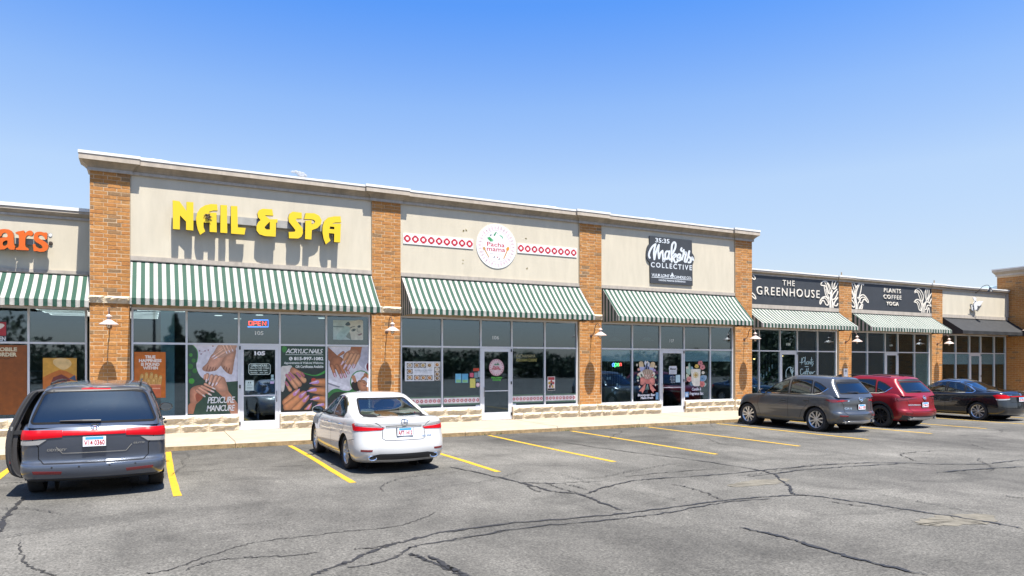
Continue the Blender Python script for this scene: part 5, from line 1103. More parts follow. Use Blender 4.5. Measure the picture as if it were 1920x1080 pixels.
for y in (445, 470, 500, 525, 555): a.text('Mon 10-6', 862 - y % 3 * 6, y, 942, y + 15, '#c9d0d6', bold=.03)
a.obj('door_lettering', label='white shop lettering and opening hours on the candle shop door', cat='lettering')
a = Art(GF + .028, 1170, 660, 9.818); a.rect(952, 422, 1034, 558, '#b5d2da'); a.obj('notice', label='pale blue card on the candle shop door glass', cat='notice')
# greenhouse script
a = Art(YP + RO, 1400, 600, 9); LC = '#b9d6d8'
for pts in [[(930, 640), (925, 760), (935, 690), (955, 635), (985, 650), (970, 700), (935, 715)], [(990, 620), (985, 740), (1000, 745)], [(1030, 700), (1008, 715), (1012, 745), (1035, 735), (1035, 695), (1040, 745)], [(1050, 700), (1050, 745), (1062, 705), (1075, 710), (1078, 745)], [(1095, 630), (1090, 735), (1100, 745)], [(1078, 675), (1115, 670)], [(1125, 700), (1108, 712), (1122, 735), (1100, 780)], [(895, 712), (940, 720)],
            [(950, 830), (915, 830), (905, 890), (925, 920), (955, 900)], [(965, 880), (960, 905), (978, 910), (985, 885), (968, 878)], [(1010, 820), (1000, 900), (998, 950)], [(985, 875), (1020, 868)], [(1038, 815), (1028, 900), (1022, 950)], [(1018, 870), (1050, 866)], [(1055, 890), (1078, 872), (1062, 905), (1085, 905), (1100, 872), (1108, 905), (1130, 875), (1152, 870)], [(980, 785), (1040, 788)]]: a.line(pts, 9, LC, 4)
a.obj('window_lettering', label='pale script lettering on the plant shop window', cat='lettering')
a = Art(GR + .028, 1400, 600, 9); [a.line(p, 9, LC, 4) for p in ([(665, 960), (665, 870), (690, 820), (730, 792), (765, 810)], [(770, 955), (765, 880), (750, 830)], [(735, 800), (745, 840), (770, 870)], [(785, 805), (775, 850), (768, 900)], [(795, 850), (780, 880), (768, 910)], [(735, 850), (755, 890), (768, 920)])]
a.obj('door_lettering', label='pale drawn arch and leaves on the plant shop door', cat='lettering')

# ------------------------------------------------------------------ inside the shops
M['led'] = mat('lit_panel', (1, .96, .88), emit=.9); M['blind'] = mat('roller_blind', (.74, .80, .78), .8, var=.06)
M['neonred'] = mat('neon_red', (1, .10, .08), emit=1.0); M['neonblue'] = mat('neon_blue', (.10, .30, 1), emit=1.0); M['neongreen'] = mat('neon_green', (.1, .8, .2), emit=.9)
def ceil_light(x, y, ring=True, w_=.62, l_=1.2, z=3.545, lab='square lit ceiling ring seen through the nail shop window'):
    mb = MB(); t = .03
    for x0, x1, y0, y1 in ((x, x + l_, y, y + t), (x, x + l_, y + w_ - t, y + w_), (x, x + t, y + t, y + w_ - t), (x + l_ - t, x + l_, y + t, y + w_ - t)): mb.box(x0, x1, y0, y1, z - .012, z - .002)
    return mb.obj('ceiling_light', M['led'], label=lab, cat='ceiling light', group='lit ceiling panels inside the shops')
for k in range(3): ceil_light(-2.75 + .05 * k, GL + .45 + k * 1.1, lab='rectangular lit ceiling ring in the left shop, row position %s from the window' % ('nearest', 'second', 'farthest')[k])
ceil_light(-.30, GF + .32, lab='rectangular lit ceiling ring nearest the window of the nail shop')
for k in range(3): ceil_light(-.95, GF + 1.7 + k * 1.2, lab='rectangular lit ceiling ring deeper in the nail shop, %s in its row' % ('first', 'second', 'third')[k])
for i, (x, y) in enumerate(((1.9, 2.2), (2.6, 3.6), (5.0, 2.0), (3.0, 1.4))):
    MB().lathe([(.0, -.01), (.11, -.01), (.11, 0)], 14, (x, GF + y, 3.545)).obj('ceiling_light', M['led'], label='small round ceiling downlight inside the nail shop, ' + ('left of the door', 'behind the door', 'right of the door', 'nearest the door glass')[i], cat='ceiling light', group='round downlights inside the nail shop')
MB().box(.28, .62, GF + .35, GF + .7, .17, 3.545).obj('column', M['teal'], label='pale teal square column inside the nail shop', cat='column')
def neon(st, label, ox, oy, k, box, border=None):
    t = thing('neon_sign', label, 'neon sign', (0, 0, 0)); Yn = GF + .043; mb = MB()
    for pts, key in st:
        mb2 = MB(); P_ = [wp(ox + p[0] / k, oy + p[1] / k, Yn) for p in pts]; mb2.tube([(x, Yn, z) for x, z in P_], .011, 6); mb2.obj('tube', M[key], t)
    return t
neon([([(168, 225), (190, 225), (190, 250), (168, 250), (168, 225)], 'neonred'), ([(200, 252), (200, 226), (220, 226), (220, 240), (200, 240)], 'neonred'), ([(248, 226), (230, 226), (230, 252), (248, 252)], 'neonred'), ([(230, 239), (245, 239)], 'neonred'), ([(260, 252), (260, 226), (283, 252), (283, 226)], 'neonred'),
      ([(196, 216), (298, 216), (298, 262), (196, 262), (160, 262)], 'neonblue')], 'lit red open neon sign with a blue border above the nail shop door', 420, 540, 3.6, None)
neon([(smooth_poly([(345, 495), (335, 510), (342, 525), (352, 515), (350, 498)], 3), 'neonblue'), (smooth_poly([(358, 535), (360, 498), (375, 500), (374, 520), (362, 522)], 3, False), 'neongreen'), (smooth_poly([(382, 510), (395, 505), (390, 495), (382, 505), (386, 522), (398, 518)], 3, False), 'neongreen'), (smooth_poly([(404, 522), (405, 498), (416, 498), (418, 520)], 3, False), 'neonred')], 'small multicoloured open neon sign in the candle shop window', 1080, 580, 4.908, None)
for i, (a_, b_) in enumerate(zip(MX[2], MX[2][1:])):
    if i != 2: MB().box(a_ + .06, b_ - .06, GF + .075, GF + .085, 2.14, 2.56).obj('roller_blind', M['blind'], label='pale roller blind in the candle shop window, %s' % ('leftmost', 'left of the door', '', 'right of the door', 'rightmost')[i], cat='blind', group='roller blinds of the candle shop')
for i, (a_, b_) in enumerate(zip(RM[2], RM[2][1:])):
    MB().box(a_ + .06, b_ - .06, GR + .075, GR + .085, 2.02, 2.56).obj('roller_blind', M['blind'], label='grey green roller blind in the shop under the black awning, %s' % ('leftmost', 'left of the door', 'behind the door', 'right of the door', 'rightmost')[i], cat='blind', group='roller blinds of the black awning shop')
M['sheet'] = mat('grey_sheet', (.34, .40, .35), .8, var=.1)
MB().box(RM[1][4] + .05, RM[1][5] - .06, GR + .075, GR + .09, .64, 2.56).obj('blind_sheet', M['sheet'], label='tall pale green sheet covering the rightmost lower pane of the yoga shop', cat='sheet')
M['wood'] = mat('wood_counter', (.28, .20, .11), .5, var=.25, scale=3)
MB().box(15.4, 16.9, GF + .9, GF + 1.4, .17, 1.15).obj('counter', M['wood'], label='wooden counter inside the candle shop window', cat='counter'); MB().box(20.2, 20.9, GF + 1.0, GF + 1.3, .17, 2.1).obj('shelf', M['wood'], label='tall wooden shelf inside the candle shop, right pane', cat='shelf')
R_ = random.Random(12); M['tag'] = mat('paper_tag', (.65, .66, .62), .7)
for i in range(9):
    x, z = 14.95 + i * .11, R_.uniform(.9, 1.75); mb = MB(); mb.box(x, x + .07, GF + .25, GF + .262, z, z + .1); mb.tube([(x + .035, GF + .256, z + .1), (x + .035, GF + .256, 2.5)], .0025, 4)
    mb.obj('hanging_tag', M['tag'], label='small white ornament hanging in the candle shop window, number %s from the left' % ('one', 'two', 'three', 'four', 'five', 'six', 'seven', 'eight', 'nine')[i], cat='ornament', group='ornaments hanging in the candle shop window')
for i in range(6):
    x, z = 23.2 + i * .17, 1.75 - .22 * sin(i * .9) ; mb = MB(); mb.box(x, x + .07, GR + .25, GR + .262, z - .12, z + .05); mb.tube([(x + .035, GR + .256, z + .05), (x + .035, GR + .256, 2.55)], .0025, 4)
    mb.obj('hanging_tag', M['tag'], label='white paper ornament on a string in the plant shop window, %s from the left' % ('first', 'second', 'third', 'fourth', 'fifth', 'sixth')[i], cat='ornament', group='paper ornaments in the plant shop window')
M['warm'] = mat('warm_bulb', (1, .62, .22), emit=3.0)
for x, z, l in ((24.0, 2.28, 'warm lit pendant bulb in the left plant shop pane'), (25.75, 2.42, 'warm lit pendant bulb above the script lettering')):
    t = thing('pendant_lamp', l, 'lamp', (x, GR + 1.2, z)); MB().lathe([(0, -.05), (.045, -.03), (.05, .02), (0, .07)], 12).obj('bulb', M['warm'], t, smooth=True); MB().lathe([(.03, .2), (.06, .16), (.14, .0), (.13, 0), (.05, .15)], 14).obj('shade', M['wood'], t, smooth=True); MB().tube([(0, 0, .18), (0, 0, 3.54 - z)], .006, 5).obj('cord', M['black'], t)
for i, (x, y) in enumerate(((15.6, 2.0), (17.1, 2.6), (18.2, 1.9), (16.2, 3.2))):
    t = thing('pendant_lamp', 'white dome pendant lamp deep in the candle shop, ' + ('leftmost', 'third from the left', 'rightmost', 'farthest back')[i], 'lamp', (x, GF + y, 3.0), 'white pendants in the candle shop'); MB().lathe([(.03, .16), (.08, .13), (.26, .02), (.27, 0), (.25, 0), (.07, .11)], 18).obj('shade', M['white'], t, smooth=True); MB().tube([(0, 0, .14), (0, 0, .54)], .006, 5).obj('cord', M['black'], t)
M['rack'] = mat('steel_rack', (.35, .36, .37), .35, .5)
t = thing('oven_rack', 'steel oven racks inside the left shop window behind the minivan', 'rack', (-3.1, GL + 1.6, .17)); mb = MB()
for k in range(6): MB().box(-.45, .45, 0, .5, .25 + k * .28, .29 + k * .28).obj('rack_shelf', M['rack'], t)
for x in (-.5, .46): MB().box(x, x + .04, 0, .5, 0, 2.0).obj('post', M['rack'], t)
M['greenleaf'] = mat('house_plant_leaf', (.05, .13, .03), .6)
mb = MB(); R_ = random.Random(4)
for i in range(420):
    p = Vector((24.1 + R_.gauss(0, .35), GR + .8 + R_.gauss(0, .2), .9 + R_.gauss(0, .4))); d = Vector((R_.gauss(0, 1), R_.gauss(0, 1), R_.gauss(0, 1))).normalized() * .11; e = d.cross(Vector((R_.gauss(0, 1), 1, .3))).normalized() * .035
    mb.add([p - d, p + e, p + d, p - e], [(0, 1, 2, 3)])
mb.tube([(24.1, GR + .8, .17), (24.1, GR + .8, 1.0)], .03, 6)
mb.obj('house_plant', M['greenleaf'], label='leafy green plant inside the left plant shop pane', cat='plant')
# ------------------------------------------------------------------ cars (local frame: +y forward, +x right, z up)
def interp(cv, y):
    if y <= cv[0][0]: return cv[0][1]
    for i in range(len(cv) - 1):
        (a, u), (b, v) = cv[i], cv[i + 1]
        if y <= b:
            t = (y - a) / (b - a)
            s0 = (v - cv[i - 1][1]) / (b - cv[i - 1][0]) if i else (v - u) / (b - a)
            s1 = (cv[i + 2][1] - u) / (cv[i + 2][0] - a) if i + 2 < len(cv) else (v - u) / (b - a)
            h = b - a
            return (2 * t ** 3 - 3 * t * t + 1) * u + (t ** 3 - 2 * t * t + t) * h * s0 + (-2 * t ** 3 + 3 * t * t) * v + (t ** 3 - t * t) * h * s1
    return cv[-1][1]
def half_ring(yr, yf, wd, rr, rf, br, bf, tr, tf, ns=44, nr=7, nc=7):
    ym = (yr + yf) / 2; h = (yf - yr) / 2
    wy = lambda y: wd * (1 - tr * max(0, (ym - y) / h) ** 3 - tf * max(0, (y - ym) / h) ** 3)
    P = []; ya = yr + br + rr; wr = wy(ya); yb = yf - bf - rf; wf = wy(yb)
    for i in range(nr): x = (wr - rr) * i / nr; P.append((x, yr + br * (x / max(.01, wr - rr)) ** 2))
    for i in range(nc + 1): a = pi / 2 * i / nc; P.append((wr - rr * (1 - sin(a)), ya - rr * cos(a)))
    for i in range(1, ns): y = ya + (yb - ya) * i / ns; P.append((wy(y), y))
    for i in range(nc + 1): a = pi / 2 * i / nc; P.append((wf - rf * (1 - cos(a)), yb + rf * sin(a)))
    for i in range(1, nr + 1): x = (wf - rf) * (1 - i / nr); P.append((x, yf - bf * (x / max(.01, wf - rf)) ** 2))
    return P
def shell(rings, crown=.03, ncr=8):
    """rings: list of half outlines [(x,y,z)...] bottom to top -> bmesh, capped on top"""
    bm = bmesh.new(); V = []
    for R in rings:
        V.append(([bm.verts.new(p) for p in R], [bm.verts.new((-p[0], p[1], p[2])) for p in R]))
    n = len(rings[0])
    for (r0, l0), (r1, l1) in zip(V, V[1:]):
        for i in range(n - 1):
            bm.faces.new((r0[i], r0[i + 1], r1[i + 1], r1[i])); bm.faces.new((l0[i + 1], l0[i], l1[i], l1[i + 1]))
    top, (tr_, tl_) = rings[-1], V[-1]; rows = []
    for i, p in enumerate(top):
        row = [tr_[i]]
        for k in range(1, ncr):
            c = 1 - 2 * k / ncr; row.append(bm.verts.new((p[0] * c, p[1], p[2] + crown * (1 - c * c) * min(1, p[0] / .3))))
        rows.append(row + [tl_[i]])
    for a, b in zip(rows, rows[1:]):
        for k in range(ncr): bm.faces.new((a[k], b[k], b[k + 1], a[k + 1]))
    bmesh.ops.remove_doubles(bm, verts=bm.verts, dist=.0008)
    bmesh.ops.dissolve_degenerate(bm, dist=.0005, edges=bm.edges)
    bmesh.ops.recalc_face_normals(bm, faces=bm.faces)
    bmesh.ops.triangulate(bm, faces=bm.faces)
    return bm
def pip(p, poly):
    x, y = p; c = False
    for i in range(len(poly)):
        (x0, y0), (x1, y1) = poly[i - 1], poly[i]
        if (y0 > y) != (y1 > y) and x < (x1 - x0) * (y - y0) / (y1 - y0) + x0: c = not c
    return c
def cut(bm, poly, ax, sgn, lim):
    """remove the piece of the shell that the outline covers. ax 'x': outline in (y,z) seen from the side; 'y': in (x,z) seen from front or rear"""
    k = (1, 2) if ax == 'x' else (0, 2); d = 0 if ax == 'x' else 1
    x0, x1 = min(p[0] for p in poly) - .02, max(p[0] for p in poly) + .02; z0, z1 = min(p[1] for p in poly) - .02, max(p[1] for p in poly) + .02
    def sel():
        out = []
        for f in bm.faces:
            c = f.calc_center_median()
            if (c[d] - lim) * sgn < 0: continue
            a = [v.co[k[0]] for v in f.verts]; b = [v.co[2] for v in f.verts]
            if max(a) < x0 or min(a) > x1 or max(b) < z0 or min(b) > z1: continue
            out.append(f)
        return out
    for i in range(len(poly)):
        p, q = poly[i - 1], poly[i]; dx, dz = q[0] - p[0], q[1] - p[1]; l = sqrt(dx * dx + dz * dz)
        if l < 1e-5: continue
        no = [0, 0, 0]; no[k[0]] = -dz / l; no[2] = dx / l; co = [0, 0, 0]; co[k[0]] = p[0]; co[2] = p[1]; fs = []
        for f in sel():
            s = [(v.co[k[0]] - p[0]) * (-dz / l) + (v.co[2] - p[1]) * dx / l for v in f.verts]
            if min(s) < -1e-5 and max(s) > 1e-5:
                t = [((v.co[k[0]] - p[0]) * dx + (v.co[2] - p[1]) * dz) / l for v in f.verts]
                if max(t) > -.05 and min(t) < l + .05: fs.append(f)
        if fs:
            g = set(fs); [g.update(f.edges) for f in fs]; [g.update(f.verts) for f in fs]
            bmesh.ops.bisect_plane(bm, geom=list(g), plane_co=co, plane_no=no, dist=1e-6)
    dele = [f for f in sel() if pip((f.calc_center_median()[k[0]], f.calc_center_median()[2]), poly)]
    bmesh.ops.delete(bm, geom=dele, context='FACES')
class Car:
    def __init__(s, label, loc, rz, P):
        s.P = P; s.t = thing('parked_car', label, 'car', loc, 'cars parked along the kerb', rz); s.paint = P['paint']; L, W = P['L'], P['W']
        rings = []
        for t, wf, dr, df in smooth_poly(P['layers'], 3, False):
            R = half_ring(-L / 2 + dr, L / 2 - df, W / 2 * wf, P.get('rr', .25), P.get('rf', .30), P.get('br', .10), P.get('bf', .22), P.get('tr', .05), P.get('tf', .10))
            rings.append([(x, y, P['zb'] + t * (interp(P['top'], y) - P['zb'])) for x, y in R])
        s.body = shell(rings, P.get('crown', .04)); rings = []
        for t, wd, yr, yf in smooth_poly(P['cabin'], 3, False):
            R = half_ring(yr, yf, wd, P.get('crr', .16), P.get('crf', .2), P.get('cbr', .05), P.get('cbf', .12), P.get('ctr', .08), P.get('ctf', .10))
            rings.append([(x, y, (1 - t) * (interp(P['top'], y) - .03) + t * interp(P['roof'], y)) for x, y in R])
        s.cab = shell(rings, P.get('rcrown', .035))
        b = s.body.copy(); me = bpy.data.meshes.new('tmp'); s.cab.to_mesh(me); b.from_mesh(me); bpy.data.meshes.remove(me); b.normal_update(); s.bvh = BVHTree.FromBMesh(b); b.free()
    def hit(s, a, z, ax, sgn):
        o = Vector((sgn * 4, a, z)) if ax == 'x' else (Vector((a, sgn * 6, z)) if ax == 'y' else Vector((a, z, 5)))
        d = Vector((-sgn, 0, 0)) if ax == 'x' else (Vector((0, -sgn, 0)) if ax == 'y' else Vector((0, 0, -1)))
        h = s.bvh.ray_cast(o, d)
        if h[0] is None:
            q = Vector((sgn * s.P['W'] / 2, a, z)) if ax == 'x' else Vector((a, sgn * s.P['L'] / 2, z)); h = s.bvh.find_nearest(q)
        n = h[1]
        if n.dot(d) > 0: n = -n
        return h[0], n
    def patch(s, name, poly, ax, sgn, m, off=.004, thick=.008, grid=None, parent=None, flat=False):
        if grid is None:
            w_ = max(q[0] for q in poly) - min(q[0] for q in poly); h_ = max(q[1] for q in poly) - min(q[1] for q in poly); grid = .016 if w_ * h_ < .12 else .04
        bm = bmesh.new(); vs = [bm.verts.new((p[0], p[1], 0)) for p in poly]; f = bm.faces.new(vs); bmesh.ops.triangulate(bm, faces=[f])
        for k in (0, 1):
            lo, hi = min(p[k] for p in poly), max(p[k] for p in poly); n = int((hi - lo) / grid)
            for i in range(1, n + 1):
                co = [0, 0, 0]; co[k] = lo + (hi - lo) * i / (n + 1); no = [0, 0, 0]; no[k] = 1
                bmesh.ops.bisect_plane(bm, geom=list(bm.faces) + list(bm.edges) + list(bm.verts), plane_co=co, plane_no=no, dist=1e-6)
        bmesh.ops.remove_doubles(bm, verts=bm.verts, dist=.0005)
        up = {}; 
        for v in bm.verts:
            h, n = s.hit(v.co.x, v.co.y, ax, sgn); v.co = h + n * off; up[v.index] = n
        bm.verts.index_update(); bm.verts.ensure_lookup_table()
        bmesh.ops.recalc_face_normals(bm, faces=bm.faces)
        h, n0 = s.hit(*[sum(p[k] for p in poly) / len(poly) for k in (0, 1)], ax, sgn)
        bm.normal_update()
        if bm.faces and sum((f.normal.dot(n0) * f.calc_area() for f in bm.faces)) < 0: bmesh.ops.reverse_faces(bm, faces=bm.faces)
        if thick:
            be = [e for e in bm.edges if len(e.link_faces) == 1]; r = bmesh.ops.extrude_edge_only(bm, edges=be)
            for v in [g for g in r['geom'] if isinstance(g, bmesh.types.BMVert)]: v.co -= n0 * (thick + off) if ax != 'z' else Vector((0, 0, thick + off))
        me = bpy.data.meshes.new(name); bm.to_mesh(me); bm.free(); me.materials.append(m); me.polygons.foreach_set('use_smooth', [True] * len(me.polygons)); me.set_sharp_from_angle(angle=radians(40))
        return link(name, me, parent or s.t)
    def ribbon(s, mb, pts, ax, sgn, wd, off=.003, step=.04, m=0):
        P_ = [];
        for (a, b), (c, d) in zip(pts, pts[1:]):
            n = max(1, int(sqrt((c - a) ** 2 + (d - b) ** 2) / step)); P_ += [(a + (c - a) * i / n, b + (d - b) * i / n) for i in range(n)]
        P_.append(pts[-1]); L, R = [], []
        for i, p in enumerate(P_):
            a, b = P_[max(0, i - 1)], P_[min(len(P_) - 1, i + 1)]; t = Vector((b[0] - a[0], b[1] - a[1])).normalized(); n2 = Vector((-t.y, t.x)) * wd / 2
            for lst, g in ((L, 1), (R, -1)):
                h, n = s.hit(p[0] + n2.x * g, p[1] + n2.y * g, ax, sgn); lst.append(h + n * off)
        mb.strip(L, R, m)
    def flat(s, mb, poly, y, dep=.01, m=0):
        mb.prism([poly], y, y + dep, m)
    def window(s, name, poly, ax, sgn, lim, m, r=.05, frit=True):
        poly = round_poly(poly, r, 4); cut(s.cab, poly, ax, sgn, lim); cut(s.body, poly, ax, sgn, lim) if s.P.get('cutbody') else None
        g = s.patch(name, poly, ax, sgn, m, .0015, 0)
        mb = MB(); s.ribbon(mb, poly + [poly[0]], ax, sgn, .032, .003); mb.obj('window_trim', M['trimblack'], g, smooth=True); return g
    def wheels(s, style, rim='rim', spokes=10):
        P = s.P; r, tw = P['tyre'], P.get('tw', .225); tm = MB(); q = tw / 2; ri = r * P.get('rimf', .70)
        tm.lathe([(ri, -q * .80), (r * .90, -q), (r * .97, -q * .92), (r, -q * .7), (r * .992, -q * .25), (r, 0), (r * .992, q * .25), (r, q * .7), (r * .97, q * .92), (r * .90, q), (ri, q * .80), (ri * .97, 0), (ri, -q * .8)], 40, axis='x')
        tme = tm.mesh('tyre', M['rubber'], True, 50)
        rm = MB(); rm.lathe([(ri * 1.01, q * .84), (ri * .97, q * .80), (ri * .90, q * .55), (ri * .86, -q * .5), (ri, -q * .8)], 36, axis='x')
        rm.lathe([(0, q * .72), (ri * .14, q * .72), (ri * .19, q * .60), (ri * .19, q * .3)], 18, axis='x')
        for k in range(spokes):
            a = 2 * pi * k / spokes; 
            if style == 'twin': a += (.05 if k % 2 else -.05)
            wdt = ri * (.075 if spokes >= 9 else .12); ca, sa = cos(a), sin(a); vs = []
            for rr_, ww, xo in ((ri * .15, wdt * .8, q * .66), (ri * .55, wdt, q * .66), (ri * .94, wdt * 1.35, q * .74)):
                for sg_ in (-1, 1):
                    for dx in (0, -.035): vs.append((xo + dx, rr_ * ca - sg_ * ww * sa, rr_ * sa + sg_ * ww * ca))
            fs = []
            for i in (0, 4): fs += [(i, i + 2, i + 6, i + 4), (i + 1, i + 5, i + 7, i + 3), (i, i + 4, i + 5, i + 1), (i + 2, i + 3, i + 7, i + 6)]
            rm.add(vs, fs)
        rme = rm.mesh('rim', M[rim], True, 40)
        dk = MB(); dk.lathe([(0, q * .1), (ri * .62, q * .1), (ri * .62, -q * .1)], 24, axis='x'); dme = dk.mesh('brake_disc', M['rubber'])
        for y in P['axles']:
            for sg_ in (-1, 1):
                w_ = link('wheel', tme, s.t); w_.location = (sg_ * (P['W'] / 2 - P.get('inset', .045) - tw / 2), y, r); w_.rotation_euler = (random.uniform(0, 1), 0, 0 if sg_ > 0 else pi)
                link('rim', rme, w_); link('brake_disc', dme, w_)
    def arches(s, gap=.055):
        P = s.P; wl = MB(); r = P['tyre'] + gap
        for y in P['axles']:
            for sg_ in (-1, 1):
                poly = [(y + r * cos(a), P['tyre'] + r * sin(a)) for a in (2 * pi * k / 28 for k in range(28))]
                poly = [(p, max(z, P['zb'] - .12)) for p, z in poly]; cut(s.body, poly, 'x', sg_, sg_ * P['W'] * .3)
                xo, xi = sg_ * (P['W'] / 2 - .035), sg_ * (P['W'] / 2 - .42); vs = []; n = 22
                for k in range(n + 1):
                    a = -.25 + (pi + .5) * k / n
                    for x in (xo, xi): vs.append((x, y + (r + .015) * cos(a), max(P['zb'] - .03, P['tyre'] + (r + .015) * sin(a))))
                wl.add(vs, [(2 * k, 2 * k + 1, 2 * k + 3, 2 * k + 2) for k in range(n)]); wl.add([(xi, y + r * cos(a) * 1.02, P['tyre'] + r * sin(a) * 1.02) for a in (2 * pi * k / 20 for k in range(20))], [tuple(range(20))])
        ub = P['zb'] + .015; W = P['W'] / 2 * .82; y0, y1 = -P['L'] / 2 + .40, P['L'] / 2 - .35; ya, yb = P['axles']
        wl.box(-W, W, yb * 0 + min(ya, yb) + r + .02, max(ya, yb) - r - .02, ub, ub + .08); wl.box(-W * .93, W * .93, y0, min(ya, yb) - r - .02, ub, ub + .06); wl.box(-W * .93, W * .93, max(ya, yb) + r + .02, y1, ub, ub + .06); wl.box(-W * .62, W * .62, y0, y1, ub - .03, ub + .05)
        wl.obj('underbody', M['well'], s.t)
    def finish(s):
        for nm, bm in (('body', s.body), ('roof', s.cab)):
            me = bpy.data.meshes.new(nm); bmesh.ops.remove_doubles(bm, verts=bm.verts, dist=.0004); bm.to_mesh(me); bm.free(); me.materials.append(s.paint)
            me.polygons.foreach_set('use_smooth', [True] * len(me.polygons)); me.set_sharp_from_angle(angle=radians(32)); link(nm, me, s.t)
    def seats(s, m, y_front, y_rear, zs, x=.38, hd=1.0, rows=1, drop=0.0):
        it = MB(); P = s.P; W = P['W'] / 2
        it.box(-W * .86, W * .86, y_rear - .55, y_front + .8, .32, .42); it.box(-W * .80, W * .80, y_front + .62, y_front + .95, .55, zs + .34); it.box(-W * .86, W * .86, y_rear - .62, y_rear - .50, .4, zs + .28); it.obj('interior', M['seatd'], s.t)
        for y, xs in [(y_front, (-x, x))] + [(y_rear + k * (.95), (-x * 1.05, 0, x * 1.05)) for k in range(rows)]:
            dz = drop if len(xs) == 3 else 0
            for x_ in xs:
                mb = MB(); w2 = .23 if len(xs) == 2 else .21
                def rb(y0, y1, z0, z1, ww, lean=0.0, mbx=mb):
                    P_ = round_poly([(-ww, z0), (ww, z0), (ww, z1), (-ww, z1)], .07, 3); n = len(P_)
                    vs = [(x_ + a, y0 - (b - z0) * lean, b) for a, b in P_] + [(x_ + a * .9, y1 - (b - z0) * lean, b) for a, b in P_]
                    mbx.add(vs, [tuple(range(n)), tuple(range(2 * n - 1, n - 1, -1))] + [(i, n + i, n + (i + 1) % n, (i + 1) % n) for i in range(n)])
                rb(y - .08, y + .42, zs - .30, zs - .12, w2); rb(y - .16, y, zs - .14, zs + .40 - dz, w2, .25); st = mb.obj('seat', m, s.t, smooth=True)
                
                if dz and x_ == 0: continue
                hb = MB(); rb(y - .34 + dz * .4, y - .22 + dz * .4, zs + .44 - dz, zs + .44 - dz + (.19 * hd if not dz else .11), .13, .1, hb); hb.obj('headrest', m if len(xs) == 3 else M['seatd'], st, smooth=True)
    def plate(s, text, x, z, y, st=.0, n=None):
        """licence plate on the rear face"""
        h, nn = s.hit(x, z, 'y', -1); y = h.y - .012 if y is None else y; t = s.t
        b = MB(); b.prism([round_poly([(x - .16, z - .082), (x + .16, z - .082), (x + .16, z + .082), (x - .16, z + .082)], .012, 2)], y - .014, y + .03); fr = b.obj('plate_holder', M['plastic'], t)
        MB().box(x - .152, x + .152, y - .018, y - .012, z - .074, z + .074).obj('licence_plate', M['plate'], fr)
        MB().box(x - .12, x + .12, y - .0195, y - .0185, z + .03, z + .068).obj('plate_band', M['plateblue'], fr)
        lb = MB(); text_solid(lb, text, x - .135, z - .055, x + .135, z + .022, y - .0215, y - .0185, bold=.02); lb.obj('plate_number', M['platered'], fr)
    def mirror(s, y, z, out=.16, col=None):
        for sg_ in (-1, 1):
            h, n = s.hit(y, z - .04, 'x', sg_); x0 = h.x; mb = MB(); c = Vector((x0 + sg_ * out, y, z)); n_, m_ = 12, 7; vs = []
            prof = [(.07, .02), (.055, .085), (.02, .115), (-.03, .125), (-.06, .12)]
            for yy, k in prof:
                for j in range(14): a = 2 * pi * j / 14; vs.append((c.x + 1.0 * k * cos(a) * (1 if abs(cos(a)) < .9 else .98), c.y + yy, c.z + .68 * k * sin(a)))
            mb.add(vs, [(i * 14 + j, i * 14 + (j + 1) % 14, (i + 1) * 14 + (j + 1) % 14, (i + 1) * 14 + j) for i in range(len(prof) - 1) for j in range(14)] + [tuple(range(14))])
            mo = mb.obj('mirror', col or s.paint, s.t, smooth=True, ang=60)
            gm = MB(); gm.add([(c.x + .108 * cos(a), c.y - .0605, c.z + .072 * sin(a)) for a in (2 * pi * j / 16 for j in range(16))], [tuple(range(16))]); gm.obj('mirror_glass', M['cglass2'], mo)
            am = MB(); am.tube([(x0 - sg_ * .03, y + .02, z - .05), (c.x - sg_ * .06, y, z - .03)], [.035, .03], 8); am.obj('mirror_arm', M['plastic'], mo, smooth=True)
    def handles(s, pts, m=None):
        for y, z in pts:
            for sg_ in (-1, 1):
                h, n = s.hit(y, z, 'x', sg_); mb = MB(); mb.tube([h + Vector((0, -.1, 0)), h + n * .03 + Vector((0, -.07, 0)), h + n * .035 + Vector((0, .07, 0)), h + Vector((0, .1, 0))], [.012, .014, .014, .012], 8); mb.obj('door_handle', m or s.paint, s.t, smooth=True)
    def gaps(s, lines):
        for ax, sgs, pts, wd in lines:
            for sg_ in sgs:
                mb = MB(); s.ribbon(mb, pts, ax, sg_, wd, .0015); mb.obj('panel_gap', M['trimblack'], s.t)
    def wiper(s, x0, x1, z0, z1):
        p0, n0 = s.hit(x0, z0, 'y', -1); p1, n1 = s.hit(x1, z1, 'y', -1); mb = MB(); mb.tube([p0 + n0 * .035, p0 * .55 + p1 * .45 + n0 * .04, p1 + n1 * .022], [.018, .014, .006], 6); mb.obj('wiper', M['plastic'], s.t)
    def text(s, st, x0, z0, x1, z1, m, bold=.03, shear=0.0):
        vs, fs = text_tris(st, shear, bold); mb = MB(); P_ = []
        for a, b in vs:
            h, n = s.hit(x0 + (x1 - x0) * a, z0 + (z1 - z0) * b, 'y', -1); P_.append(h + n * .006)
        mb.add(P_, fs); mb.obj('lettering', m, s.t)
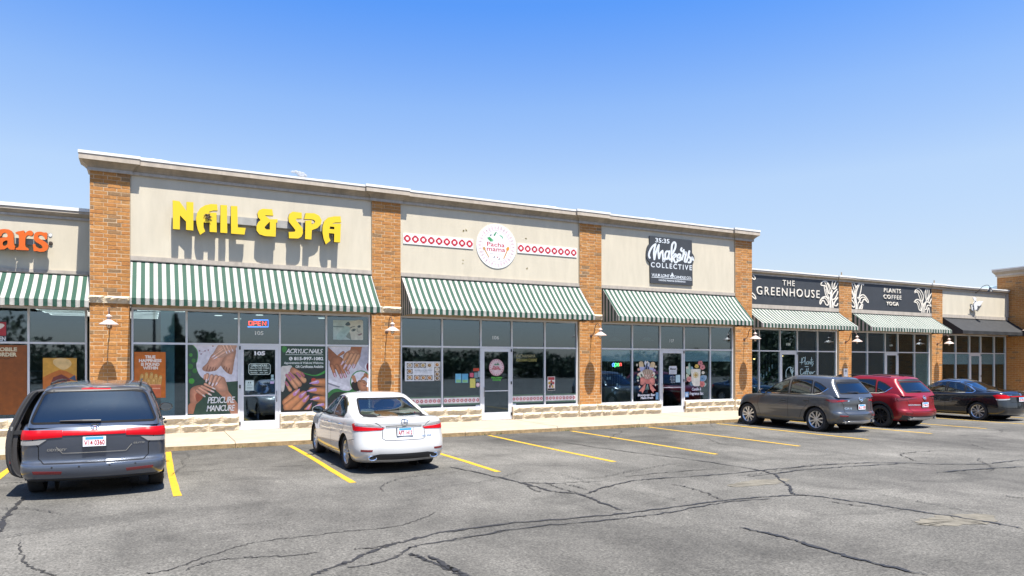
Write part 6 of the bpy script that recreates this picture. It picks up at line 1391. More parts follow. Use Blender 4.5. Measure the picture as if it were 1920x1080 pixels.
    def emblem(s, kind, x, z, r, m):
        h, n = s.hit(x, z, 'y', -1); mb = MB(); c = h + n * .012; u = Vector((1, 0, 0)); v = n.cross(u).normalized(); v = -v if v.z < 0 else v
        P_ = lambda a, b: c + u * a * r + v * b * r
        if kind == 'oval_l':
            mb.tube([P_(cos(t) * 1.25, sin(t) * .9) for t in (2 * pi * k / 20 for k in range(21))], r * .13, 6, cap=False); mb.tube([P_(.35, .75), P_(-.1, -.05), P_(-.35, -.5), P_(.75, -.4)], r * .14, 6)
        elif kind == 'h':
            mb.tube([P_(-.9, .8), P_(-1, 0), P_(-.75, -.85), P_(.75, -.85), P_(1, 0), P_(.9, .8), P_(-.9, .8)], r * .12, 6); mb.tube([P_(-.55, .75), P_(-.4, -.75)], r * .16, 6); mb.tube([P_(.55, .75), P_(.4, -.75)], r * .16, 6); mb.tube([P_(-.45, -.02), P_(.45, -.02)], r * .16, 6)
        elif kind == 'wing':
            mb.tube([P_(cos(t) * 1.1, sin(t) * .95) for t in (2 * pi * k / 20 for k in range(21))], r * .14, 6, cap=False); mb.tube([P_(-1.0, .4), P_(-.4, .35), P_(0, -.3), P_(.4, .35), P_(1.0, .4)], r * .14, 6)
        else:
            mb.tube([P_(cos(t), sin(t)) for t in (2 * pi * k / 20 for k in range(21))], r * .16, 6, cap=False)
            for q in (-.45, 0, .45): mb.tube([P_(q - .2, .35 + abs(q) * -.2), P_(q + .1, -.45)], r * .2, 6)
        mb.obj('emblem', m, s.t, smooth=True)
    def lamps_front(s, polys):
        for p in polys:
            for sg_ in (-1, 1): s.patch('headlight', [(sg_ * a, b) for a, b in p] if sg_ > 0 else [(sg_ * a, b) for a, b in p][::-1], 'y', 1, M['clear'], .004, .01)
M['trimblack'] = mat('black_trim', (.010, .010, .011), .75, spec=.15)
M['doortrim'] = mat('door_trim', (.028, .026, .026), .6)
M['cglass2'] = mat('mirror_glass', (.22, .26, .30), .03, 1.0)
mir = lambda p: [(-a, b) for a, b in p][::-1]

# --- grey-blue minivan with an open door
M['vanpaint'] = paint('minivan_paint', (.080, .094, .124), .55, .30, .9)
van = Car('slate blue minivan with its left sliding door open, parked in front of the left pier', (-.745, 12.42 + 2.575, 0), 0.0, dict(paint=M['vanpaint'], L=5.15, W=2.0, zb=.27, tyre=.345, axles=(-1.475, 1.525), rr=.26, br=.09, bf=.30, rf=.4, tr=.035, crr=.12, cbr=.05,
    top=[(-2.6, 1.10), (-2.0, 1.13), (-1, 1.10), (.6, 1.07), (1.35, 1.06), (1.7, 1.02), (2.3, .88), (2.58, .72)],
    layers=[(0, .90, .16, .20), (.04, .945, .08, .12), (.10, .975, .03, .05), (.2, 1, 0, 0), (.31, 1, .005, 0), (.345, .998, .07, .01), (.40, .998, .105, .02), (.62, .998, .08, .05), (.80, .99, .062, .09), (.87, .98, .068, .12), (.92, .975, .10, .16), (.97, .96, .13, .20), (1.0, .935, .17, .26)],
    cabin=[(0, .945, -2.42, 1.62), (.25, .915, -2.37, 1.38), (.5, .87, -2.30, 1.12), (.75, .80, -2.20, .84), (.9, .745, -2.14, .64), (.96, .70, -2.11, .54), (1, .62, -2.06, .44)],
    roof=[(-2.4, 1.62), (-2.1, 1.67), (-1.6, 1.715), (-.6, 1.735), (.2, 1.72), (.8, 1.66), (1.6, 1.45)], rcrown=.025))
van.window('rear_window', [(-.84, 1.15), (.84, 1.15), (.685, 1.595), (.52, 1.625), (-.52, 1.625), (-.685, 1.595)], 'y', -1, -1.9, M['pglass'], .06)
van.window('windshield', [(-.74, 1.10), (.74, 1.10), (.60, 1.62), (-.60, 1.62)], 'y', 1, .55, M['cglass'], .06)
for sg_ in (-1, 1):
    van.window('side_window', [(-2.05, 1.16), (-1.02, 1.14), (-1.02, 1.60), (-1.85, 1.57)], 'x', sg_, sg_ * .5, M['pglass']); van.window('side_window', [(-.94, 1.13), (.10, 1.11), (.08, 1.615), (-.94, 1.61)], 'x', sg_, sg_ * .5, M['pglass'])
    van.window('side_window', [(.18, 1.11), (1.22, 1.09), (.72, 1.50), (.40, 1.60), (.17, 1.615)], 'x', sg_, sg_ * .5, M['cglass'])
van.arches(); van.wheels('multi', spokes=9)
for sg_ in (-1, 1):
    f = (lambda p: p) if sg_ > 0 else mir
    van.patch('tail_light', f([(.42, 1.04), (.42, .945), (.60, .935), (.945, .908), (.945, 1.045)]), 'y', -1, M['red'], .010, .02); van.patch('reversing_light', f([(.62, .912), (.945, .886), (.945, .825), (.72, .838)]), 'y', -1, M['clear'], .009, .02)
    p = [(-2.24, 1.045), (-2.24, .908), (-2.18, .915), (-2.08, 1.03)]; van.patch('tail_light', p, 'x', sg_, M['red'], .010, .015); p = [(-2.24, .886), (-2.24, .828), (-2.19, .84), (-2.17, .89)]; van.patch('reversing_light', p, 'x', sg_, M['clear'], .009, .015)
    van.patch('reflector', f([(.42, .435), (.80, .45), (.79, .405), (.43, .39)]), 'y', -1, M['dred'], .004, .01)
van.patch('light_bar', [(-.415, 1.03), (-.415, .968), (.415, .968), (.415, 1.03)], 'y', -1, M['red'], .012, .02)
van.patch('brake_light', [(-.20, 1.642), (-.20, 1.667), (.20, 1.667), (.20, 1.642)], 'y', -1, M['red'], .006, .01)
van.patch('spoiler', [(-.70, 1.612), (-.56, 1.636), (.56, 1.636), (.70, 1.612), (.60, 1.665), (.2, 1.69), (-.2, 1.69), (-.60, 1.665)], 'y', -1, M['vanblack'] if 'vanblack' in M else M['plastic'], .006, .01)
van.patch('bumper_trim', [(-.86, .29), (-.86, .325), (.86, .325), (.86, .29)], 'y', -1, M['plastic'], .006, .01)
van.gaps([('y', (-1,), [(-.86, 1.10), (-.80, .90), (-.73, .80), (-.73, .62), (-.66, .55), (.66, .55), (.73, .62), (.73, .80), (.80, .90), (.86, 1.10)], .012), ('x', (1, -1), [(-1.0, 1.62), (-1.0, .45), (.13, .42), (.13, 1.62)], .01), ('x', (1, -1), [(.14, .42), (1.1, .42), (1.28, .75), (1.24, 1.08)], .01), ('x', (1,), [(-2.3, .98), (-1.05, .98)], .018)])
mb = MB(); van.ribbon(mb, [(-.50, .80), (-.42, .70), (.42, .70), (.50, .80)], 'y', -1, .012, .006); mb.obj('trim_line', M['chrome'], van.t)
van.plate('V14 0360', 0, .868, None); van.emblem('h', 0, 1.085, .052, M['chrome']); van.text('ODYSSEY', -.62, .735, -.36, .775, M['chrome'], .03, .25); van.text('ELITE', .52, .80, .68, .825, M['chrome'], .02, .2)
van.wiper(.08, -.46, 1.165, 1.175); van.mirror(1.05, 1.18, .17); van.handles([(.32, .98), (-.75, .99)]); van.seats(M['seatd'], .35, -1.55, .78, rows=2)
for sg_ in (-1, 1):
    mb = MB(); mb.tube([(sg_ * .62, y, interp(van.P['roof'], y) + .035) for y in (-1.85, -1.7, -1.0, -.3, .2, .3)], .016, 8); mb.obj('roof_rail', M['plastic'], van.t, smooth=True)
mb = MB()
for x in (-.55, -.2, .2, .55): mb.lathe([(0, -.004), (.014, -.003), (.014, .004)], 10, (x, van.hit(x, .50, 'y', -1)[0].y, .50), 'y')
mb.obj('parking_sensor', M['plastic'], van.t)
van.lamps_front([[(.5, .80), (.92, .86), (.90, .74), (.55, .70)]])
van.finish()
# left sliding door run back along the flank: we look at its dark rear edge
dprof = [(-1.02, .30), (-1.13, .36), (-1.19, .52), (-1.205, .78), (-1.175, 1.02), (-1.13, 1.14), (-1.04, 1.36), (-.93, 1.56), (-.86, 1.625)]
dprof = smooth_poly(dprof, 3, False); dmb = MB(); n = len(dprof); inn = [(x + .15 - .03 * (z > 1.1), z) for x, z in dprof]; ys = (-1.98, -1.95, -.92, -.86)
for j, y in enumerate(ys):
    k = .03 if j in (0, 3) else 0
    dmb.v += [(x + k, y, z) for x, z in dprof] + [(x, y, z) for x, z in inn]; 
def df(f, m): dmb.f.append(f); dmb.m.append(m); dmb.c.append(None); dmb.a.append(0.0)
for j in range(3):
    o0, o1 = j * 2 * n, (j + 1) * 2 * n
    for i in range(n - 1): df([o0 + i, o1 + i, o1 + i + 1, o0 + i + 1], 1 if j == 1 else 0); df([o0 + n + i + 1, o1 + n + i + 1, o1 + n + i, o0 + n + i], 0)
    df([o0, o0 + n, o1 + n, o1], 0); df([o0 + n - 1, o1 + n - 1, o1 + 2 * n - 1, o0 + 2 * n - 1], 0)
for i in range(n - 1): df([i, i + 1, n + i + 1, n + i], 0); q = 6 * n; df([q + i, q + n + i, q + n + i + 1, q + i + 1], 0)
d = dmb.obj('sliding_door', [M['doortrim'], M['vanpaint']], van.t, smooth=True, ang=45); d['label'] = 'open left sliding door with its black rear edge showing'
mb = MB(); mb.tube([(x + .075, -1.995, z) for x, z in dprof[1:]], .016, 6); mb.obj('door_seal', M['rubber'], d, smooth=True)
MB().box(-1.13, -1.10, -1.995, -1.965, 1.0, 1.09).obj('latch', M['chrome'], d); MB().box(-1.13, -.95, -2.0, -1.93, .97, 1.03).obj('hinge_arm', M['plastic'], d); MB().box(-1.145, -1.105, -1.995, -1.97, .53, .57).obj('reflector', M['dred'], d)

# --- white sedan
M['whitepaint'] = paint('white_pearl_paint', (.45, .45, .445), .0, .3)
sed = Car('white sedan with red tail lights parked in front of the brick pier', (4.27, 12.62 + 2.45, 0), 0.0, dict(paint=M['whitepaint'], L=4.9, W=1.84, zb=.20, tyre=.325, axles=(-1.36, 1.46), rr=.34, br=.11, rf=.42, bf=.30, tr=.06, tf=.10, crr=.24, cbr=.10, cbf=.2, ctr=.13,
    top=[(-2.45, .955), (-2.2, 1.0), (-1.9, 1.02), (-1.3, 1.0), (0, .965), (.9, .955), (1.35, .945), (1.9, .85), (2.35, .70), (2.46, .60)],
    layers=[(0, .90, .16, .2), (.06, .945, .07, .12), (.15, .975, .02, .05), (.30, 1, 0, 0), (.45, 1.0, .015, 0), (.60, .998, .05, .03), (.74, .99, .075, .08), (.86, .98, .09, .14), (.94, .955, .085, .2), (.98, .92, .095, .25), (1, .87, .14, .3)],
    cabin=[(0, .855, -1.95, 1.42), (.2, .835, -1.76, 1.20), (.45, .785, -1.46, .90), (.7, .715, -1.14, .60), (.86, .655, -.93, .38), (.94, .61, -.80, .26), (1, .53, -.66, .14)],
    roof=[(-1.9, 1.24), (-1.2, 1.36), (-.7, 1.415), (-.2, 1.44), (.2, 1.425), (.6, 1.36), (1.3, 1.2)], rcrown=.02))
sed.window('rear_window', [(-.63, 1.05), (.63, 1.05), (.50, 1.335), (-.50, 1.335)], 'y', -1, -.55, M['cglass'], .05); sed.window('windshield', [(-.66, 1.0), (.66, 1.0), (.52, 1.33), (-.52, 1.33)], 'y', 1, .3, M['cglass'], .05)
for sg_ in (-1, 1):
    sed.window('side_window', [(1.02, 1.0), (.45, 1.24), (.05, 1.355), (-.28, 1.375), (-.28, .995)], 'x', sg_, sg_ * .4, M['cglass'], .035); sed.window('side_window', [(-.36, .995), (-.36, 1.375), (-.62, 1.34), (-.94, 1.215), (-1.14, 1.08), (-1.12, 1.02), (-.95, 1.0)], 'x', sg_, sg_ * .4, M['cglass'], .035)
sed.arches(); sed.wheels('multi', spokes=10)
for sg_ in (-1, 1):
    f = (lambda p: p) if sg_ > 0 else mir
    sed.patch('tail_light', f([(.37, .848), (.43, .81), (.86, .795), (.86, .882), (.66, .866)]), 'y', -1, M['red'], .008, .02); sed.patch('reversing_light', f([(.37, .868), (.66, .886), (.86, .902), (.86, .938), (.62, .926)]), 'y', -1, M['clear'], .008, .02)
    p = [(-2.02, .93), (-2.02, .797), (-1.98, .81), (-1.91, .905), (-1.93, .928)]; sed.patch('tail_light', p, 'x', sg_, M['red'], .008, .015); sed.patch('reflector', f([(.60, .455), (.80, .46), (.80, .42), (.61, .42)]), 'y', -1, M['dred'], .004, .01)
    h, n = sed.hit(.60 * sg_, .29, 'y', -1); mb = MB(); pts = [(sg_ * .60 + .075 * cos(t) * (1 + .25 * cos(t) * sg_ * 0), .30 + .042 * sin(t)) for t in (2 * pi * k / 16 for k in range(16))]; mb.tube([(x, h.y - .015, z) for x, z in pts + [pts[0]]], .012, 6, cap=False); ex = mb.obj('exhaust_tip', M['chrome'], sed.t, smooth=True)
    mb = MB(); mb.add([(x, h.y - .012, z) for x, z in pts], [tuple(range(16))]); mb.obj('exhaust_opening', M['well'], ex)
    mb = MB(); sed.ribbon(mb, [(.95, .985), (-1.16, .988)], 'x', sg_, .02, .004); sed.ribbon(mb, [(1.02, .99), (.45, 1.25), (.05, 1.366), (-.30, 1.384), (-.63, 1.352), (-.97, 1.225), (-1.18, 1.07)], 'x', sg_, .016, .004); mb.obj('window_chrome', M['chrome'], sed.t)
sed.patch('diffuser', [(-.62, .345), (-.46, .375), (.46, .375), (.62, .345), (.66, .275), (.50, .262), (-.50, .262), (-.66, .275)], 'y', -1, M['plastic'], .004, .01); mb = MB(); sed.ribbon(mb, [(-.35, .875), (0, .892), (.35, .875)], 'y', -1, .022, .012); mb.obj('trim_strip', M['chrome'], sed.t)
sed.gaps([('y', (-1,), [(-.60, 1.0), (-.40, .86), (-.42, .66), (-.36, .62), (.36, .62), (.42, .66), (.40, .86), (.60, 1.0)], .010), ('x', (1, -1), [(-.32, 1.0), (-.32, .30), (.98, .30), (1.05, .6), (1.02, .97)], .009), ('x', (1, -1), [(-.34, .30), (-.95, .33), (-1.05, .6), (-1.28, .78), (-1.36, 1.0)], .009), ('x', (1, -1), [(-2.05, .64), (-1.75, .60)], .008)])
sed.plate('AFT 1412', 0, .775, None); sed.emblem('oval_l', 0, .965, .055, M['chrome']); sed.text('ES 350', .36, .665, .56, .695, M['chrome'])
sed.mirror(.80, 1.04, .15); sed.handles([(-.12, .84), (-1.02, .86)], M['chrome']); sed.seats(M['seatc'], .20, -.95, .66, hd=.8, drop=.07)
sed.patch('rear_shelf', [(-.6, -1.62), (.6, -1.62), (.5, -1.3), (-.5, -1.3)], 'z', 1, M['seatd'], -.03, 0) if False else None
mb = MB(); mb.box(-.62, .62, -1.75, -1.2, .985, 1.0); mb.obj('rear_shelf', M['seatc'], sed.t)
mb = MB(); mb.lathe([(.02, 0), (.016, .02), (.004, .03)], 10, (0, -.78, sed.bvh.ray_cast(Vector((0, -.78, 3)), Vector((0, 0, -1)))[0].z)); mb.obj('antenna', M['whitepaint'], sed.t)
sed.lamps_front([[(.42, .66), (.85, .74), (.84, .64), (.5, .58)]]); sed.finish()

# --- grey crossover
def crossover(label, loc, rz, pm, L, W, H, wb, rear_oh, coupe, drim, tl, plate_t, word, emb, clad):
    ya = -L / 2 + rear_oh; k = H / 1.68
    c = Car(label, loc, rz, dict(paint=pm, L=L, W=W, zb=.25, tyre=.365, axles=(ya, ya + wb), rr=.32, br=.13, rf=.42, bf=.30, tr=.05, tf=.09, crr=.11, cbr=.09, cbf=.2, ctr=.12,
        top=[(-L / 2, 1.04 * k), (-1.8, 1.11 * k), (-1.0, 1.11 * k), (.6, 1.085 * k), (1.1, 1.07 * k), (1.6, 1.01 * k), (2.0, .92 * k), (L / 2, .76 * k)],
        layers=[(0, .90, .18, .2), (.06, .95, .08, .10), (.15, .98, .03, .03), (.30, .99, .0, .0), (.40, .995, .015, .0), (.47, 1.0, .06, .01), (.62, 1.0, .085, .03), (.76, .992, .09, .06), (.88, .98, .10, .10), (.95, .96, .12, .15), (1, .925, .16, .22)],
        cabin=[(0, W / 2 * .945, -L / 2 + .14, 1.22), (.22, W / 2 * .91, -L / 2 + .22, 1.0), (.48, W / 2 * .855, -L / 2 + .34 + coupe * .3, .72), (.72, W / 2 * .785, -L / 2 + .44 + coupe * .7, .44), (.87, W / 2 * .715, -L / 2 + .48 + coupe, .24), (.95, W / 2 * .665, -L / 2 + .50 + coupe, .12), (1, W / 2 * .58, -L / 2 + .56 + coupe, .0)],
        roof=[(-L / 2 + .1, 1.52 * k), (-1.8, 1.60 * k), (-1.3, 1.645 * k), (-.6, 1.675 * k), (.0, 1.66 * k), (.5, 1.59 * k), (1.2, 1.4 * k)], rcrown=.03))
    zb = 1.13 * k
    c.window('rear_window', [(-.66, zb + .03), (.66, zb + .03), (.55, 1.47 * k), (-.55, 1.47 * k)], 'y', -1, -1.5, M['pglass'], .06); c.window('windshield', [(-.68, 1.08 * k), (.68, 1.08 * k), (.55, 1.56 * k), (-.55, 1.56 * k)], 'y', 1, .2, M['cglass'], .06)
    for sg_ in (-1, 1):
        c.window('side_window', [(.80, 1.13 * k), (.42, 1.35 * k), (.12, 1.49 * k), (-.22, 1.55 * k), (-.27, 1.135 * k)], 'x', sg_, sg_ * .4, M['cglass'], .04); c.window('side_window', [(-.36, 1.135 * k), (-.32, 1.55 * k), (-.85, 1.555 * k), (-1.08, 1.54 * k), (-1.14, 1.145 * k)], 'x', sg_, sg_ * .4, M['pglass'], .04)
        c.window('quarter_window', [(-1.22, 1.15 * k), (-1.16, 1.51 * k), (-1.40, 1.43 * k), (-1.62, 1.31 * k), (-1.45, 1.185 * k)], 'x', sg_, sg_ * .4, M['pglass'], .04)
        mb = MB(); c.ribbon(mb, [(.88, 1.11 * k), (-1.25, 1.12 * k), (-1.48, 1.165 * k), (-1.68, 1.31 * k)], 'x', sg_, .022, .005); mb.obj('window_chrome', M['chrome'], c.t)
    c.arches(.05); c.wheels('twin' if not drim else 'multi', 'rimdark' if drim else 'rim', 10)
    r = .365 + .09
    for sg_ in (-1, 1):
        f = (lambda p: p) if sg_ > 0 else mir
        for y in c.P['axles']:
            mb = MB(); c.ribbon(mb, [(y + r * cos(a), .365 + r * sin(a)) for a in (-.12 + (pi + .24) * i / 24 for i in range(25))], 'x', sg_, .075, .006); mb.obj('arch_trim', clad, c.t, smooth=True)
        c.patch('sill_trim', [(c.P['axles'][0] + r + .04, .27), (c.P['axles'][0] + r + .02, .40), (c.P['axles'][1] - r - .02, .38), (c.P['axles'][1] - r - .04, .27)], 'x', sg_, clad, .006, .01)
        for nm, mt, pl, pside in tl(k):
            c.patch(nm, f(pl), 'y', -1, mt, .008, .015)
            if pside: c.patch(nm, pside, 'x', sg_, mt, .008, .012)
        c.patch('reflector', f([(.52, .52), (.78, .535), (.78, .50), (.53, .485)]), 'y', -1, M['dred'], .006, .01)
    c.patch('rear_cladding', [(-.84, .27), (-.84, .44), (-.5, .40), (.5, .40), (.84, .44), (.84, .27)], 'y', -1, clad, .005, .01)
    c.patch('skid_plate', [(-.62, .29), (-.50, .36), (.50, .36), (.62, .29), (.5, .265), (-.5, .265)], 'y', -1, M['rim'], .010, .012)
    for sg_ in (-1, 1):
        h, n = c.hit(.58 * sg_, .33, 'y', -1); mb = MB(); mb.tube([(sg_ * .62, h.y - .05, .325), (sg_ * .62, h.y + .1, .325)], .04, 12); mb.obj('exhaust_tip', M['chrome'], c.t, smooth=True)
    c.patch('spoiler', [(-.56, 1.50 * k), (.56, 1.50 * k), (.54, 1.555 * k), (.2, 1.575 * k), (-.2, 1.575 * k), (-.54, 1.555 * k)], 'y', -1, M['plastic'], .012, .02)
    c.gaps([('y', (-1,), [(-.78, 1.08 * k), (-.60, .82), (-.60, .60), (-.52, .54), (.52, .54), (.60, .60), (.60, .82), (.78, 1.08 * k)], .011), ('x', (1, -1), [(-.31, 1.06 * k), (-.31, .34), (.80, .34), (.92, .7), (.90, 1.04 * k)], .009), ('x', (1, -1), [(-.33, .34), (ya + r + .12, .36), (ya + r + .02, .62), (ya + .22, .86), (ya + .2, 1.08 * k)], .009)])
    c.plate(plate_t, 0, .765 * k, None); c.emblem(emb, 0, .985 * k, .065, M['chrome']); c.text(word, -.62, .74 * k, -.62 + .055 * len(word), .785 * k, M['chrome']) if len(word) > 4 else c.text(word, -.58, .70, -.36, .755, M['chrome'])
    c.wiper(.02, -.40, zb + .04, zb + .06); c.mirror(.70, 1.16 * k, .15); c.handles([(-.12, .90 * k), (-1.0, .93 * k)]); c.seats(M['seatd'], .12, -.98, .80)
    mb = MB(); zt_ = c.bvh.ray_cast(Vector((0, -1.45, 3)), Vector((0, 0, -1)))[0].z; mb.add([(-.02, -1.36, zt_ - .01), (.02, -1.36, zt_ - .01), (.025, -1.55, zt_ - .01), (-.025, -1.55, zt_ - .01), (0, -1.54, zt_ + .07), (0, -1.50, zt_ + .07)], [(0, 1, 5), (1, 2, 4, 5), (2, 3, 4), (3, 0, 5, 4)]); mb.obj('antenna_fin', pm, c.t)
    c.lamps_front([[(.5, .82), (.88, .86), (.86, .78), (.5, .75)]])
    return c
M['greypaint'] = paint('grey_metal_paint', (.088, .092, .098), .6, .28, .9); M['redpaint'] = paint('dark_red_paint', (.19, .003, .007), .2, .36, .45); M['blackpaint'] = paint('black_paint', (.008, .009, .012), .2, .2)
tl_a = lambda k: [('tail_light', M['dred'], [(.46, .965 * k), (.50, .935 * k), (.87, .90 * k), (.87, .99 * k), (.60, .985 * k)], [(-1.87, .988 * k), (-1.87, .905 * k), (-1.80, .92 * k), (-1.66, .985 * k)]), ('lamp_core', M['red'], [(.56, .962 * k), (.58, .942 * k), (.80, .925 * k), (.80, .95 * k)], None), ('chrome_strip', M['chrome'], [(.40, .955 * k), (.44, .925 * k), (.47, .925 * k), (.45, .965 * k)], None)]
tl_b = lambda k: [('tail_light', M['dred'], [(.30, .985 * k), (.32, .962 * k), (.88, .90 * k), (.88, .985 * k)], [(-1.89, .985 * k), (-1.89, .90 * k), (-1.82, .91 * k), (-1.70, .985 * k)])]
cx = crossover('dark grey crossover with silver wheels, nearest of the three cars on the right', (18.80, 13.76 + 2.29, 0), 0.0, M['greypaint'], 4.58, 1.86, 1.68, 2.70, .98, 0.0, False, tl_a, 'BK 21 478', 'CX-5', 'ring', M['greypaint']); cx.finish()
bu = crossover('dark red crossover with black wheels parked between the grey and the black car', (21.78, 13.72 + 2.32, 0), 0.0, M['redpaint'], 4.64, 1.89, 1.66, 2.78, 1.0, .06, True, tl_b, 'CP 40 612', 'ENVISION', 'shield', M['plastic'])
for sg_ in (-1, 1):
    mb = MB(); mb.tube([(sg_ * .60, y, interp(bu.P['roof'], y) + .03) for y in (-1.5, -1.4, -.8, -.2, .0)], .016, 8); mb.obj('roof_rail', M['plastic'], bu.t, smooth=True)
bu.finish()

# --- black sedan
acc = Car('black sedan with chrome window frames at the right edge of the photo', (27.55, 13.93 + 2.47, 0), 0.0, dict(paint=M['blackpaint'], L=4.94, W=1.85, zb=.19, tyre=.33, axles=(-1.44, 1.36), rr=.30, br=.10, rf=.40, bf=.28, tr=.05, tf=.09, crr=.22, cbr=.10, cbf=.2, ctr=.12,
    top=[(-2.47, .99), (-2.2, 1.03), (-1.9, 1.04), (-1.3, 1.01), (0, .97), (.9, .955), (1.35, .945), (1.9, .86), (2.35, .73), (2.47, .62)],
    layers=[(0, .90, .16, .2), (.06, .945, .07, .12), (.15, .975, .02, .05), (.30, .995, 0, 0), (.45, 1.0, .01, 0), (.60, 1, .03, .03), (.74, .995, .045, .08), (.86, .985, .055, .14), (.94, .96, .07, .2), (.98, .925, .09, .25), (1, .875, .14, .3)],
    cabin=[(0, .865, -1.95, 1.42), (.2, .845, -1.76, 1.20), (.45, .80, -1.44, .92), (.7, .73, -1.08, .62), (.86, .67, -.86, .42), (.94, .625, -.74, .30), (1, .55, -.60, .18)],
    roof=[(-1.9, 1.25), (-1.2, 1.38), (-.7, 1.44), (-.2, 1.465), (.2, 1.45), (.6, 1.38), (1.3, 1.2)], rcrown=.02))
acc.window('rear_window', [(-.68, 1.06), (.68, 1.06), (.54, 1.36), (-.54, 1.36)], 'y', -1, -.5, M['pglass'], .05); acc.window('windshield', [(-.66, 1.0), (.66, 1.0), (.52, 1.35), (-.52, 1.35)], 'y', 1, .3, M['cglass'], .05)
for sg_ in (-1, 1):
    f = (lambda p: p) if sg_ > 0 else mir
    acc.window('side_window', [(1.0, 1.005), (.5, 1.24), (.1, 1.36), (-.26, 1.395), (-.26, 1.0)], 'x', sg_, sg_ * .4, M['cglass'], .035); acc.window('side_window', [(-.34, 1.0), (-.34, 1.395), (-.68, 1.355), (-.95, 1.255), (-.95, 1.01)], 'x', sg_, sg_ * .4, M['cglass'], .03); acc.window('quarter_window', [(-1.01, 1.015), (-1.01, 1.228), (-1.27, 1.08), (-1.22, 1.03)], 'x', sg_, sg_ * .4, M['cglass'], .03)
    mb = MB(); acc.ribbon(mb, [(1.05, .985), (-1.26, .995), (-1.34, 1.07), (-1.03, 1.25), (-.70, 1.37), (-.3, 1.405), (.08, 1.378), (.5, 1.262), (1.05, .995)], 'x', sg_, .03, .005); mb.obj('window_chrome', M['chrome'], acc.t)
    acc.patch('tail_light', f([(.52, .90), (.54, .825), (.87, .803), (.87, .95), (.70, .945)]), 'y', -1, M['red'], .008, .02); acc.patch('reversing_light', f([(.50, .812), (.55, .775), (.87, .755), (.87, .795)]), 'y', -1, M['clear'], .008, .015); acc.patch('tail_light', [(-2.125, .945), (-2.125, .803), (-2.08, .81), (-1.97, .93)], 'x', sg_, M['red'], .008, .012); acc.patch('reversing_light', [(-2.125, .795), (-2.125, .757), (-2.09, .765), (-2.06, .798)], 'x', sg_, M['clear'], .008, .012)
acc.arches(.05); acc.wheels('twin', spokes=10)
acc.patch('light_strip', [(-.50, .90), (-.50, .87), (.50, .87), (.50, .90)], 'y', -1, M['red'], .008, .01)
acc.gaps([('y', (-1,), [(-.62, 1.03), (-.50, .90), (-.50, .68), (.50, .68), (.50, .90), (.62, 1.03)], .01), ('x', (1, -1), [(-.30, 1.0), (-.30, .30), (.98, .30), (1.05, .6), (1.02, .97)], .009), ('x', (1, -1), [(-.32, .30), (-.98, .33), (-1.05, .6), (-1.25, .78), (-1.32, 1.0)], .009)])
acc.plate('E 83 2915', 0, .78, None); acc.emblem('h', 0, .955, .05, M['chrome']); acc.text('ACCORD', -.62, .925, -.42, .95, M['chrome']); acc.mirror(.80, 1.04, .15); acc.handles([(-.12, .86), (-1.0, .88)]); acc.seats(M['seatd'], .20, -.90, .66, hd=.8, drop=.10)
acc.lamps_front([[(.42, .68), (.85, .76), (.84, .66), (.5, .60)]]); acc.finish()
# ------------------------------------------------------------------ across the lot: what the shop glass mirrors
M['leafd'] = mat('tree_leaf', (.045, .07, .028), .75, var=.5, scale=.6)
M['bark'] = mat('bark', (.06, .045, .03), .9)
mb = MB(); tk = MB(); R_ = random.Random(21)
def far_tree(x, y, h, r, conifer=False, n=620):
    tk.tube([(x, y, 0), (x + .1, y, h * .5), (x, y, h * .9)], [.28, .16, .04], 7)
    blobs = [(x + R_.gauss(0, r * .45), y + R_.gauss(0, r * .45), h * R_.uniform(.12, .90)) for _ in range(20)]
    for i in range(n):
        if conifer:
            t = R_.random() ** .7; z = .08 * h + t * .92 * h; q = r * (1 - t) * sqrt(R_.random()) * (.35 + .8 * abs(sin(t * 19 + x))); a = R_.uniform(0, 6.3); p = Vector((x + q * cos(a), y + q * sin(a), z))
        else:
            b = R_.choice(blobs); g_ = lambda: max(-1.4, min(1.4, R_.gauss(0, .9))); p = Vector(b) + Vector((g_(), g_(), g_() * .8)) * r * .26
        s = R_.uniform(.14, .36); d = Vector((R_.gauss(0, 1), R_.gauss(0, 1), R_.gauss(0, 1))).normalized(); e = d.orthogonal().normalized(); f = d.cross(e)
        mb.add([p + e * s, p + f * s * .7, p - e * s, p - f * s * .7], [(0, 1, 2, 3)])
TR = random.Random(2)
for i in range(34):      # dense far hedge and low trees
    x = -60 + i * 5.2 + TR.uniform(-1, 1); far_tree(x, -46 + TR.uniform(-3, 3), TR.uniform(2.5, 3.6) if 20 < x < 66 else TR.uniform(2.9, 4.4), TR.uniform(3.0, 3.8), 0, 1500)
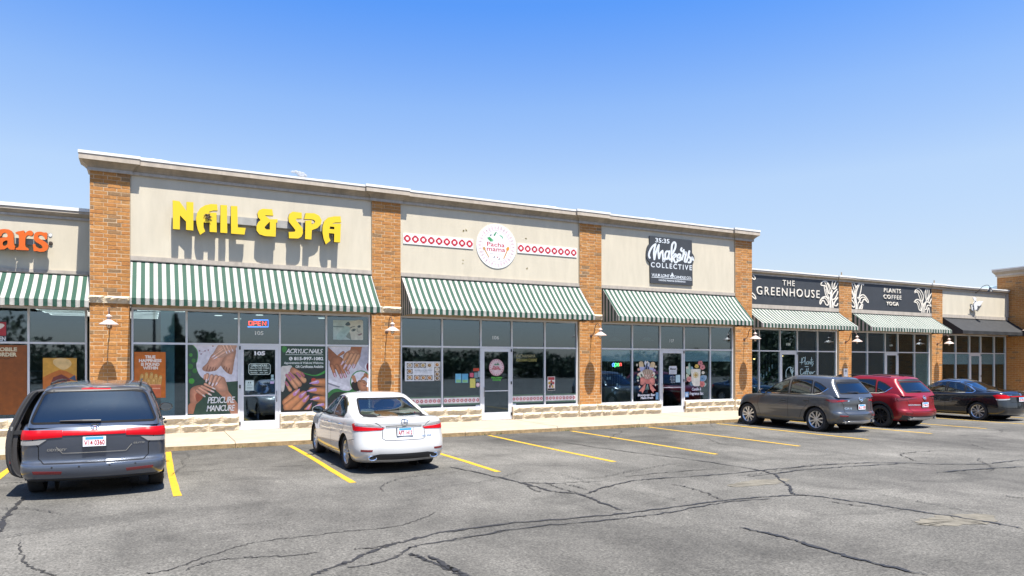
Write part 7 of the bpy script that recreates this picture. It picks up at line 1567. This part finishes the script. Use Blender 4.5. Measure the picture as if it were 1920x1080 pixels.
for x, y, h, r, c in ((2.5, -42, 7.4, 2.6, 1), (-3, -42, 6.8, 2.6, 1), (5.0, -43, 5.6, 2.6, 0), (-14, -40, 7, 3.4, 0),
                      (62, -14, 8.5, 4.2, 0), (69, -20, 9, 4.5, 0), (76, -24, 8, 4.5, 0), (86, -22, 7, 4.5, 0), (72, -9, 9, 4.5, 0), (80, -6, 9.5, 5, 0), (88, -2, 11, 5, 0), (97, -8, 10, 5, 0), (98, 4, 12, 5.5, 0), (108, -4, 11, 5.5, 0)): far_tree(x, y, h, r, c, 1100)
mb2 = MB(); mb2.v = mb.v + tk.v; mb2.f = mb.f + [[i + len(mb.v) for i in f] for f in tk.f]; mb2.m = [0] * len(mb.f) + [1] * len(tk.f); mb2.c = [None] * len(mb2.f); mb2.a = [0.0] * len(mb2.f)
mb2.obj('tree_line', [M['leafd'], M['bark']], label='row of leafy trees across the lot, mirrored in the shop windows', cat='trees', kind='stuff')
lp = thing('lamp_post', 'tall dark lot lamp post mirrored in the nail shop window', 'lamp post', (.35, -22, 0)); MB().tube([(0, 0, 0), (0, 0, 9)], [.14, .09], 10).obj('pole', M['black'], lp); MB().box(-.5, .5, -.2, .2, 8.95, 9.1).obj('lamp_head', M['black'], lp)

# one small white cloud low behind the tall parapet
cm_, cn_, cl_, cp_ = nodes('cloud_vapour'); cn_.remove(cp_); pv_ = cn_.new('ShaderNodeVolumePrincipled'); pv_.inputs['Density'].default_value = .45; pv_.inputs['Color'].default_value = (1, 1, 1, 1)
cl_.new(pv_.outputs[0], cn_['Material Output'].inputs['Volume']); M['cloud'] = cm_
mb = MB(); q = wp(560, 327, 700)
for u, v, r in ((549, 322, 3.2), (555, 322, 4.0), (561, 324, 4.6), (567, 326, 5.0), (571, 329, 4.6), (562, 328, 4.0), (566, 331, 5.0)):
    r *= .62; x, z = wp(u, v, 700); n = 10; prof = [(r * sin(pi * k / 8) + .001, r * .62 * -cos(pi * k / 8)) for k in range(9)]; mb.lathe(prof, 14, (x, 700 + r * .3, z))
mb.obj('cloud', M['cloud'], smooth=True, ang=180, label='small white cloud just above the tall parapet', cat='cloud', kind='structure')
